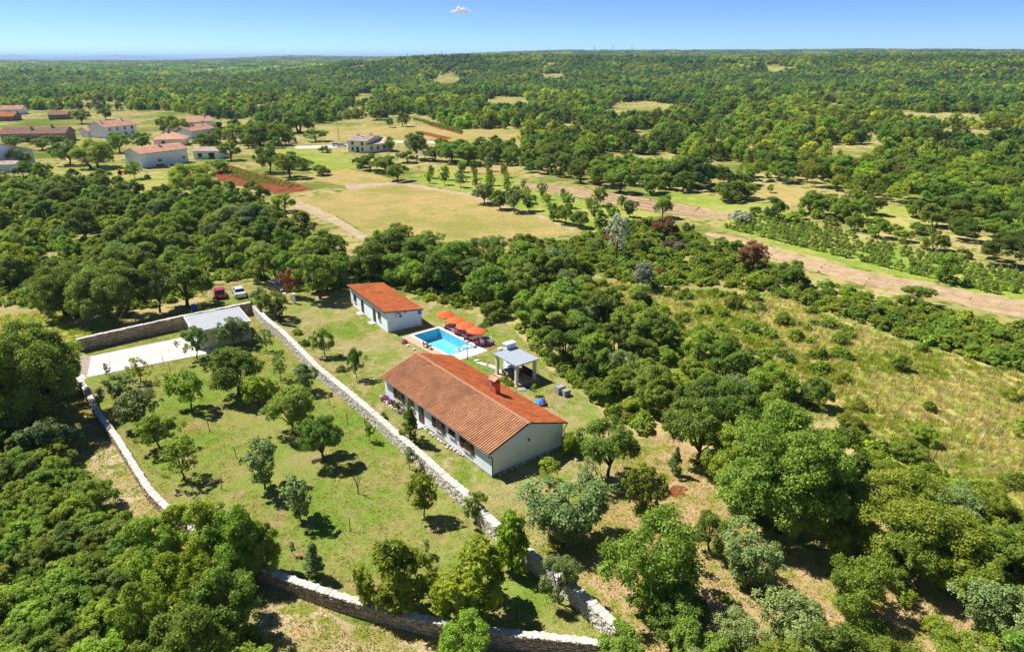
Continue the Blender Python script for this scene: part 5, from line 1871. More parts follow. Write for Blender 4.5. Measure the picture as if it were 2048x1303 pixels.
# ------------------------------------------------------------------ vegetation: shapes
def crown_quads(seed, w, h, z0, nblob, br, nleaf, ls, shape='round', flat=0.85, elong=1.5, upb=0.5, lobes=0):
    rng = np.random.default_rng(seed)
    s = rng.random(nblob * 6)
    if shape == 'vase':
        rf = lambda t: (0.38 + 0.62 * np.clip(t / 0.7, 0, 1)) * np.sqrt(np.clip(1 - np.clip((t - 0.62) / 0.42, 0, 1) ** 2, 0, 1))
    elif shape == 'cone':
        rf = lambda t: np.clip(1.02 - t, 0.1, 1) * np.clip(t * 6 + 0.45, 0, 1)
    elif shape == 'column':
        rf = lambda t: np.clip(1 - np.clip((t - 0.55) / 0.5, 0, 1) ** 1.6, 0.08, 1)
    elif shape == 'dome':
        rf = lambda t: np.sqrt(np.clip(1 - t ** 2.2, 0.02, 1))
    else:
        rf = lambda t: np.sqrt(np.clip(1 - ((t - 0.42) / 0.60) ** 2, 0.02, 1))
    wt = rf(s) + 0.15
    s = s[rng.random(len(s)) < wt / wt.max()][:nblob]
    nb = len(s)
    th = rng.uniform(0, 2 * math.pi, nb)
    rho = rng.random(nb) ** 0.42
    lob = 1 + 0.28 * np.sin(2 * th + rng.uniform(0, 6)) + 0.2 * np.sin(3 * th + rng.uniform(0, 6))
    brs = br * rng.uniform(0.6, 1.25, nb)
    Rr = np.maximum(rf(s) * w / 2 * lob - brs * 0.6, 0.02) * rho
    hc = h - z0
    C = np.stack([Rr * np.cos(th), Rr * np.sin(th), z0 + brs * 0.5 + s * np.maximum(hc - brs, 0.1)], 1)
    if lobes:                                   # clumps gathered on a few big limbs' masses, clefts between them
        tt = rng.permutation(np.linspace(0.12, 0.9, lobes))
        la = np.arange(lobes) * 2.4 + rng.uniform(0, 6)
        lr = w * rng.uniform(0.17, 0.27, lobes) * (6.0 / (lobes + 1)) ** 0.2
        lR = np.maximum(rf(tt) * w / 2 - lr * 0.8, 0.0) * rng.uniform(0.75, 1.1, lobes)
        LC = np.stack([lR * np.cos(la), lR * np.sin(la), z0 + lr * 0.7 + tt * np.maximum(hc - lr * 1.6, 0.1)], 1)
        li = rng.integers(0, lobes, nb)
        dd = rng.normal(size=(nb, 3))
        dd /= np.linalg.norm(dd, axis=1)[:, None]
        dd[:, 2] = np.where((dd[:, 2] < -0.4) & (rng.random(nb) < 0.6), -dd[:, 2], dd[:, 2])
        C = LC[li] + dd * (lr[li] * rng.uniform(0.55, 1.0, nb))[:, None] * np.array((1, 1, 0.85))
        C[:, 2] = np.maximum(C[:, 2], z0 * 0.6 + 0.1)
        brs = br * 0.72 * rng.uniform(0.6, 1.3, nb)
    pick = rng.choice(nb, nleaf, p=brs ** 2 / (brs ** 2).sum())
    d = rng.normal(size=(nleaf, 3))
    d /= np.linalg.norm(d, axis=1)[:, None]
    ax = C[pick] - np.array((0, 0, z0 + hc * 0.4))
    ax /= (np.linalg.norm(ax, axis=1)[:, None] + 1e-6)
    flip = ((d * ax).sum(1) < -0.25) & (rng.random(nleaf) < 0.75)
    d[flip] *= -1
    d[:, 2] = np.where((d[:, 2] < -0.3) & (rng.random(nleaf) < 0.5), -d[:, 2], d[:, 2])
    rr = brs[pick] * rng.uniform(0.55, 1.12, nleaf)
    shoot = rng.random(nleaf) < 0.10
    rr = np.where(shoot, rr * rng.uniform(1.1, 1.55, nleaf), rr)
    pos = C[pick] + d * rr[:, None] * np.array((1, 1, flat))
    pos[:, 2] = np.maximum(pos[:, 2], 0.05)
    nrm = d * 0.6 + rng.normal(0, 0.45, (nleaf, 3)) + np.array((0, 0, upb))
    nrm /= np.linalg.norm(nrm, axis=1)[:, None]
    t = np.cross(nrm, rng.normal(size=(nleaf, 3)))
    t /= (np.linalg.norm(t, axis=1)[:, None] + 1e-9)
    b = np.cross(nrm, t)
    sz = ls * rng.uniform(0.6, 1.3, nleaf)
    e1 = t * (sz * elong * 0.5)[:, None]
    e2 = b * (sz * 0.42)[:, None]
    Q = np.stack([pos - e1, pos + e2 - nrm * (sz * 0.06)[:, None], pos + e1, pos - e2 - nrm * (sz * 0.06)[:, None]], 1)
    bt = rng.normal(0.5, 0.16, nb)
    tone = np.clip(bt[pick] + rng.normal(0, 0.26, nleaf), 0, 1)
    return Q, tone, C


def trunk_mesh(seed, C, h, w, z0, r0, stems=1, pale=False):
    rng = np.random.default_rng(seed)
    mb_ = MB()
    idx = rng.choice(len(C), min(len(C), 9 if stems == 1 else 6), replace=False)
    zf = max(z0 * 0.9, h * 0.18)
    for k_ in range(stems):
        bx, by = (0, 0) if stems == 1 else (rng.normal(0, w * 0.05), rng.normal(0, w * 0.05))
        tx, ty = rng.normal(0, w * 0.03), rng.normal(0, w * 0.03)
        if stems > 1:
            q = C[rng.integers(len(C))]
            tx, ty = q[0] * 0.25, q[1] * 0.25
        mb_.tube([(bx, by, -0.1), (bx + tx * 0.4, by + ty * 0.4, zf * 0.6), (bx + tx, by + ty, zf), (bx + tx * 1.3, by + ty * 1.3, h * 0.62)], [r0 * 1.25, r0, r0 * 0.8, r0 * 0.3], 7)
        for i in idx[k_::stems]:
            c = C[i]
            mid = (bx + tx + (c[0] - tx) * 0.45, by + ty + (c[1] - ty) * 0.45, zf + (c[2] - zf) * 0.6 + 0.05 * h)
            mb_.tube([(bx + tx, by + ty, zf * 0.95), mid, tuple(c)], [r0 * 0.5, r0 * 0.33, r0 * 0.12], 5)
    return mb_.mesh('trunk', M['pale_bark' if pale else 'bark'], True)


SP = {}


def species(name, n, seed, w, h, z0, nblob, br, nleaf, ls, shape='round', r0=0.14, stems=1, elong=1.5, trunk=True, lobes=0):
    out = []
    for k_ in range(n):
        Q, tone, C = crown_quads(seed + k_, w, h, z0, nblob, br, nleaf, ls, shape, elong=elong, lobes=lobes)
        cm = quads_mesh('crown', Q, LEAF['oak'], tone)
        tm = trunk_mesh(seed + k_ + 50, C, h, w, z0, r0, stems) if trunk else None
        out.append((cm, tm, w, h))
    SP[name] = out


species('thick', 6, 220, 5.0, 5.0, 0.15, 150, 0.56, 17000, 0.125, 'round', 0.12, 2, lobes=9)
species('big', 3, 100, 8.0, 8.0, 0.15, 320, 0.74, 46000, 0.125, 'round', 0.26, 2, lobes=16)
species('mid', 4, 110, 5.0, 5.2, 0.9, 130, 0.58, 14000, 0.125, 'round', 0.14, lobes=9)
species('multi', 3, 120, 5.0, 4.6, 0.3, 110, 0.5, 13000, 0.125, 'vase', 0.09, 4)
species('small', 4, 130, 3.0, 3.2, 0.75, 70, 0.32, 3800, 0.135, 'round', 0.07)
species('sparse', 3, 140, 3.0, 3.2, 0.8, 60, 0.24, 1500, 0.13, 'round', 0.06)
species('vase', 3, 150, 3.0, 3.8, 0.5, 130, 0.24, 5200, 0.125, 'vase', 0.07)
species('thin', 3, 160, 1.2, 2.6, 0.6, 18, 0.2, 560, 0.12, 'column', 0.035)
species('cone', 3, 170, 2.2, 3.6, 0.3, 46, 0.3, 2500, 0.135, 'cone', 0.06)
species('shrub', 5, 180, 4.0, 2.8, 0.05, 120, 0.42, 9500, 0.12, 'dome', 0.05, 3, trunk=False, lobes=9)
species('bush', 4, 190, 3.0, 1.4, 0.03, 60, 0.32, 4000, 0.115, 'dome', trunk=False)
species('column', 2, 200, 1.0, 5.0, 0.1, 60, 0.2, 2600, 0.11, 'column', 0.06)
species('droop', 3, 210, 5.0, 5.0, 0.8, 80, 0.52, 6000, 0.22, 'round', 0.13, 1, 2.2)


def set_leaf(o, leaf):
    o.material_slots[0].link = 'OBJECT'
    o.material_slots[0].material = LEAF[leaf]


_cnt = [0]
PLACED = []


def tree(name, x, y, Hh, Ww, shape, leaf, label, cat='tree', group=None, trunk=True, z=0.0):
    vs_ = SP[shape]
    cm, tm, w, h = vs_[_cnt[0] % len(vs_)]
    _cnt[0] += 1
    rz = float(R.uniform(0, 6.28))
    sc = (Ww / w, Ww / w, Hh / h)
    PLACED.append((x, y, Ww / 2))
    if tm is None or not trunk:
        o = link(name, cm)
        o.location = (x, y, z)
        o.rotation_euler = (0, 0, rz)
        o.scale = sc
        set_leaf(o, leaf)
        return tag(o, label, cat, group)
    e = empty(name, (x, y, z), rz, label, cat, group)
    e.scale = sc
    link('trunk', tm, e)
    c = link('crown', cm, e)
    set_leaf(c, leaf)
    return e


def ptree(name, box, shape, leaf, label, cat='tree', group=None, hs=1.0, ws=1.0):
    """box: base pixel x, y, crown top row, crown width in pixels."""
    bx, by, ty, wp = box
    x, y = spot(bx, by)
    Ww = wp / ppm(bx, by) * ws
    Hh = height_at(bx, by, ty) * hs
    return tree(name, x, y, max(Hh, 0.4), Ww, shape, leaf, label, cat, group)


# ------------------------------------------------------------------ vegetation: the orchard and garden, one by one
OR = [
    ('fruit_tree', (242, 803, 747, 60), 'small', 'olive', 'grey-green fruit tree on the lawn, first one in from the driveway corner'),
    ('fruit_tree', (279, 853, 781, 80), 'small', 'olive', 'broad silvery fruit tree beside the wall along the dry track'),
    ('fruit_tree', (320, 896, 830, 74), 'small', 'ash', 'bright green fruit tree just below the broad silvery one'),
    ('fruit_tree', (370, 958, 876, 84), 'sparse', 'oak', 'loose open fruit tree with a ragged shadow near the track-side wall'),
    ('fruit_tree', (383, 817, 738, 66), 'small', 'oak', 'fruit tree with a tall bare stem in the middle of the upper lawn'),
    ('young_tree', (335, 779, 738, 28), 'thin', 'ash', 'slim young tree beside the tall-stemmed fruit tree'),
    ('fruit_tree', (394, 718, 654, 50), 'small', 'olive', 'fruit tree standing in front of the garage doors at the driveway edge'),
    ('olive_tree', (470, 694, 634, 58), 'small', 'olive', 'grey olive tree growing in front of the garage wall'),
    ('leafy_tree', (478, 788, 688, 114), 'mid', 'deep', 'largest dark green tree of the upper lawn, below the garage'),
    ('young_tree', (281, 764, 716, 46), 'sparse', 'lime', 'yellow-green young tree at the lower edge of the driveway'),
    ('young_tree', (215, 756, 724, 14), 'thin', 'olive', 'thin twiggy sapling at the lower driveway edge'),
    ('young_tree', (519, 812, 752, 58), 'small', 'lime', 'bright yellow-green round tree tucked against the largest dark tree'),
    ('young_tree', (561, 758, 710, 36), 'sparse', 'oak', 'small loose tree between the big dark tree and the white wall'),
    ('olive_tree', (612, 783, 728, 50), 'small', 'olive', 'fluffy grey-green tree close to the white stone wall'),
    ('leafy_tree', (588, 866, 772, 108), 'mid', 'oak', 'big dark tree in the middle of the lawn, upper one of the central pair'),
    ('leafy_tree', (647, 920, 828, 96), 'mid', 'oak', 'dark round tree casting a wide shadow, lower one of the central pair'),
    ('pear_tree', (530, 978, 880, 80), 'vase', 'olive', 'upright spreading grey-green tree left of the pear tree'),
    ('pear_tree', (602, 1041, 956, 72), 'vase', 'olive', 'neat vase-shaped pear tree with a short clean stem'),
    ('willow_tree', (848, 1033, 946, 60), 'vase', 'lime', 'feathery yellow-green vase-shaped tree near the white wall'),
    ('young_tree', (819, 938, 890, 28), 'thin', 'olive', 'bushy sapling leaning on the white wall opposite the house'),
    ('young_tree', (740, 882, 832, 22), 'thin', 'oak', 'thin sparse sapling next to the white wall'),
    ('young_tree', (632, 1155, 1078, 46), 'cone', 'olive', 'conical grey-green young tree near the curved front wall'),
    ('young_tree', (586, 1110, 1080, 13), 'thin', 'olive', 'tiny thin sapling behind the conical young tree'),
    ('young_tree', (852, 1110, 1070, 18), 'thin', 'olive', 'little sapling with a long thin shadow above the walnut trees'),
    ('walnut_tree', (800, 1222, 1085, 120), 'droop', 'ash', 'bright green walnut tree hanging over the curved front wall'),
    ('walnut_tree', (948, 1238, 1105, 135), 'droop', 'lime', 'wide yellow-green walnut tree in the lawn corner'),
    ('bushy_tree', (937, 1335, 1234, 98), 'mid', 'ash', 'blue-green bushy tree in front of the curved wall'),
    ('walnut_tree', (1024, 1138, 1030, 74), 'droop', 'lime', 'yellow-green tree growing against the white wall below the house'),
    ('bushy_tree', (950, 1042, 982, 44), 'small', 'deep', 'compact dark bush clinging to the white wall'),
    ('olive_tree', (1118, 1206, 1108, 76), 'mid', 'olive', 'grey-green olive tree straddling the near end of the white wall'),
    ('bushy_tree', (1130, 1082, 968, 165), 'multi', 'olive', 'wide many-stemmed grey-green bush in front of the gable'),
    ('bushy_tree', (1305, 1205, 1050, 185), 'multi', 'ash', 'huge spreading bush to the side of the white wall end'),
    ('young_tree', (1283, 1044, 935, 74), 'vase', 'ash', 'upright leafy tree beside the red soil patch'),
    ('leafy_tree', (1215, 952, 828, 112), 'mid', 'oak', 'dark tree with several visible trunks right behind the house corner'),
    ('young_tree', (1350, 950, 893, 38), 'cone', 'olive', 'small dark conical bush standing alone above the red soil patch'),
    ('young_tree', (1095, 968, 916, 50), 'sparse', 'ash', 'young light green tree standing off the shaded gable'),
    ('young_tree', (1174, 985, 915, 42), 'sparse', 'olive', 'tall thin open sapling between gable and dark multi-trunk tree'),
    ('ornamental_tree', (822, 886, 803, 52), 'cone', 'lime', 'yellow-leaved ornamental tree in front of the house door'),
    ('cypress_tree', (562, 648, 588, 13), 'column', 'cypress', 'narrow dark cypress by the upper end of the white wall'),
    ('bushy_tree', (525, 628, 575, 46), 'small', 'olive', 'grey-green bush at the corner of the two stone walls'),
    ('bushy_tree', (553, 636, 580, 52), 'small', 'ash', 'bright green bush between the wall corner and the cypress'),
    ('copper_tree', (585, 594, 536, 40), 'small', 'rust', 'copper-red small tree beside the black car'),
    ('young_tree', (714, 757, 697, 32), 'small', 'oak', 'little round tree in the yard between wall and outbuilding'),
    ('young_tree', (650, 712, 656, 40), 'small', 'oak', 'small tree in the yard near the upper stretch of the white wall'),
    ('olive_tree', (533, 702, 656, 32), 'sparse', 'olive', 'small olive tree on the lawn beside the garage shadow'),
    ('big_tree', (1555, 1050, 812, 250), 'big', 'deep', 'enormous dark broadleaf tree dominating the grove'),
    ('leafy_tree', (1500, 1035, 900, 130), 'thick', 'deep', 'low leafy tree filling the camera side of the enormous tree'),
    ('leafy_tree', (1640, 1050, 900, 130), 'thick', 'deep', 'dark low tree under the meadow side of the enormous tree'),
    ('leafy_tree', (1450, 960, 850, 110), 'thick', 'ash', 'fresh green tree between red soil patch and the enormous tree'),
    ('leafy_tree', (1395, 925, 790, 130), 'mid', 'oak', 'dark tree leaning against the flank of the enormous tree'),
    ('leafy_tree', (1460, 870, 765, 110), 'mid', 'deep', 'dark tree standing directly behind the enormous tree'),
    ('leafy_tree', (1665, 985, 850, 120), 'mid', 'deep', 'dark tree on the far side of the enormous tree, towards the meadow'),
    ('leafy_tree', (1800, 1115, 955, 230), 'big', 'ash', 'spreading mid-green tree below the enormous one'),
    ('leafy_tree', (1800, 1180, 1070, 110), 'mid', 'ash', 'round tree at the shady edge of the dry clearing'),
    ('leafy_tree', (1930, 1200, 1100, 130), 'mid', 'ash', 'light green tree at the far end of the dry clearing'),
    ('young_tree', (1665, 1125, 1052, 60), 'sparse', 'ash', 'sparse sapling in the shadow of the enormous tree'),
    ('bushy_tree', (1700, 1228, 1128, 125), 'multi', 'ash', 'many-stemmed bush in the middle of the dry clearing'),
    ('bushy_tree', (1485, 1168, 1060, 110), 'multi', 'olive', 'blue-green feathery bush below the enormous tree'),
    ('bushy_tree', (1418, 1102, 1022, 78), 'mid', 'deep', 'dense bush between red soil patch and the blue-green bush'),
    ('young_tree', (1808, 1215, 1180, 40), 'sparse', 'lime', 'tiny yellow-leaved sapling in the dry clearing'),
    ('big_tree', (75, 852, 640, 200), 'big', 'oak', 'big loose oak standing outside the driveway entrance'),
    ('big_tree', (20, 830, 660, 150), 'big', 'deep', 'dark tree half cut by the picture edge near the driveway'),
    ('bushy_tree', (105, 915, 834, 110), 'shrub', 'olive', 'round pale-leaved bush at the edge of the dry track'),
    ('leafy_tree', (405, 1135, 992, 118), 'thick', 'ash', 'tallest leafy tree growing over the bend of the stone wall'),
    ('leafy_tree', (480, 1155, 1012, 108), 'thick', 'ash', 'tree at the wall bend reaching out over the lawn'),
    ('leafy_tree', (525, 1150, 1040, 80), 'thick', 'oak', 'smaller round crown over the lawn beside the wall bend'),
    ('leafy_tree', (320, 1165, 1030, 110), 'thick', 'ash', 'light green tree on the track side of the wall bend'),
    ('leafy_tree', (385, 1225, 1100, 115), 'thick', 'lime', 'yellow-green tree just below the wall bend'),
    ('leafy_tree', (465, 1265, 1130, 125), 'thick', 'oak', 'dark leafy tree below the wall bend, nearest the curved wall'),
    ('leafy_tree', (300, 1280, 1150, 110), 'thick', 'ash', 'fresh green tree amid the shrubbery below the wall bend'),
    ('leafy_tree', (390, 1365, 1215, 140), 'thick', 'oak', 'tree at the lower picture edge below the yellow-green one'),
    ('yellow_bush', (35, 560, 480, 90), 'mid', 'lime', 'yellowing bush at the picture edge in the thicket behind the driveway'),
    ('leafy_tree', (225, 640, 520, 150), 'big', 'deep', 'dark umbrella-shaped tree with bare stems behind the back wall'),
    ('leafy_tree', (375, 612, 510, 115), 'mid', 'oak', 'round tree directly behind the wheelie bins'),
    ('leafy_tree', (320, 625, 520, 70), 'mid', 'deep', 'dark tree between the umbrella-shaped tree and the one by the bins'),
    ('leafy_tree', (140, 632, 520, 120), 'big', 'deep', 'dark tree on the driveway side of the umbrella-shaped tree'),
    ('leafy_tree', (640, 596, 500, 95), 'mid', 'deep', 'dark rounded tree filling the gap between copper tree and outbuilding'),
    ('bare_tree', (1232, 520, 425, 50), 'sparse', 'silver', 'half-dead pale tree sticking out of the thicket beyond the hay field'),
    ('silver_bush', (1285, 580, 525, 48), 'small', 'silver', 'silvery-white bush in the scrub above the meadow'),
    ('silver_bush', (1482, 445, 418, 48), 'shrub', 'silver', 'silvery bush at the corner of the vineyard'),
    ('rusty_bush', (1505, 545, 480, 60), 'mid', 'rust', 'rust-brown dying bush beside the straw strip'),
    ('rusty_bush', (1330, 480, 430, 50), 'mid', 'rust', 'brownish bush in the thicket at the end of the stubble strip'),
    ('leafy_tree', (1885, 566, 505, 50), 'small', 'oak', 'single round tree among the vines beside the straw strip'),
    ('cypress_tree', (442, 275, 226, 13), 'column', 'cypress', 'tall dark cypress in the village behind the walnut'),
    ('cypress_tree', (1228, 240, 221, 6), 'column', 'cypress', 'lone dark cypress far off in the woodland'),
    ('young_tree', (1068, 790, 765, 16), 'thin', 'lime', 'small yellow-green shrub by the paving at the pavilion'),
    ('bushy_tree', (1140, 905, 862, 46), 'shrub', 'lime', 'bright shrub hugging the far corner of the gable'),
]
for nm, bx_, sh, lf, lab in OR:
    ptree(nm, bx_, sh, lf, lab, 'bush' if 'bush' in nm else 'tree')

# leafless little tree on the lawn
bt = empty('bare_sapling', (*spot(716, 987), 0), 0, 'leafless dead sapling with thin forked twigs on the lawn', 'tree')
t_ = MB()
t_.tube([(0, 0, 0), (0.05, 0, 0.7), (-0.05, 0.05, 1.1)], [0.06, 0.05, 0.035], 6)
t_.build('trunk', M['bark'], bt)
t_ = MB()
rr_ = np.random.default_rng(9)
for k in range(9):
    t = rr_.uniform(0, 6.28)
    e = (0.75 * math.cos(t) * rr_.uniform(0.4, 1), 0.75 * math.sin(t) * rr_.uniform(0.4, 1), rr_.uniform(1.5, 2.3))
    t_.tube([(0, 0, rr_.uniform(0.6, 1.1)), (e[0] * 0.6, e[1] * 0.6, e[2] * 0.7), e], [0.025, 0.018, 0.006], 4)
t_.build('twigs', M['bark'], bt)

# flower beds
for p, lf, s, lab in (((770, 800), 'pink', 0.9, 'pink flowering clump at the far corner of the house'), ((783, 808), 'pink', 0.8, 'second pink flowering clump along the house wall'),
                      ((793, 815), 'lime', 0.8, 'yellow-green flowering clump beside the pink ones'), ((806, 826), 'pink', 0.7, 'pink clump next to the door step'),
                      ((812, 834), 'silver', 0.8, 'white-flowering clump by the house door'), ((809, 686), 'pink', 0.7, 'small pink flower clump at the pool paving'),
                      ((1010, 764), 'lime', 1.0, 'light green plant beside the pavilion, behind the roof ridge'), ((1020, 770), 'lime', 0.8, 'low green plant at the pavilion pillar'),
                      ((962, 660), 'olive', 1.2, 'pale shrub on the lawn behind the parasols'), ((975, 648), 'ash', 1.6, 'taller green shrub at the thicket edge behind the parasols'),
                      ((684, 742), 'ash', 1.0, 'low green shrub on the yard side of the white wall'), ((610, 690), 'lime', 1.2, 'bright green shrub on the yard side of the wall'),
                      ((596, 668), 'ash', 1.2, 'green shrub near the cypress on the yard side of the wall'), ((766, 836), 'olive', 0.9, 'greyish shrub leaning on the white wall near the house')):
    x, y = spot(*p)
    tree('flower_clump' if lf in ('pink', 'silver') else 'low_shrub', x, y, 0.55 * s + 0.2, 1.2 * s, 'bush', lf, lab, 'plant')

LAND = [((445, 600), 'the parked cars'), ((395, 620), 'the wheelie bins'), ((160, 700), 'the driveway end of the back wall'), ((35, 560), 'the yellowing bush'), ((300, 360), 'the village meadow'), ((520, 380), 'the red soil strips'),
        ((700, 460), 'the hay field path'), ((590, 600), 'the copper tree'), ((750, 560), 'the outbuilding'), ((910, 610), 'the parasols'), ((1050, 680), 'the pavilion'), ((1125, 780), 'the concrete blocks'), ((1215, 950), 'the multi-trunk tree'),
        ((1555, 1050), 'the enormous tree'), ((1285, 580), 'the silvery scrub bush'), ((1232, 520), 'the half-dead pale tree'), ((900, 505), 'the hay field'), ((1505, 545), 'the rust-brown bush'), ((1740, 560), 'the straw strip'),
        ((2000, 620), 'the wide end of the straw strip'), ((1885, 566), 'the lone tree in the vines'), ((1350, 975), 'the red soil patch'), ((1226, 1288), 'the near end of the white wall'), ((1700, 1228), 'the bush in the dry clearing'),
        ((1930, 1200), 'the far end of the dry clearing'), ((1900, 850), 'the open meadow'), ((430, 1200), 'the wall bend'), ((105, 915), 'the pale-leaved bush'), ((230, 1040), 'the dry track'), ((50, 1200), 'the lower picture corner'),
        ((75, 852), 'the big loose oak'), ((738, 300), 'the villa'), ((330, 335), 'the white barn'), ((65, 285), 'the long brown house'), ((245, 275), 'the white two-storey house'), ((30, 335), 'the bluish gable house'),
        ((442, 275), 'the village cypress'), ((850, 322), 'the open shelter'), ((1000, 410), 'the orchard rows'), ((1200, 400), 'the stubble strip'), ((1570, 390), 'the tan clearing'), ((1482, 445), 'the silvery vineyard bush'),
        ((1228, 240), 'the lone far cypress'), ((1465, 235), 'the white gravel bend'), ((868, 265), 'the red maize strip'), ((2040, 500), 'the upper vineyard corner'), ((117, 240), 'the low farm shed'), ((1760, 440), 'the clearing above the vines'),
        ((1650, 700), 'the middle of the meadow'), ((1400, 640), 'the scrub corner of the meadow')]
LAND = [(spot(*p), t) for p, t in LAND]


def near(x, y):
    return min(LAND, key=lambda q: (q[0][0] - x) ** 2 + (q[0][1] - y) ** 2)[1]


# trees and bushes of the village and the fields
VT = [(195, 335, 275, 78, 'big', 'ash'), (140, 330, 278, 55, 'mid', 'oak'), (42, 335, 295, 45, 'mid', 'ash'), (85, 300, 275, 40, 'mid', 'deep'), (110, 295, 268, 45, 'mid', 'oak'), (240, 305, 262, 45, 'mid', 'deep'),
      (285, 300, 262, 40, 'mid', 'deep'), (420, 310, 262, 55, 'big', 'deep'), (340, 265, 228, 45, 'big', 'oak'), (365, 275, 235, 45, 'big', 'oak'), (212, 240, 215, 26, 'mid', 'deep'), (165, 248, 218, 38, 'mid', 'oak'),
      (462, 320, 280, 40, 'mid', 'lime'), (480, 285, 245, 60, 'big', 'ash'), (520, 290, 240, 55, 'big', 'oak'), (555, 290, 243, 45, 'mid', 'ash'), (440, 345, 318, 45, 'small', 'deep'), (540, 345, 285, 50, 'mid', 'oak'),
      (580, 355, 300, 58, 'mid', 'oak'), (598, 265, 212, 60, 'big', 'oak'), (632, 283, 255, 45, 'mid', 'oak'), (650, 305, 290, 25, 'shrub', 'olive'), (270, 358, 322, 30, 'small', 'lime'), (295, 358, 348, 14, 'bush', 'deep'),
      (760, 240, 215, 40, 'big', 'deep'), (806, 253, 222, 28, 'mid', 'oak'), (835, 318, 260, 48, 'mid', 'deep'), (780, 303, 272, 22, 'small', 'deep'), (740, 340, 305, 45, 'mid', 'oak'), (770, 345, 310, 55, 'mid', 'deep'),
      (795, 362, 325, 48, 'mid', 'oak'), (720, 335, 312, 35, 'shrub', 'oak'), (815, 325, 300, 40, 'mid', 'deep'), (870, 322, 290, 42, 'mid', 'deep'), (905, 326, 280, 60, 'mid', 'oak'), (940, 330, 285, 60, 'mid', 'deep'),
      (915, 250, 230, 26, 'small', 'oak'), (968, 408, 365, 45, 'mid', 'olive'), (1000, 418, 378, 40, 'mid', 'oak'), (1028, 424, 370, 42, 'mid', 'olive'), (1108, 442, 402, 28, 'cone', 'deep'), (1130, 448, 405, 40, 'mid', 'deep'),
      (1160, 455, 420, 40, 'mid', 'oak'), (1200, 460, 415, 40, 'cone', 'deep'), (570, 422, 383, 45, 'mid', 'ash'), (640, 350, 328, 40, 'shrub', 'oak'), (600, 338, 312, 50, 'shrub', 'oak'), (1325, 435, 388, 40, 'mid', 'oak'),
      (1455, 400, 358, 80, 'shrub', 'oak'), (1480, 396, 360, 60, 'mid', 'deep'), (1655, 430, 385, 75, 'shrub', 'deep'), (1540, 385, 368, 16, 'small', 'ash'), (1240, 385, 330, 60, 'mid', 'oak'), (1200, 372, 318, 60, 'mid', 'deep'),
      (1160, 365, 315, 50, 'mid', 'oak'), (1300, 388, 345, 50, 'mid', 'deep'), (1832, 612, 570, 70, 'mid', 'deep'), (1580, 572, 520, 60, 'mid', 'deep'), (1655, 1000, 940, 60, 'mid', 'deep'),
      (800, 500, 445, 65, 'mid', 'deep'), (840, 505, 468, 55, 'mid', 'oak'), (780, 255, 236, 18, 'small', 'oak'), (30, 300, 270, 40, 'mid', 'oak'), (390, 395, 322, 100, 'big', 'ash'), (505, 470, 400, 85, 'big', 'olive'), (465, 470, 405, 70, 'big', 'olive')]
LN = {'deep': 'dark green', 'oak': 'mid-green', 'ash': 'fresh green', 'lime': 'yellow-green', 'olive': 'grey-green', 'bramble': 'bright green', 'rust': 'rusty brown', 'silver': 'silvery', 'dead': 'bare brown', 'wood_a': 'green', 'wood_b': 'dark green'}
for bx_, by_, ty_, wp_, sh, lf in VT:
    zone = 'in the village gardens' if bx_ < 480 else ('around the hay field and the villa' if bx_ < 1050 else 'along the stubble strips')
    kindw = 'bush' if sh in ('shrub', 'bush') else 'tree'
    lab = '%s %s %s standing near %s' % ('large' if wp_ / ppm(bx_, by_) > 8 else 'small', LN[lf], kindw, near(*spot(bx_, by_)))
    ptree('garden_tree' if kindw == 'tree' else 'garden_bush', (bx_, by_, ty_, wp_), sh, lf, lab, kindw, '%ss near %s' % (kindw, near(*spot(bx_, by_))))
gpoly = SHEET['field_grove']
n = 0
a0 = np.array(spot(850, 368))
a1 = np.array(spot(1230, 420))
dirv = (a1 - a0) / np.linalg.norm(a1 - a0)
nv = np.array((-dirv[1], dirv[0]))
for i in range(-1, 18):
    for j in range(-3, 6):
        q = a0 + dirv * i * 6.0 + nv * (j * 7.5 + 2) + R.normal(0, 0.3, 2)
        if bool(inside(gpoly, q[0], q[1])) and R.random() < 0.88:
            hh = R.uniform(2.6, 5.0)
            tree('orchard_tree', q[0], q[1], hh, hh * R.uniform(0.5, 0.95), ('vase', 'small')[int(R.integers(2))], ('ash', 'oak', 'olive')[int(R.integers(3))], 'slender orchard tree planted in rows beside the hay field', 'tree', 'orchard rows beside the hay field')
            n += 1


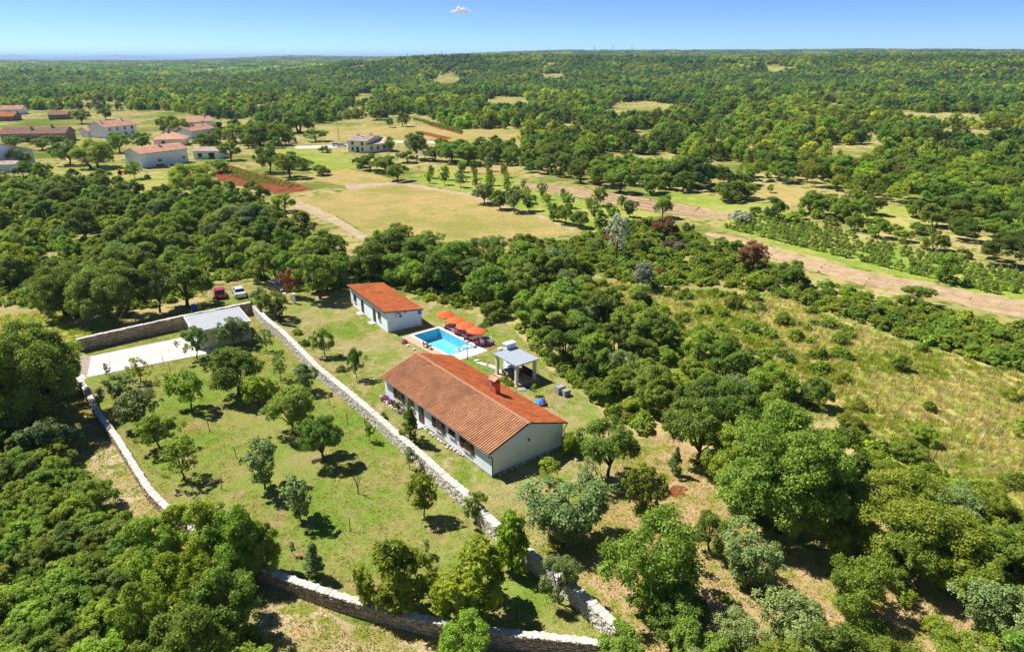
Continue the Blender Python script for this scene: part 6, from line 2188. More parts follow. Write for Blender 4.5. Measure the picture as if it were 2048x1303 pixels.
# ------------------------------------------------------------------ vegetation: thickets, filled but counted tree by tree
def fill(px, spacing, choices, zone, seed, avoid=(), keep=1.0, clump=None):
    poly = poly_of(px)
    xs = [p[0] for p in poly]
    ys = [p[1] for p in poly]
    rng = np.random.default_rng(seed)
    area = (max(xs) - min(xs)) * (max(ys) - min(ys))
    m_ = int(area / spacing ** 2 * 7)
    X = rng.uniform(min(xs), max(xs), m_)
    Y = rng.uniform(min(ys), max(ys), m_)
    ok = inside(poly, X, Y)
    for av in avoid:
        ok &= ~inside(poly_of(av), X, Y)
    if clump:
        ok &= vnoise(X, Y, clump[0], seed) > clump[1]
    X, Y = X[ok], Y[ok]
    got = []
    base = [(a, b, c) for a, b, c in PLACED]
    w = np.array([c[0] for c in choices], float)
    w /= w.sum()
    for x, y in zip(X, Y):
        if any((x - a) ** 2 + (y - b) ** 2 < spacing ** 2 for a, b in got):
            continue
        if any((x - a) ** 2 + (y - b) ** 2 < (max(c * 0.75, spacing * 0.5)) ** 2 for a, b, c in base):
            continue
        got.append((x, y))
        if rng.random() > keep:
            continue
        _, nm, sh, lf, h0, h1, wf0, wf1 = choices[int(rng.choice(len(choices), p=w))]
        hh = rng.uniform(h0, h1)
        kw = 'bush' if sh in ('shrub', 'bush') else 'tree'
        size = ('tall' if hh > (h0 + h1) / 2 else 'lower') + ' ' + LN[lf]
        tree(nm, float(x), float(y), hh, hh * rng.uniform(wf0, wf1), sh, lf, '%s %s %s, near %s' % (size, nm.split('_')[-1], zone, near(x, y)), kw, '%ss %s' % (nm.replace('_', ' '), zone))
    return len(got)


TH = [(3, 'thicket_tree', 'thick', 'oak', 4.5, 7.0, 0.95, 1.25), (1.3, 'thicket_tree', 'thick', 'deep', 4.5, 7.0, 0.95, 1.25), (1.5, 'thicket_tree', 'thick', 'ash', 3.5, 5.5, 0.95, 1.25),
      (0.6, 'thicket_tree', 'multi', 'olive', 3.5, 5.0, 0.95, 1.2), (2.0, 'thicket_shrub', 'shrub', 'bramble', 1.8, 3.0, 1.3, 1.8), (1.6, 'thicket_shrub', 'shrub', 'ash', 1.8, 3.2, 1.3, 1.8)]
Z_LEFT = [(-90, 600), (0, 612), (150, 620), (300, 620), (370, 600), (405, 585), (425, 562), (560, 558), (600, 584), (690, 578), (690, 545), (640, 500), (600, 470), (570, 430), (500, 392), (430, 390), (330, 400), (200, 378), (80, 355), (-90, 362)]
Z_MID = [(620, 590), (690, 578), (770, 560), (850, 598), (905, 612), (1015, 640), (1062, 690), (1118, 757), (1165, 785), (1210, 800), (1170, 720), (1130, 650), (1110, 600), (1120, 540), (1090, 505), (1000, 515), (830, 524), (740, 492), (690, 545)]
Z_EAST = [(1165, 785), (1235, 838), (1290, 862), (1340, 856), (1400, 885), (1500, 885), (1600, 880), (1580, 830), (1480, 765), (1400, 720), (1310, 680), (1230, 645), (1180, 610), (1190, 570), (1150, 545), (1110, 560), (1110, 600), (1130, 650), (1170, 720), (1210, 800)]
Z_BAND = [(1110, 500), (1180, 475), (1240, 447), (1300, 447), (1400, 477), (1480, 505), (1555, 547), (1540, 580), (1390, 572), (1230, 560), (1150, 540)]
BD = [(3.5, 'band_shrub', 'shrub', 'bramble', 1.2, 2.2, 1.4, 1.9), (1.5, 'band_shrub', 'shrub', 'oak', 1.5, 2.5, 1.3, 1.7), (2, 'band_shrub', 'shrub', 'ash', 1.3, 2.4, 1.3, 1.8), (0.5, 'band_shrub', 'thick', 'oak', 2.4, 3.6, 0.95, 1.2),
      (0.35, 'band_shrub', 'shrub', 'dead', 1.5, 2.4, 1.2, 1.6), (0.25, 'band_shrub', 'shrub', 'rust', 1.5, 2.4, 1.2, 1.6)]
print('left', fill(Z_LEFT, 4.6, TH, 'in the garage-side thicket', 31, clump=(14, 0.22)))
print('mid', fill(Z_MID, 4.1, TH, 'in the pool-side thicket', 32, clump=(12, 0.12), avoid=[[(690, 600), (690, 560), (770, 558), (855, 612), (850, 640)]]))
HD = [(3, 'hedge_shrub', 'shrub', 'oak', 1.3, 2.1, 1.4, 1.9), (3, 'hedge_shrub', 'shrub', 'bramble', 1.0, 1.9, 1.5, 2.1), (0.3, 'hedge_shrub', 'thick', 'deep', 2.4, 3.4, 0.9, 1.2)]
TE = [(2.4, 'scrub_tree', 'thick', 'oak', 3.6, 5.6, 0.95, 1.2), (0.8, 'scrub_tree', 'thick', 'deep', 3.6, 5.6, 0.95, 1.2), (2.2, 'scrub_tree', 'thick', 'ash', 3.0, 5.0, 0.95, 1.2), (0.8, 'scrub_tree', 'multi', 'olive', 2.8, 4.0, 0.95, 1.2),
      (2.2, 'scrub_bush', 'shrub', 'bramble', 1.4, 2.4, 1.4, 1.9), (1.4, 'scrub_bush', 'shrub', 'ash', 1.4, 2.6, 1.3, 1.8)]
print('east', fill(Z_EAST, 3.0, TE, 'in the meadow-side thicket', 46, clump=(10, 0.08)))
ED = [(3, 'edge_bush', 'shrub', 'bramble', 1.0, 1.9, 1.5, 2.0), (1.5, 'edge_bush', 'bush', 'lime', 0.8, 1.3, 1.7, 2.3), (1.5, 'edge_bush', 'shrub', 'ash', 1.2, 2.2, 1.3, 1.8), (1.4, 'edge_bush', 'thick', 'oak', 2.4, 3.8, 0.95, 1.2)]
print('edge', fill([(1195, 575), (1230, 645), (1310, 682), (1400, 722), (1480, 767), (1580, 832), (1660, 850), (1600, 775), (1500, 715), (1430, 670), (1340, 625), (1250, 590)], 2.9, ED, 'along the meadow edge', 47))
print('band', fill(Z_BAND, 2.9, BD, 'in the shrub belt', 45))
print('hedge', fill([(1540, 545), (1640, 580), (1740, 608), (1850, 630), (1950, 652), (2110, 688), (2110, 760), (1980, 725), (1850, 685), (1720, 645), (1600, 605), (1540, 588)], 2.2, HD, 'in the strip-side hedge', 33))
SC = [(2, 'meadow_bush', 'bush', 'bramble', 0.8, 1.5, 1.5, 2.3), (1.2, 'meadow_bush', 'shrub', 'ash', 1.2, 2.2, 1.2, 1.7), (0.8, 'meadow_bush', 'shrub', 'oak', 1.2, 2.2, 1.2, 1.6), (0.5, 'meadow_bush', 'bush', 'lime', 0.8, 1.2, 1.5, 2.0)]
print('scrub', fill([(1230, 560), (1400, 580), (1560, 600), (1720, 660), (1640, 740), (1560, 720), (1460, 650), (1330, 610)], 5.2, SC, 'in the meadow-side scrub', 34))
print('meadow', fill([(1640, 740), (1720, 660), (1980, 740), (2110, 800), (2110, 1020), (1900, 930), (1700, 820)], 6.5, SC, 'on the dry meadow', 35))
BR = [(3, 'bramble_bush', 'shrub', 'bramble', 1.3, 2.3, 1.5, 2.2), (1.5, 'bramble_bush', 'bush', 'lime', 0.9, 1.5, 1.8, 2.4), (0.8, 'bramble_bush', 'shrub', 'oak', 1.5, 2.5, 1.3, 1.8)]
print('slope', fill([(1680, 850), (1800, 900), (1960, 990), (2110, 1080), (2110, 1240), (1990, 1190), (1880, 1080), (1760, 960), (1680, 900)], 2.6, BR, 'on the bramble slope', 36))
GR = [(2, 'grove_tree', 'thick', 'oak', 3.5, 5.0, 0.95, 1.2), (2, 'grove_tree', 'multi', 'ash', 3.0, 4.5, 1.0, 1.3), (1, 'grove_tree', 'thick', 'deep', 3.5, 5.0, 0.95, 1.2), (1, 'grove_tree', 'multi', 'olive', 3.0, 4.2, 1.0, 1.3)]
print('bottom right', fill([(1225, 1290), (1400, 1250), (1560, 1275), (1640, 1310), (1760, 1330), (1900, 1290), (2110, 1260), (2110, 1440), (1225, 1440)], 3.0, GR, 'at the grove edge', 37))
GB = [(2, 'grove_bush', 'shrub', 'ash', 1.0, 2.0, 1.3, 1.8), (2, 'grove_bush', 'bush', 'bramble', 0.7, 1.3, 1.6, 2.2), (1.5, 'grove_bush', 'shrub', 'oak', 1.2, 2.2, 1.3, 1.7)]
print('grove bushes', fill([(1260, 1100), (1420, 1060), (1560, 1110), (1700, 1150), (1900, 1215), (2090, 1235), (2090, 1300), (1700, 1300), (1560, 1260), (1400, 1235), (1290, 1240)], 4.4, GB, 'in the dry grove', 48))
print('right mass', fill([(1880, 1060), (1960, 1020), (2110, 1090), (2110, 1220), (1960, 1190)], 3.2, GR, 'on the lower slope', 38))
BL = [(3, 'dense_shrub', 'shrub', 'ash', 1.7, 2.7, 1.3, 1.7), (2.5, 'dense_shrub', 'shrub', 'bramble', 1.5, 2.5, 1.3, 1.8), (1.6, 'dense_shrub', 'thick', 'oak', 2.2, 3.2, 1.0, 1.25), (1.2, 'dense_shrub', 'thick', 'ash', 2.2, 3.2, 1.0, 1.25)]
print('bottom left', fill([(-120, 905), (60, 905), (140, 925), (190, 1005), (240, 1070), (320, 1120), (400, 1175), (500, 1270), (540, 1450), (-120, 1450)], 1.85, BL, 'in the track-side shrubbery', 39))
LE = [(2, 'edge_tree', 'thick', 'oak', 5.0, 7.0, 0.9, 1.2), (2, 'edge_tree', 'thick', 'deep', 4.5, 6.5, 0.9, 1.2), (1, 'edge_tree', 'shrub', 'bramble', 1.5, 2.5, 1.3, 1.8)]
print('left edge', fill([(-120, 715), (60, 715), (115, 770), (120, 850), (60, 890), (-120, 890)], 3.6, LE, 'outside the driveway entrance', 40))
FT = [(2, 'field_tree', 'thick', 'oak', 4.5, 6.5, 0.95, 1.2), (1, 'field_tree', 'thick', 'deep', 4.5, 6.5, 0.95, 1.2), (1.5, 'field_bush', 'shrub', 'ash', 1.6, 2.8, 1.3, 1.8), (0.7, 'field_bush', 'shrub', 'bramble', 1.2, 2.2, 1.5, 2.0)]
print('vine scrub', fill([(1490, 432), (1600, 425), (1700, 440), (1830, 480), (1960, 520), (1900, 520), (1760, 478), (1620, 450), (1530, 440)], 4.5, FT, 'above the vineyard', 41))
print('slope clearing', fill([(1660, 408), (1760, 408), (1870, 440), (1880, 500), (1780, 470), (1690, 440)], 9, FT, 'in the upper clearing', 42))
print('villa side', fill([(880, 300), (1000, 300), (1130, 320), (1320, 350), (1400, 385), (1300, 385), (1180, 365), (1060, 345), (960, 325), (890, 322)], 6.0, FT[:2], 'between villa and stubble strip', 43))
print('village side', fill([(440, 262), (560, 258), (600, 285), (540, 300), (470, 300), (400, 262)], 9.0, FT[:2], 'behind the village houses', 44))


# ------------------------------------------------------------------ vegetation: masses nobody could count
def instancer(name, pts, rot, scl, idx, protos, label, cat):
    coll = bpy.data.collections.new(name + '_shapes')
    for k_, me in enumerate(protos):
        p = bpy.data.objects.new('%s_shape_%02d' % (name, k_), me)
        coll.objects.link(p)
    me = bpy.data.meshes.new(name)
    n_ = len(pts)
    me.vertices.add(n_)
    me.vertices.foreach_set('co', np.asarray(pts, np.float32).reshape(-1))
    a = me.attributes.new('spin', 'FLOAT_VECTOR', 'POINT')
    rv = np.zeros((n_, 3), np.float32)
    rv[:, 2] = rot
    a.data.foreach_set('vector', rv.reshape(-1))
    a = me.attributes.new('size', 'FLOAT_VECTOR', 'POINT')
    a.data.foreach_set('vector', np.asarray(scl, np.float32).reshape(-1))
    a = me.attributes.new('pick', 'INT', 'POINT')
    a.data.foreach_set('value', np.asarray(idx, np.int32))
    o = link(name, me)
    tag(o, label, cat, kind='stuff')
    ng = bpy.data.node_groups.new(name, 'GeometryNodeTree')
    ng.interface.new_socket('Geometry', in_out='INPUT', socket_type='NodeSocketGeometry')
    ng.interface.new_socket('Geometry', in_out='OUTPUT', socket_type='NodeSocketGeometry')
    gi = ng.nodes.new('NodeGroupInput')
    go = ng.nodes.new('NodeGroupOutput')
    iop = ng.nodes.new('GeometryNodeInstanceOnPoints')
    ci = ng.nodes.new('GeometryNodeCollectionInfo')
    ci.inputs['Collection'].default_value = coll
    ci.inputs['Separate Children'].default_value = True
    ci.inputs['Reset Children'].default_value = True
    iop.inputs['Pick Instance'].default_value = True

    def na(nm, typ):
        q = ng.nodes.new('GeometryNodeInputNamedAttribute')
        q.data_type = typ
        q.inputs['Name'].default_value = nm
        return q.outputs[0]
    L_ = ng.links.new
    L_(gi.outputs[0], iop.inputs['Points'])
    L_(ci.outputs[0], iop.inputs['Instance'])
    L_(na('pick', 'INT'), iop.inputs['Instance Index'])
    L_(na('spin', 'FLOAT_VECTOR'), iop.inputs['Rotation'])
    L_(na('size', 'FLOAT_VECTOR'), iop.inputs['Scale'])
    L_(iop.outputs[0], go.inputs[0])
    md = o.modifiers.new('scatter', 'NODES')
    md.node_group = ng
    return o


def scatter_poly(polys, step, rng, avoid=()):
    out = []
    for poly in polys:
        xs = [p[0] for p in poly]
        ys = [p[1] for p in poly]
        gx = np.arange(min(xs), max(xs), step)
        gy = np.arange(min(ys), max(ys), step)
        X, Y = np.meshgrid(gx, gy)
        X = X.ravel() + rng.uniform(-step / 2, step / 2, X.size)
        Y = Y.ravel() + rng.uniform(-step / 2, step / 2, Y.size)
        ok = inside(poly, X, Y)
        for av in avoid:
            ok &= ~inside(av, X, Y)
        out.append(np.stack([X[ok], Y[ok]], 1))
    return np.concatenate(out)


# low undergrowth below and between the thicket trees
ug = []
for k_ in range(4):
    Q, tone, C = crown_quads(300 + k_, 1.7, 0.8, 0.02, 20, 0.26, 420, 0.19, 'dome')
    ug.append(quads_mesh('undergrowth_shape', Q, LEAF['bramble' if k_ % 2 else 'ash'], tone))
rng = np.random.default_rng(51)
bl_poly = [(-120, 905), (60, 905), (140, 925), (190, 1005), (240, 1070), (320, 1120), (400, 1175), (500, 1270), (540, 1450), (-120, 1450)]
pts = scatter_poly([poly_of(q) for q in (Z_LEFT, Z_MID, Z_EAST, Z_BAND, bl_poly, [(1540, 535), (1740, 592), (1950, 634), (2110, 668), (2110, 765), (1850, 690), (1600, 610)],
                                         [(1680, 850), (1960, 990), (2110, 1080), (2110, 1240), (1990, 1190), (1760, 960)], [(1190, 560), (1560, 600), (1720, 660), (1640, 850), (1480, 767), (1230, 645)])],
                   1.55, rng, [SHEET['parking'], SHEET['yard'], SHEET['lawn'], SHEET['track'], SHEET['driveway']])
kp = vnoise(pts[:, 0], pts[:, 1], 9, 4) > 0.2
kp &= ~inside(poly_of([(1190, 560), (1560, 600), (1720, 660), (1640, 850), (1480, 767), (1230, 645)]), pts[:, 0], pts[:, 1]) | (rng.random(len(pts)) < 0.3)
pts = pts[kp]
n = len(pts)
s = rng.uniform(0.6, 1.5, n)
instancer('undergrowth', np.column_stack([pts, np.zeros(n)]), rng.uniform(0, 6.28, n), np.column_stack([s, s, s * rng.uniform(0.6, 1.3, n)]), rng.integers(0, 4, n), ug,
          'low bright green undergrowth covering the ground between the trees', 'undergrowth')


def tuft(seed, nb, h, r_, leaf):
    rg = np.random.default_rng(seed)
    th = rg.uniform(0, 6.28, nb)
    rr = r_ * np.sqrt(rg.random(nb))
    b = np.stack([rr * np.cos(th), rr * np.sin(th), np.zeros(nb)], 1)
    lean = np.stack([np.cos(th + rg.normal(0, 0.8, nb)), np.sin(th + rg.normal(0, 0.8, nb)), np.zeros(nb)], 1) * rg.uniform(0.1, 0.6, nb)[:, None]
    hh = h * rg.uniform(0.5, 1.2, nb)
    top = b + (lean + np.array((0, 0, 1.0))) * hh[:, None]
    sd = np.stack([-np.sin(th), np.cos(th), np.zeros(nb)], 1) * 0.035
    Q = np.stack([b - sd, b + sd, top + sd * 0.4, top - sd * 0.4], 1)
    return quads_mesh('tuft_shape', Q, LEAF[leaf], np.clip(rg.normal(0.5, 0.25, nb), 0, 1))


tf = [tuft(400, 60, 0.32, 0.6, 'dry_grass'), tuft(401, 60, 0.25, 0.6, 'dry_grass'), tuft(402, 60, 0.3, 0.6, 'green_grass'), tuft(403, 50, 0.42, 0.5, 'dry_grass')]
mead = [SHEET['meadow'], SHEET['grass_verge'], poly_of([(1190, 560), (1560, 600), (1720, 660), (1640, 850), (1480, 767), (1230, 645)]), poly_of([(1640, 740), (1720, 660), (1980, 740), (2110, 800), (2110, 1060), (1900, 960), (1700, 820)])]
pts = scatter_poly(mead, 1.05, rng)
n = len(pts)
gsel = vnoise(pts[:, 0], pts[:, 1], 8, 7)
g2 = gsel * 0.45 + vnoise(pts[:, 0], pts[:, 1], 3, 8) * 0.25 + vnoise(pts[:, 0], pts[:, 1], 22, 5) * 0.3
ix = np.where(rng.random(n) < sstep(0.36, 0.62, g2), 2, rng.choice([0, 1, 3], n))
s = rng.uniform(0.6, 1.3, n)
instancer('meadow_grass', np.column_stack([pts, np.zeros(n)]), rng.uniform(0, 6.28, n), np.column_stack([s, s, s]), ix, tf, 'tall dry grass of the open meadow and its verges', 'grass')

# hay and short rough grass
tf2 = [tuft(410, 40, 0.2, 0.6, 'dry_grass'), tuft(411, 40, 0.16, 0.6, 'green_grass')]
pts = scatter_poly([SHEET['track'], SHEET['grove_floor']], 0.9, rng)
n = len(pts)
s = rng.uniform(0.6, 1.2, n)
ix = (vnoise(pts[:, 0], pts[:, 1], 4, 9) > 0.5).astype(int)
instancer('rough_grass', np.column_stack([pts, np.zeros(n)]), rng.uniform(0, 6.28, n), np.column_stack([s, s, s]), ix, tf2, 'short rough grass on the dry track and under the grove', 'grass')

tf3 = [tuft(420, 40, 0.06, 0.42, 'lawn_a'), tuft(421, 40, 0.055, 0.42, 'lawn_b'), tuft(422, 36, 0.05, 0.42, 'dry_grass')]
pts = scatter_poly([SHEET['lawn'], SHEET['yard'], SHEET['parking']], 0.75, rng, [SHEET['driveway'], [pool_pt(-0.6, -1.7), pool_pt(11, -1.7), pool_pt(11, 7), pool_pt(-0.6, 7)]])
n = len(pts)
s = rng.uniform(0.6, 1.3, n)
v_ = vnoise(pts[:, 0], pts[:, 1], 6, 21) * 0.65 + vnoise(pts[:, 0], pts[:, 1], 2.2, 22) * 0.35
kp = (v_ < 0.58) | (rng.random(n) < 0.35)
ix = np.where(v_ < 0.47, rng.integers(0, 2, n), np.where(v_ < 0.56, rng.integers(0, 3, n), 2))
pts, s, ix = pts[kp], s[kp], ix[kp]
n = len(pts)
instancer('lawn_grass', np.column_stack([pts, np.full(n, 0.018)]), rng.uniform(0, 6.28, n), np.column_stack([s, s, s]), ix, tf3, 'short uneven grass of the orchard lawn and the yard', 'grass')

# vineyard: rows of vines, the nearest ones as plants of their own
vm = []
for k_ in range(4):
    Q, tone, C = crown_quads(500 + k_, 1.3, 1.15, 0.15, 30, 0.22, 480, 0.14, 'dome')
    vm.append(quads_mesh('vine_shape', Q, LEAF['vine'], tone))
vp = poly_of(VINES)
d0 = np.array(spot(1500, 472))
d1 = np.array(spot(1950, 583))
dv = (d1 - d0) / np.linalg.norm(d1 - d0)
nvv = np.array((-dv[1], dv[0]))
vv = []
for j in range(0, 15):
    for i in range(-57, 156):
        q = d0 + dv * (i * 1.15) + nvv * (1.6 + j * 3.4) + R.normal(0, 0.12, 2)
        if bool(inside(vp, q[0], q[1])) and R.random() < 0.9:
            vv.append(q)
vv = np.array(vv)
vv = vv[np.argsort(np.hypot(vv[:, 0], vv[:, 1]))]
print('vines', len(vv))
post_me = MB().tube([(0, 0, 0), (0, 0, 1.8)], [0.04, 0.035], 5).mesh('vine_post', M['pale_bark'])
for k_, q in enumerate(vv[:260]):
    e = empty('grapevine', (q[0], q[1], 0.01), R.uniform(0, 6.28), 'leafy green grapevine on its post in the rows beside the straw strip', 'vine', 'grapevines in the vineyard rows')
    sc_ = R.uniform(0.8, 1.25)
    e.scale = (sc_, sc_, R.uniform(0.85, 1.2))
    link('foliage', vm[k_ % 4], e)
    link('post', post_me, e)
rest = vv[260:]
if len(rest):
    n = len(rest)
    s = R.uniform(0.8, 1.25, n)
    instancer('vines', np.column_stack([rest, np.zeros(n)]), R.uniform(0, 6.28, n), np.column_stack([s, s, s]), R.integers(0, 4, n), vm, 'remaining rows of green grapevines farther up the vineyard', 'vines')

# maize rows beyond the villa
cp = poly_of([(826, 236), (926, 262), (926, 268), (826, 240)])
pts = scatter_poly([cp, poly_of([(440, 338), (470, 336), (600, 372), (590, 378), (500, 362), (445, 350)])], 1.1, R)
n = len(pts)
instancer('crop_rows', np.column_stack([pts, np.zeros(n)]), R.uniform(0, 6.28, n), np.column_stack([np.full(n, 0.6)] * 2 + [np.where(pts[:, 1] > 300, 0.9, 0.35)]), R.integers(0, 4, n), vm, 'green crop rows on the red soil strips', 'crop')

# woodland: nearest trees singly, the rest a mass
wl = []
for k_ in range(6):
    Q, tone, C = crown_quads(600 + k_, 7.0, 7.2, 0.6, 46, 1.05, 1700, 0.5, 'round', 1.0, upb=0.25)
    wl.append(quads_mesh('woodland_shape', Q, LEAF['wood_b' if k_ % 3 == 0 else 'wood_a'], tone))
wl2 = []
for k_ in range(4):
    Q, tone, C = crown_quads(620 + k_, 7.0, 7.2, 0.4, 26, 1.3, 520, 0.95, 'round', 1.0, upb=0.25)
    wl2.append(quads_mesh('woodland_far_shape', Q, LEAF['wood_b' if k_ % 3 == 0 else 'wood_a'], tone))
wl3 = []
for k_ in range(4):
    rg = np.random.default_rng(640 + k_)
    qs, ts = [], []
    for i in range(52):
        Q, tone, C = crown_quads(700 + k_ * 60 + i, 8.5, 7.5, 0.2, 12, 1.8, 120, 1.9, 'round', 1.0, upb=0.25)
        s = rg.uniform(0.7, 1.3)
        Q = Q * s + np.array((rg.uniform(-30, 30), rg.uniform(-30, 30), 0))
        qs.append(Q)
        ts.append(np.clip(tone * 0.6 + rg.uniform(0, 0.5), 0, 1))
    wl3.append(quads_mesh('woodland_patch_shape', np.concatenate(qs), LEAF['wood_b' if k_ % 2 == 0 else 'wood_a'], np.concatenate(ts)))

LINE = [(-400, 205), (-150, 205), (60, 208), (200, 222), (330, 222), (420, 235), (560, 252), (640, 246), (760, 232), (830, 228), (880, 245), (900, 262), (1010, 262), (1060, 300), (1150, 352), (1270, 368), (1400, 380), (1480, 388), (1520, 362), (1640, 374), (1720, 396), (1840, 408), (1870, 445), (1920, 495), (2000, 535), (2400, 570)]
rng = np.random.default_rng(61)


CLEAR = [[(950, 224), (990, 193), (1050, 196), (1070, 222), (1000, 228)], [(1190, 232), (1240, 205), (1290, 203), (1355, 210), (1360, 232), (1300, 240), (1230, 250)],
         [(1262, 282), (1270, 262), (1308, 262), (1312, 280)], [(700, 215), (715, 188), (748, 188), (760, 212)], [(690, 160), (760, 142), (790, 140), (800, 156)], [(1790, 256), (1800, 230), (1900, 225), (1970, 240), (1960, 256)],
         [(1870, 285), (1880, 258), (2060, 262), (2060, 286)], [(1100, 262), (1140, 250), (1180, 255), (1170, 275)], [(840, 170), (900, 162), (930, 168), (900, 178)], [(1440, 250), (1450, 226), (1480, 236), (1490, 254)],
         [(1730, 300), (1750, 285), (1800, 290), (1790, 306)], [(60, 212), (150, 200), (260, 205), (250, 222)], [(1600, 215), (1640, 205), (1690, 208), (1680, 222)], [(480, 215), (560, 208), (570, 225), (500, 230)]]
CLEAR = [poly_of(c) for c in CLEAR]


def band(r0, r1, step):
    g_ = np.arange(-r1, r1, step)
    gy = np.arange(60, r1, step)
    X, Y = np.meshgrid(g_, gy)
    X = X.ravel() + rng.uniform(-step * 0.45, step * 0.45, X.size)
    Y = Y.ravel() + rng.uniform(-step * 0.45, step * 0.45, Y.size)
    r_ = np.hypot(X, Y)
    az = np.arctan2(X, Y)
    ok = (r_ >= r0) & (r_ < r1) & (np.abs(az) < 0.78)
    X, Y = X[ok], Y[ok]
    return X, Y, terrain(X, Y)


X, Y, Z = band(110, 620, 5.6)
px_, py_ = to_px(X, Y, 0.0)
ok = py_ < np.interp(px_, [p[0] for p in LINE], [p[1] for p in LINE])
for nm in SHEET:
    if nm not in ('lawn', 'yard'):
        ok &= ~inside(SHEET[nm], X, Y)
for c in CLEAR:
    ok &= ~inside(c, X, Y)
den = vnoise(X, Y, 45, 11) * 0.6 + vnoise(X, Y, 17, 12) * 0.4
ok &= den > np.where(px_ > 1100, 0.37, 0.35)
X, Y, Z = X[ok], Y[ok], Z[ok]
o_ = np.argsort(np.hypot(X, Y))
X, Y, Z = X[o_], Y[o_], Z[o_]
print('woodland near', len(X))
for k_ in range(min(290, len(X))):
    s = rng.uniform(0.65, 1.15)
    cm = SP['mid'][k_ % 4][0]
    o = link('woodland_tree', cm)
    o.location = (X[k_], Y[k_], Z[k_])
    o.scale = (1.35 * s, 1.35 * s, 1.3 * s * rng.uniform(0.8, 1.1))
    o.rotation_euler = (0, 0, rng.uniform(0, 6.28))
    lf = ('wood_a', 'wood_a', 'wood_b', 'oak', 'ash')[int(rng.integers(5))]
    set_leaf(o, lf)
    tag(o, '%s %s woodland tree beyond the fields, near %s' % ('big' if s > 0.9 else 'smaller', {'wood_a': 'green', 'wood_b': 'dark green', 'oak': 'mid-green', 'ash': 'fresh green'}[lf], near(X[k_], Y[k_])), 'tree', 'trees at the near edge of the woodland')
k0 = min(290, len(X))
X, Y, Z = X[k0:], Y[k0:], Z[k0:]
n = len(X)
s = rng.uniform(0.4, 1.15, n)
P1 = np.column_stack([X, Y, Z])
S1 = np.column_stack([s, s, s * rng.uniform(0.75, 1.1, n)])
I1 = rng.integers(0, 6, n)
X, Y, Z = band(620, 1500, 7.6)
den = vnoise(X, Y, 70, 13) * 0.6 + vnoise(X, Y, 24, 14) * 0.4
ok = den > 0.345
for c in CLEAR:
    ok &= ~inside(c, X, Y)
X, Y, Z = X[ok], Y[ok], Z[ok]
n2 = len(X)
s = rng.uniform(0.65, 1.25, n2)
P2_ = np.column_stack([X, Y, Z])
S2 = np.column_stack([s, s, s * rng.uniform(0.75, 1.1, n2)])
I2 = rng.integers(6, 10, n2)
X, Y, Z = band(1500, 6800, 46)
den = vnoise(X, Y, 260, 15)
ok = den > 0.12
X, Y, Z = X[ok], Y[ok], Z[ok]
n3 = len(X)
P3_ = np.column_stack([X, Y, Z - 0.5])
s = rng.uniform(0.85, 1.15, n3)
S3 = np.column_stack([s, s, s * rng.uniform(0.8, 1.3, n3)])
I3 = rng.integers(10, 14, n3)
print('woodland mass', n, n2, n3)
PP = np.concatenate([P1, P2_, P3_])
instancer('woodland', PP, rng.uniform(0, 6.28, len(PP)), np.concatenate([S1, S2, S3]), np.concatenate([I1, I2, I3]), wl + wl2 + wl3,
          'dense green woodland stretching from the fields to the horizon', 'woodland')

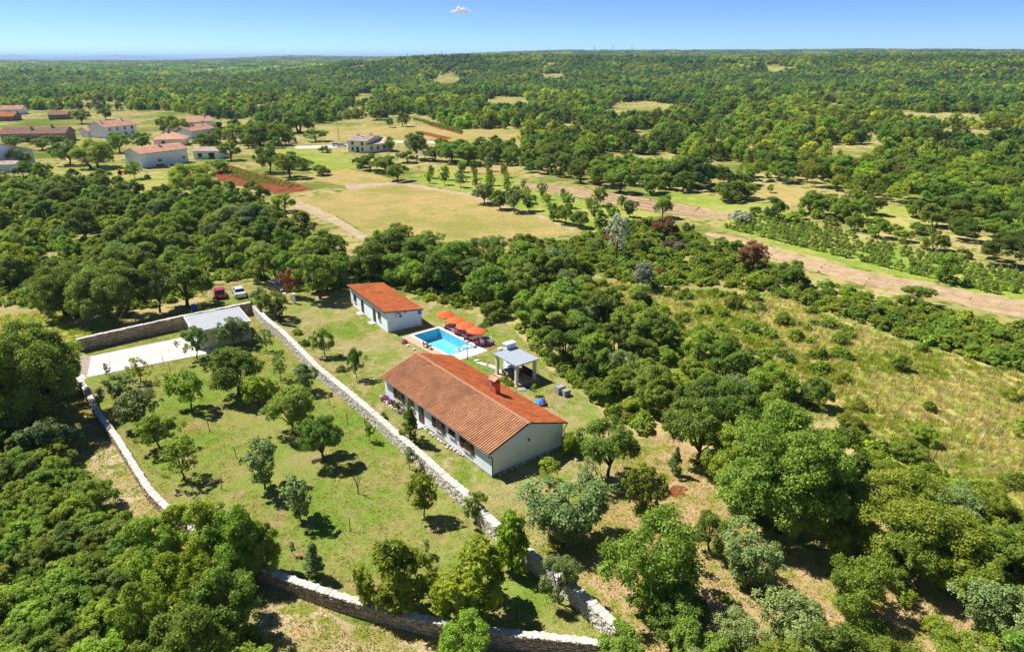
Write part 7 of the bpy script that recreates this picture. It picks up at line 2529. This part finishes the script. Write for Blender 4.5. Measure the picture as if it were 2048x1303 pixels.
# ------------------------------------------------------------------ small cloud, and the haze in the air
def cloud():
    az = math.atan((921 - CX) / FPX / (math.cos(PITCH) + (CY - 25) / FPX * math.sin(PITCH)))
    rr = 20000.0
    c = (rr * math.sin(az), rr * math.cos(az), CAMH + rr * math.tan(math.atan((CY - 25) / FPX) - PITCH))
    m, nt, out = new_mat('cloud_white')
    d = N(nt, 'ShaderNodeBsdfDiffuse')
    d.inputs['Color'].default_value = (0.97, 0.97, 0.97, 1)
    t = N(nt, 'ShaderNodeBsdfTranslucent')
    t.inputs['Color'].default_value = (0.97, 0.97, 0.97, 1)
    x = N(nt, 'ShaderNodeMixShader')
    x.inputs[0].default_value = 0.5
    tr = N(nt, 'ShaderNodeBsdfTransparent')
    x2 = N(nt, 'ShaderNodeMixShader')
    lw = N(nt, 'ShaderNodeLayerWeight')
    lw.inputs['Blend'].default_value = 0.35
    fr = ramp(nt, lw.outputs['Facing'], [(0.25, (0.03, 0.03, 0.03)), (0.95, (0.9, 0.9, 0.9))])
    nt.links.new(fr.outputs[0], x2.inputs[0])
    nt.links.new(d.outputs[0], x.inputs[1])
    nt.links.new(t.outputs[0], x.inputs[2])
    nt.links.new(x.outputs[0], x2.inputs[1])
    nt.links.new(tr.outputs[0], x2.inputs[2])
    nt.links.new(x2.outputs[0], out.inputs[0])
    rg = np.random.default_rng(3)
    bm = bmesh.new()
    for k_ in range(26):
        u = rg.uniform(-1, 1)
        r_ = 75 * (1.15 - abs(u)) * rg.uniform(0.6, 1.2)
        mt = __import__('mathutils').Matrix.Translation((u * 290, rg.uniform(-60, 60), rg.uniform(-10, 95) * (1 - abs(u))))
        bmesh.ops.create_icosphere(bm, subdivisions=3, radius=r_, matrix=mt)
    for v in bm.verts:
        v.co.z = max(v.co.z, -25 + 8 * math.sin(v.co.x * 0.03))
        v.co += v.normal * 12 * (float(vnoise(v.co.x, v.co.z, 22, 4)) - 0.5)
    me = bpy.data.meshes.new('cloud')
    bm.to_mesh(me)
    bm.free()
    me.materials.append(m)
    me.polygons.foreach_set('use_smooth', [True] * len(me.polygons))
    o = link('cloud', me)
    rm = o.modifiers.new('merge', 'REMESH')
    rm.mode = 'VOXEL'
    rm.voxel_size = 9
    rm.use_smooth_shade = True
    o.location = c
    tag(o, 'single small white puffy cloud alone in the blue sky', 'cloud', kind='stuff')


cloud()
HAZE = 8.5e-5
m, nt, out = new_mat('air_haze')
pv = N(nt, 'ShaderNodeVolumePrincipled')
pv.inputs['Color'].default_value = (0.46, 0.67, 0.96, 1)
pv.inputs['Density'].default_value = HAZE
pv.inputs['Anisotropy'].default_value = 0.2
nt.links.new(pv.outputs[0], out.inputs['Volume'])
hz_o = MB().box((0, 0, (110 - 130) / 2), (64000, 64000, 240)).build('haze', m)
tag(hz_o, 'thin blue summer haze over the far woodland', 'haze', kind='stuff')
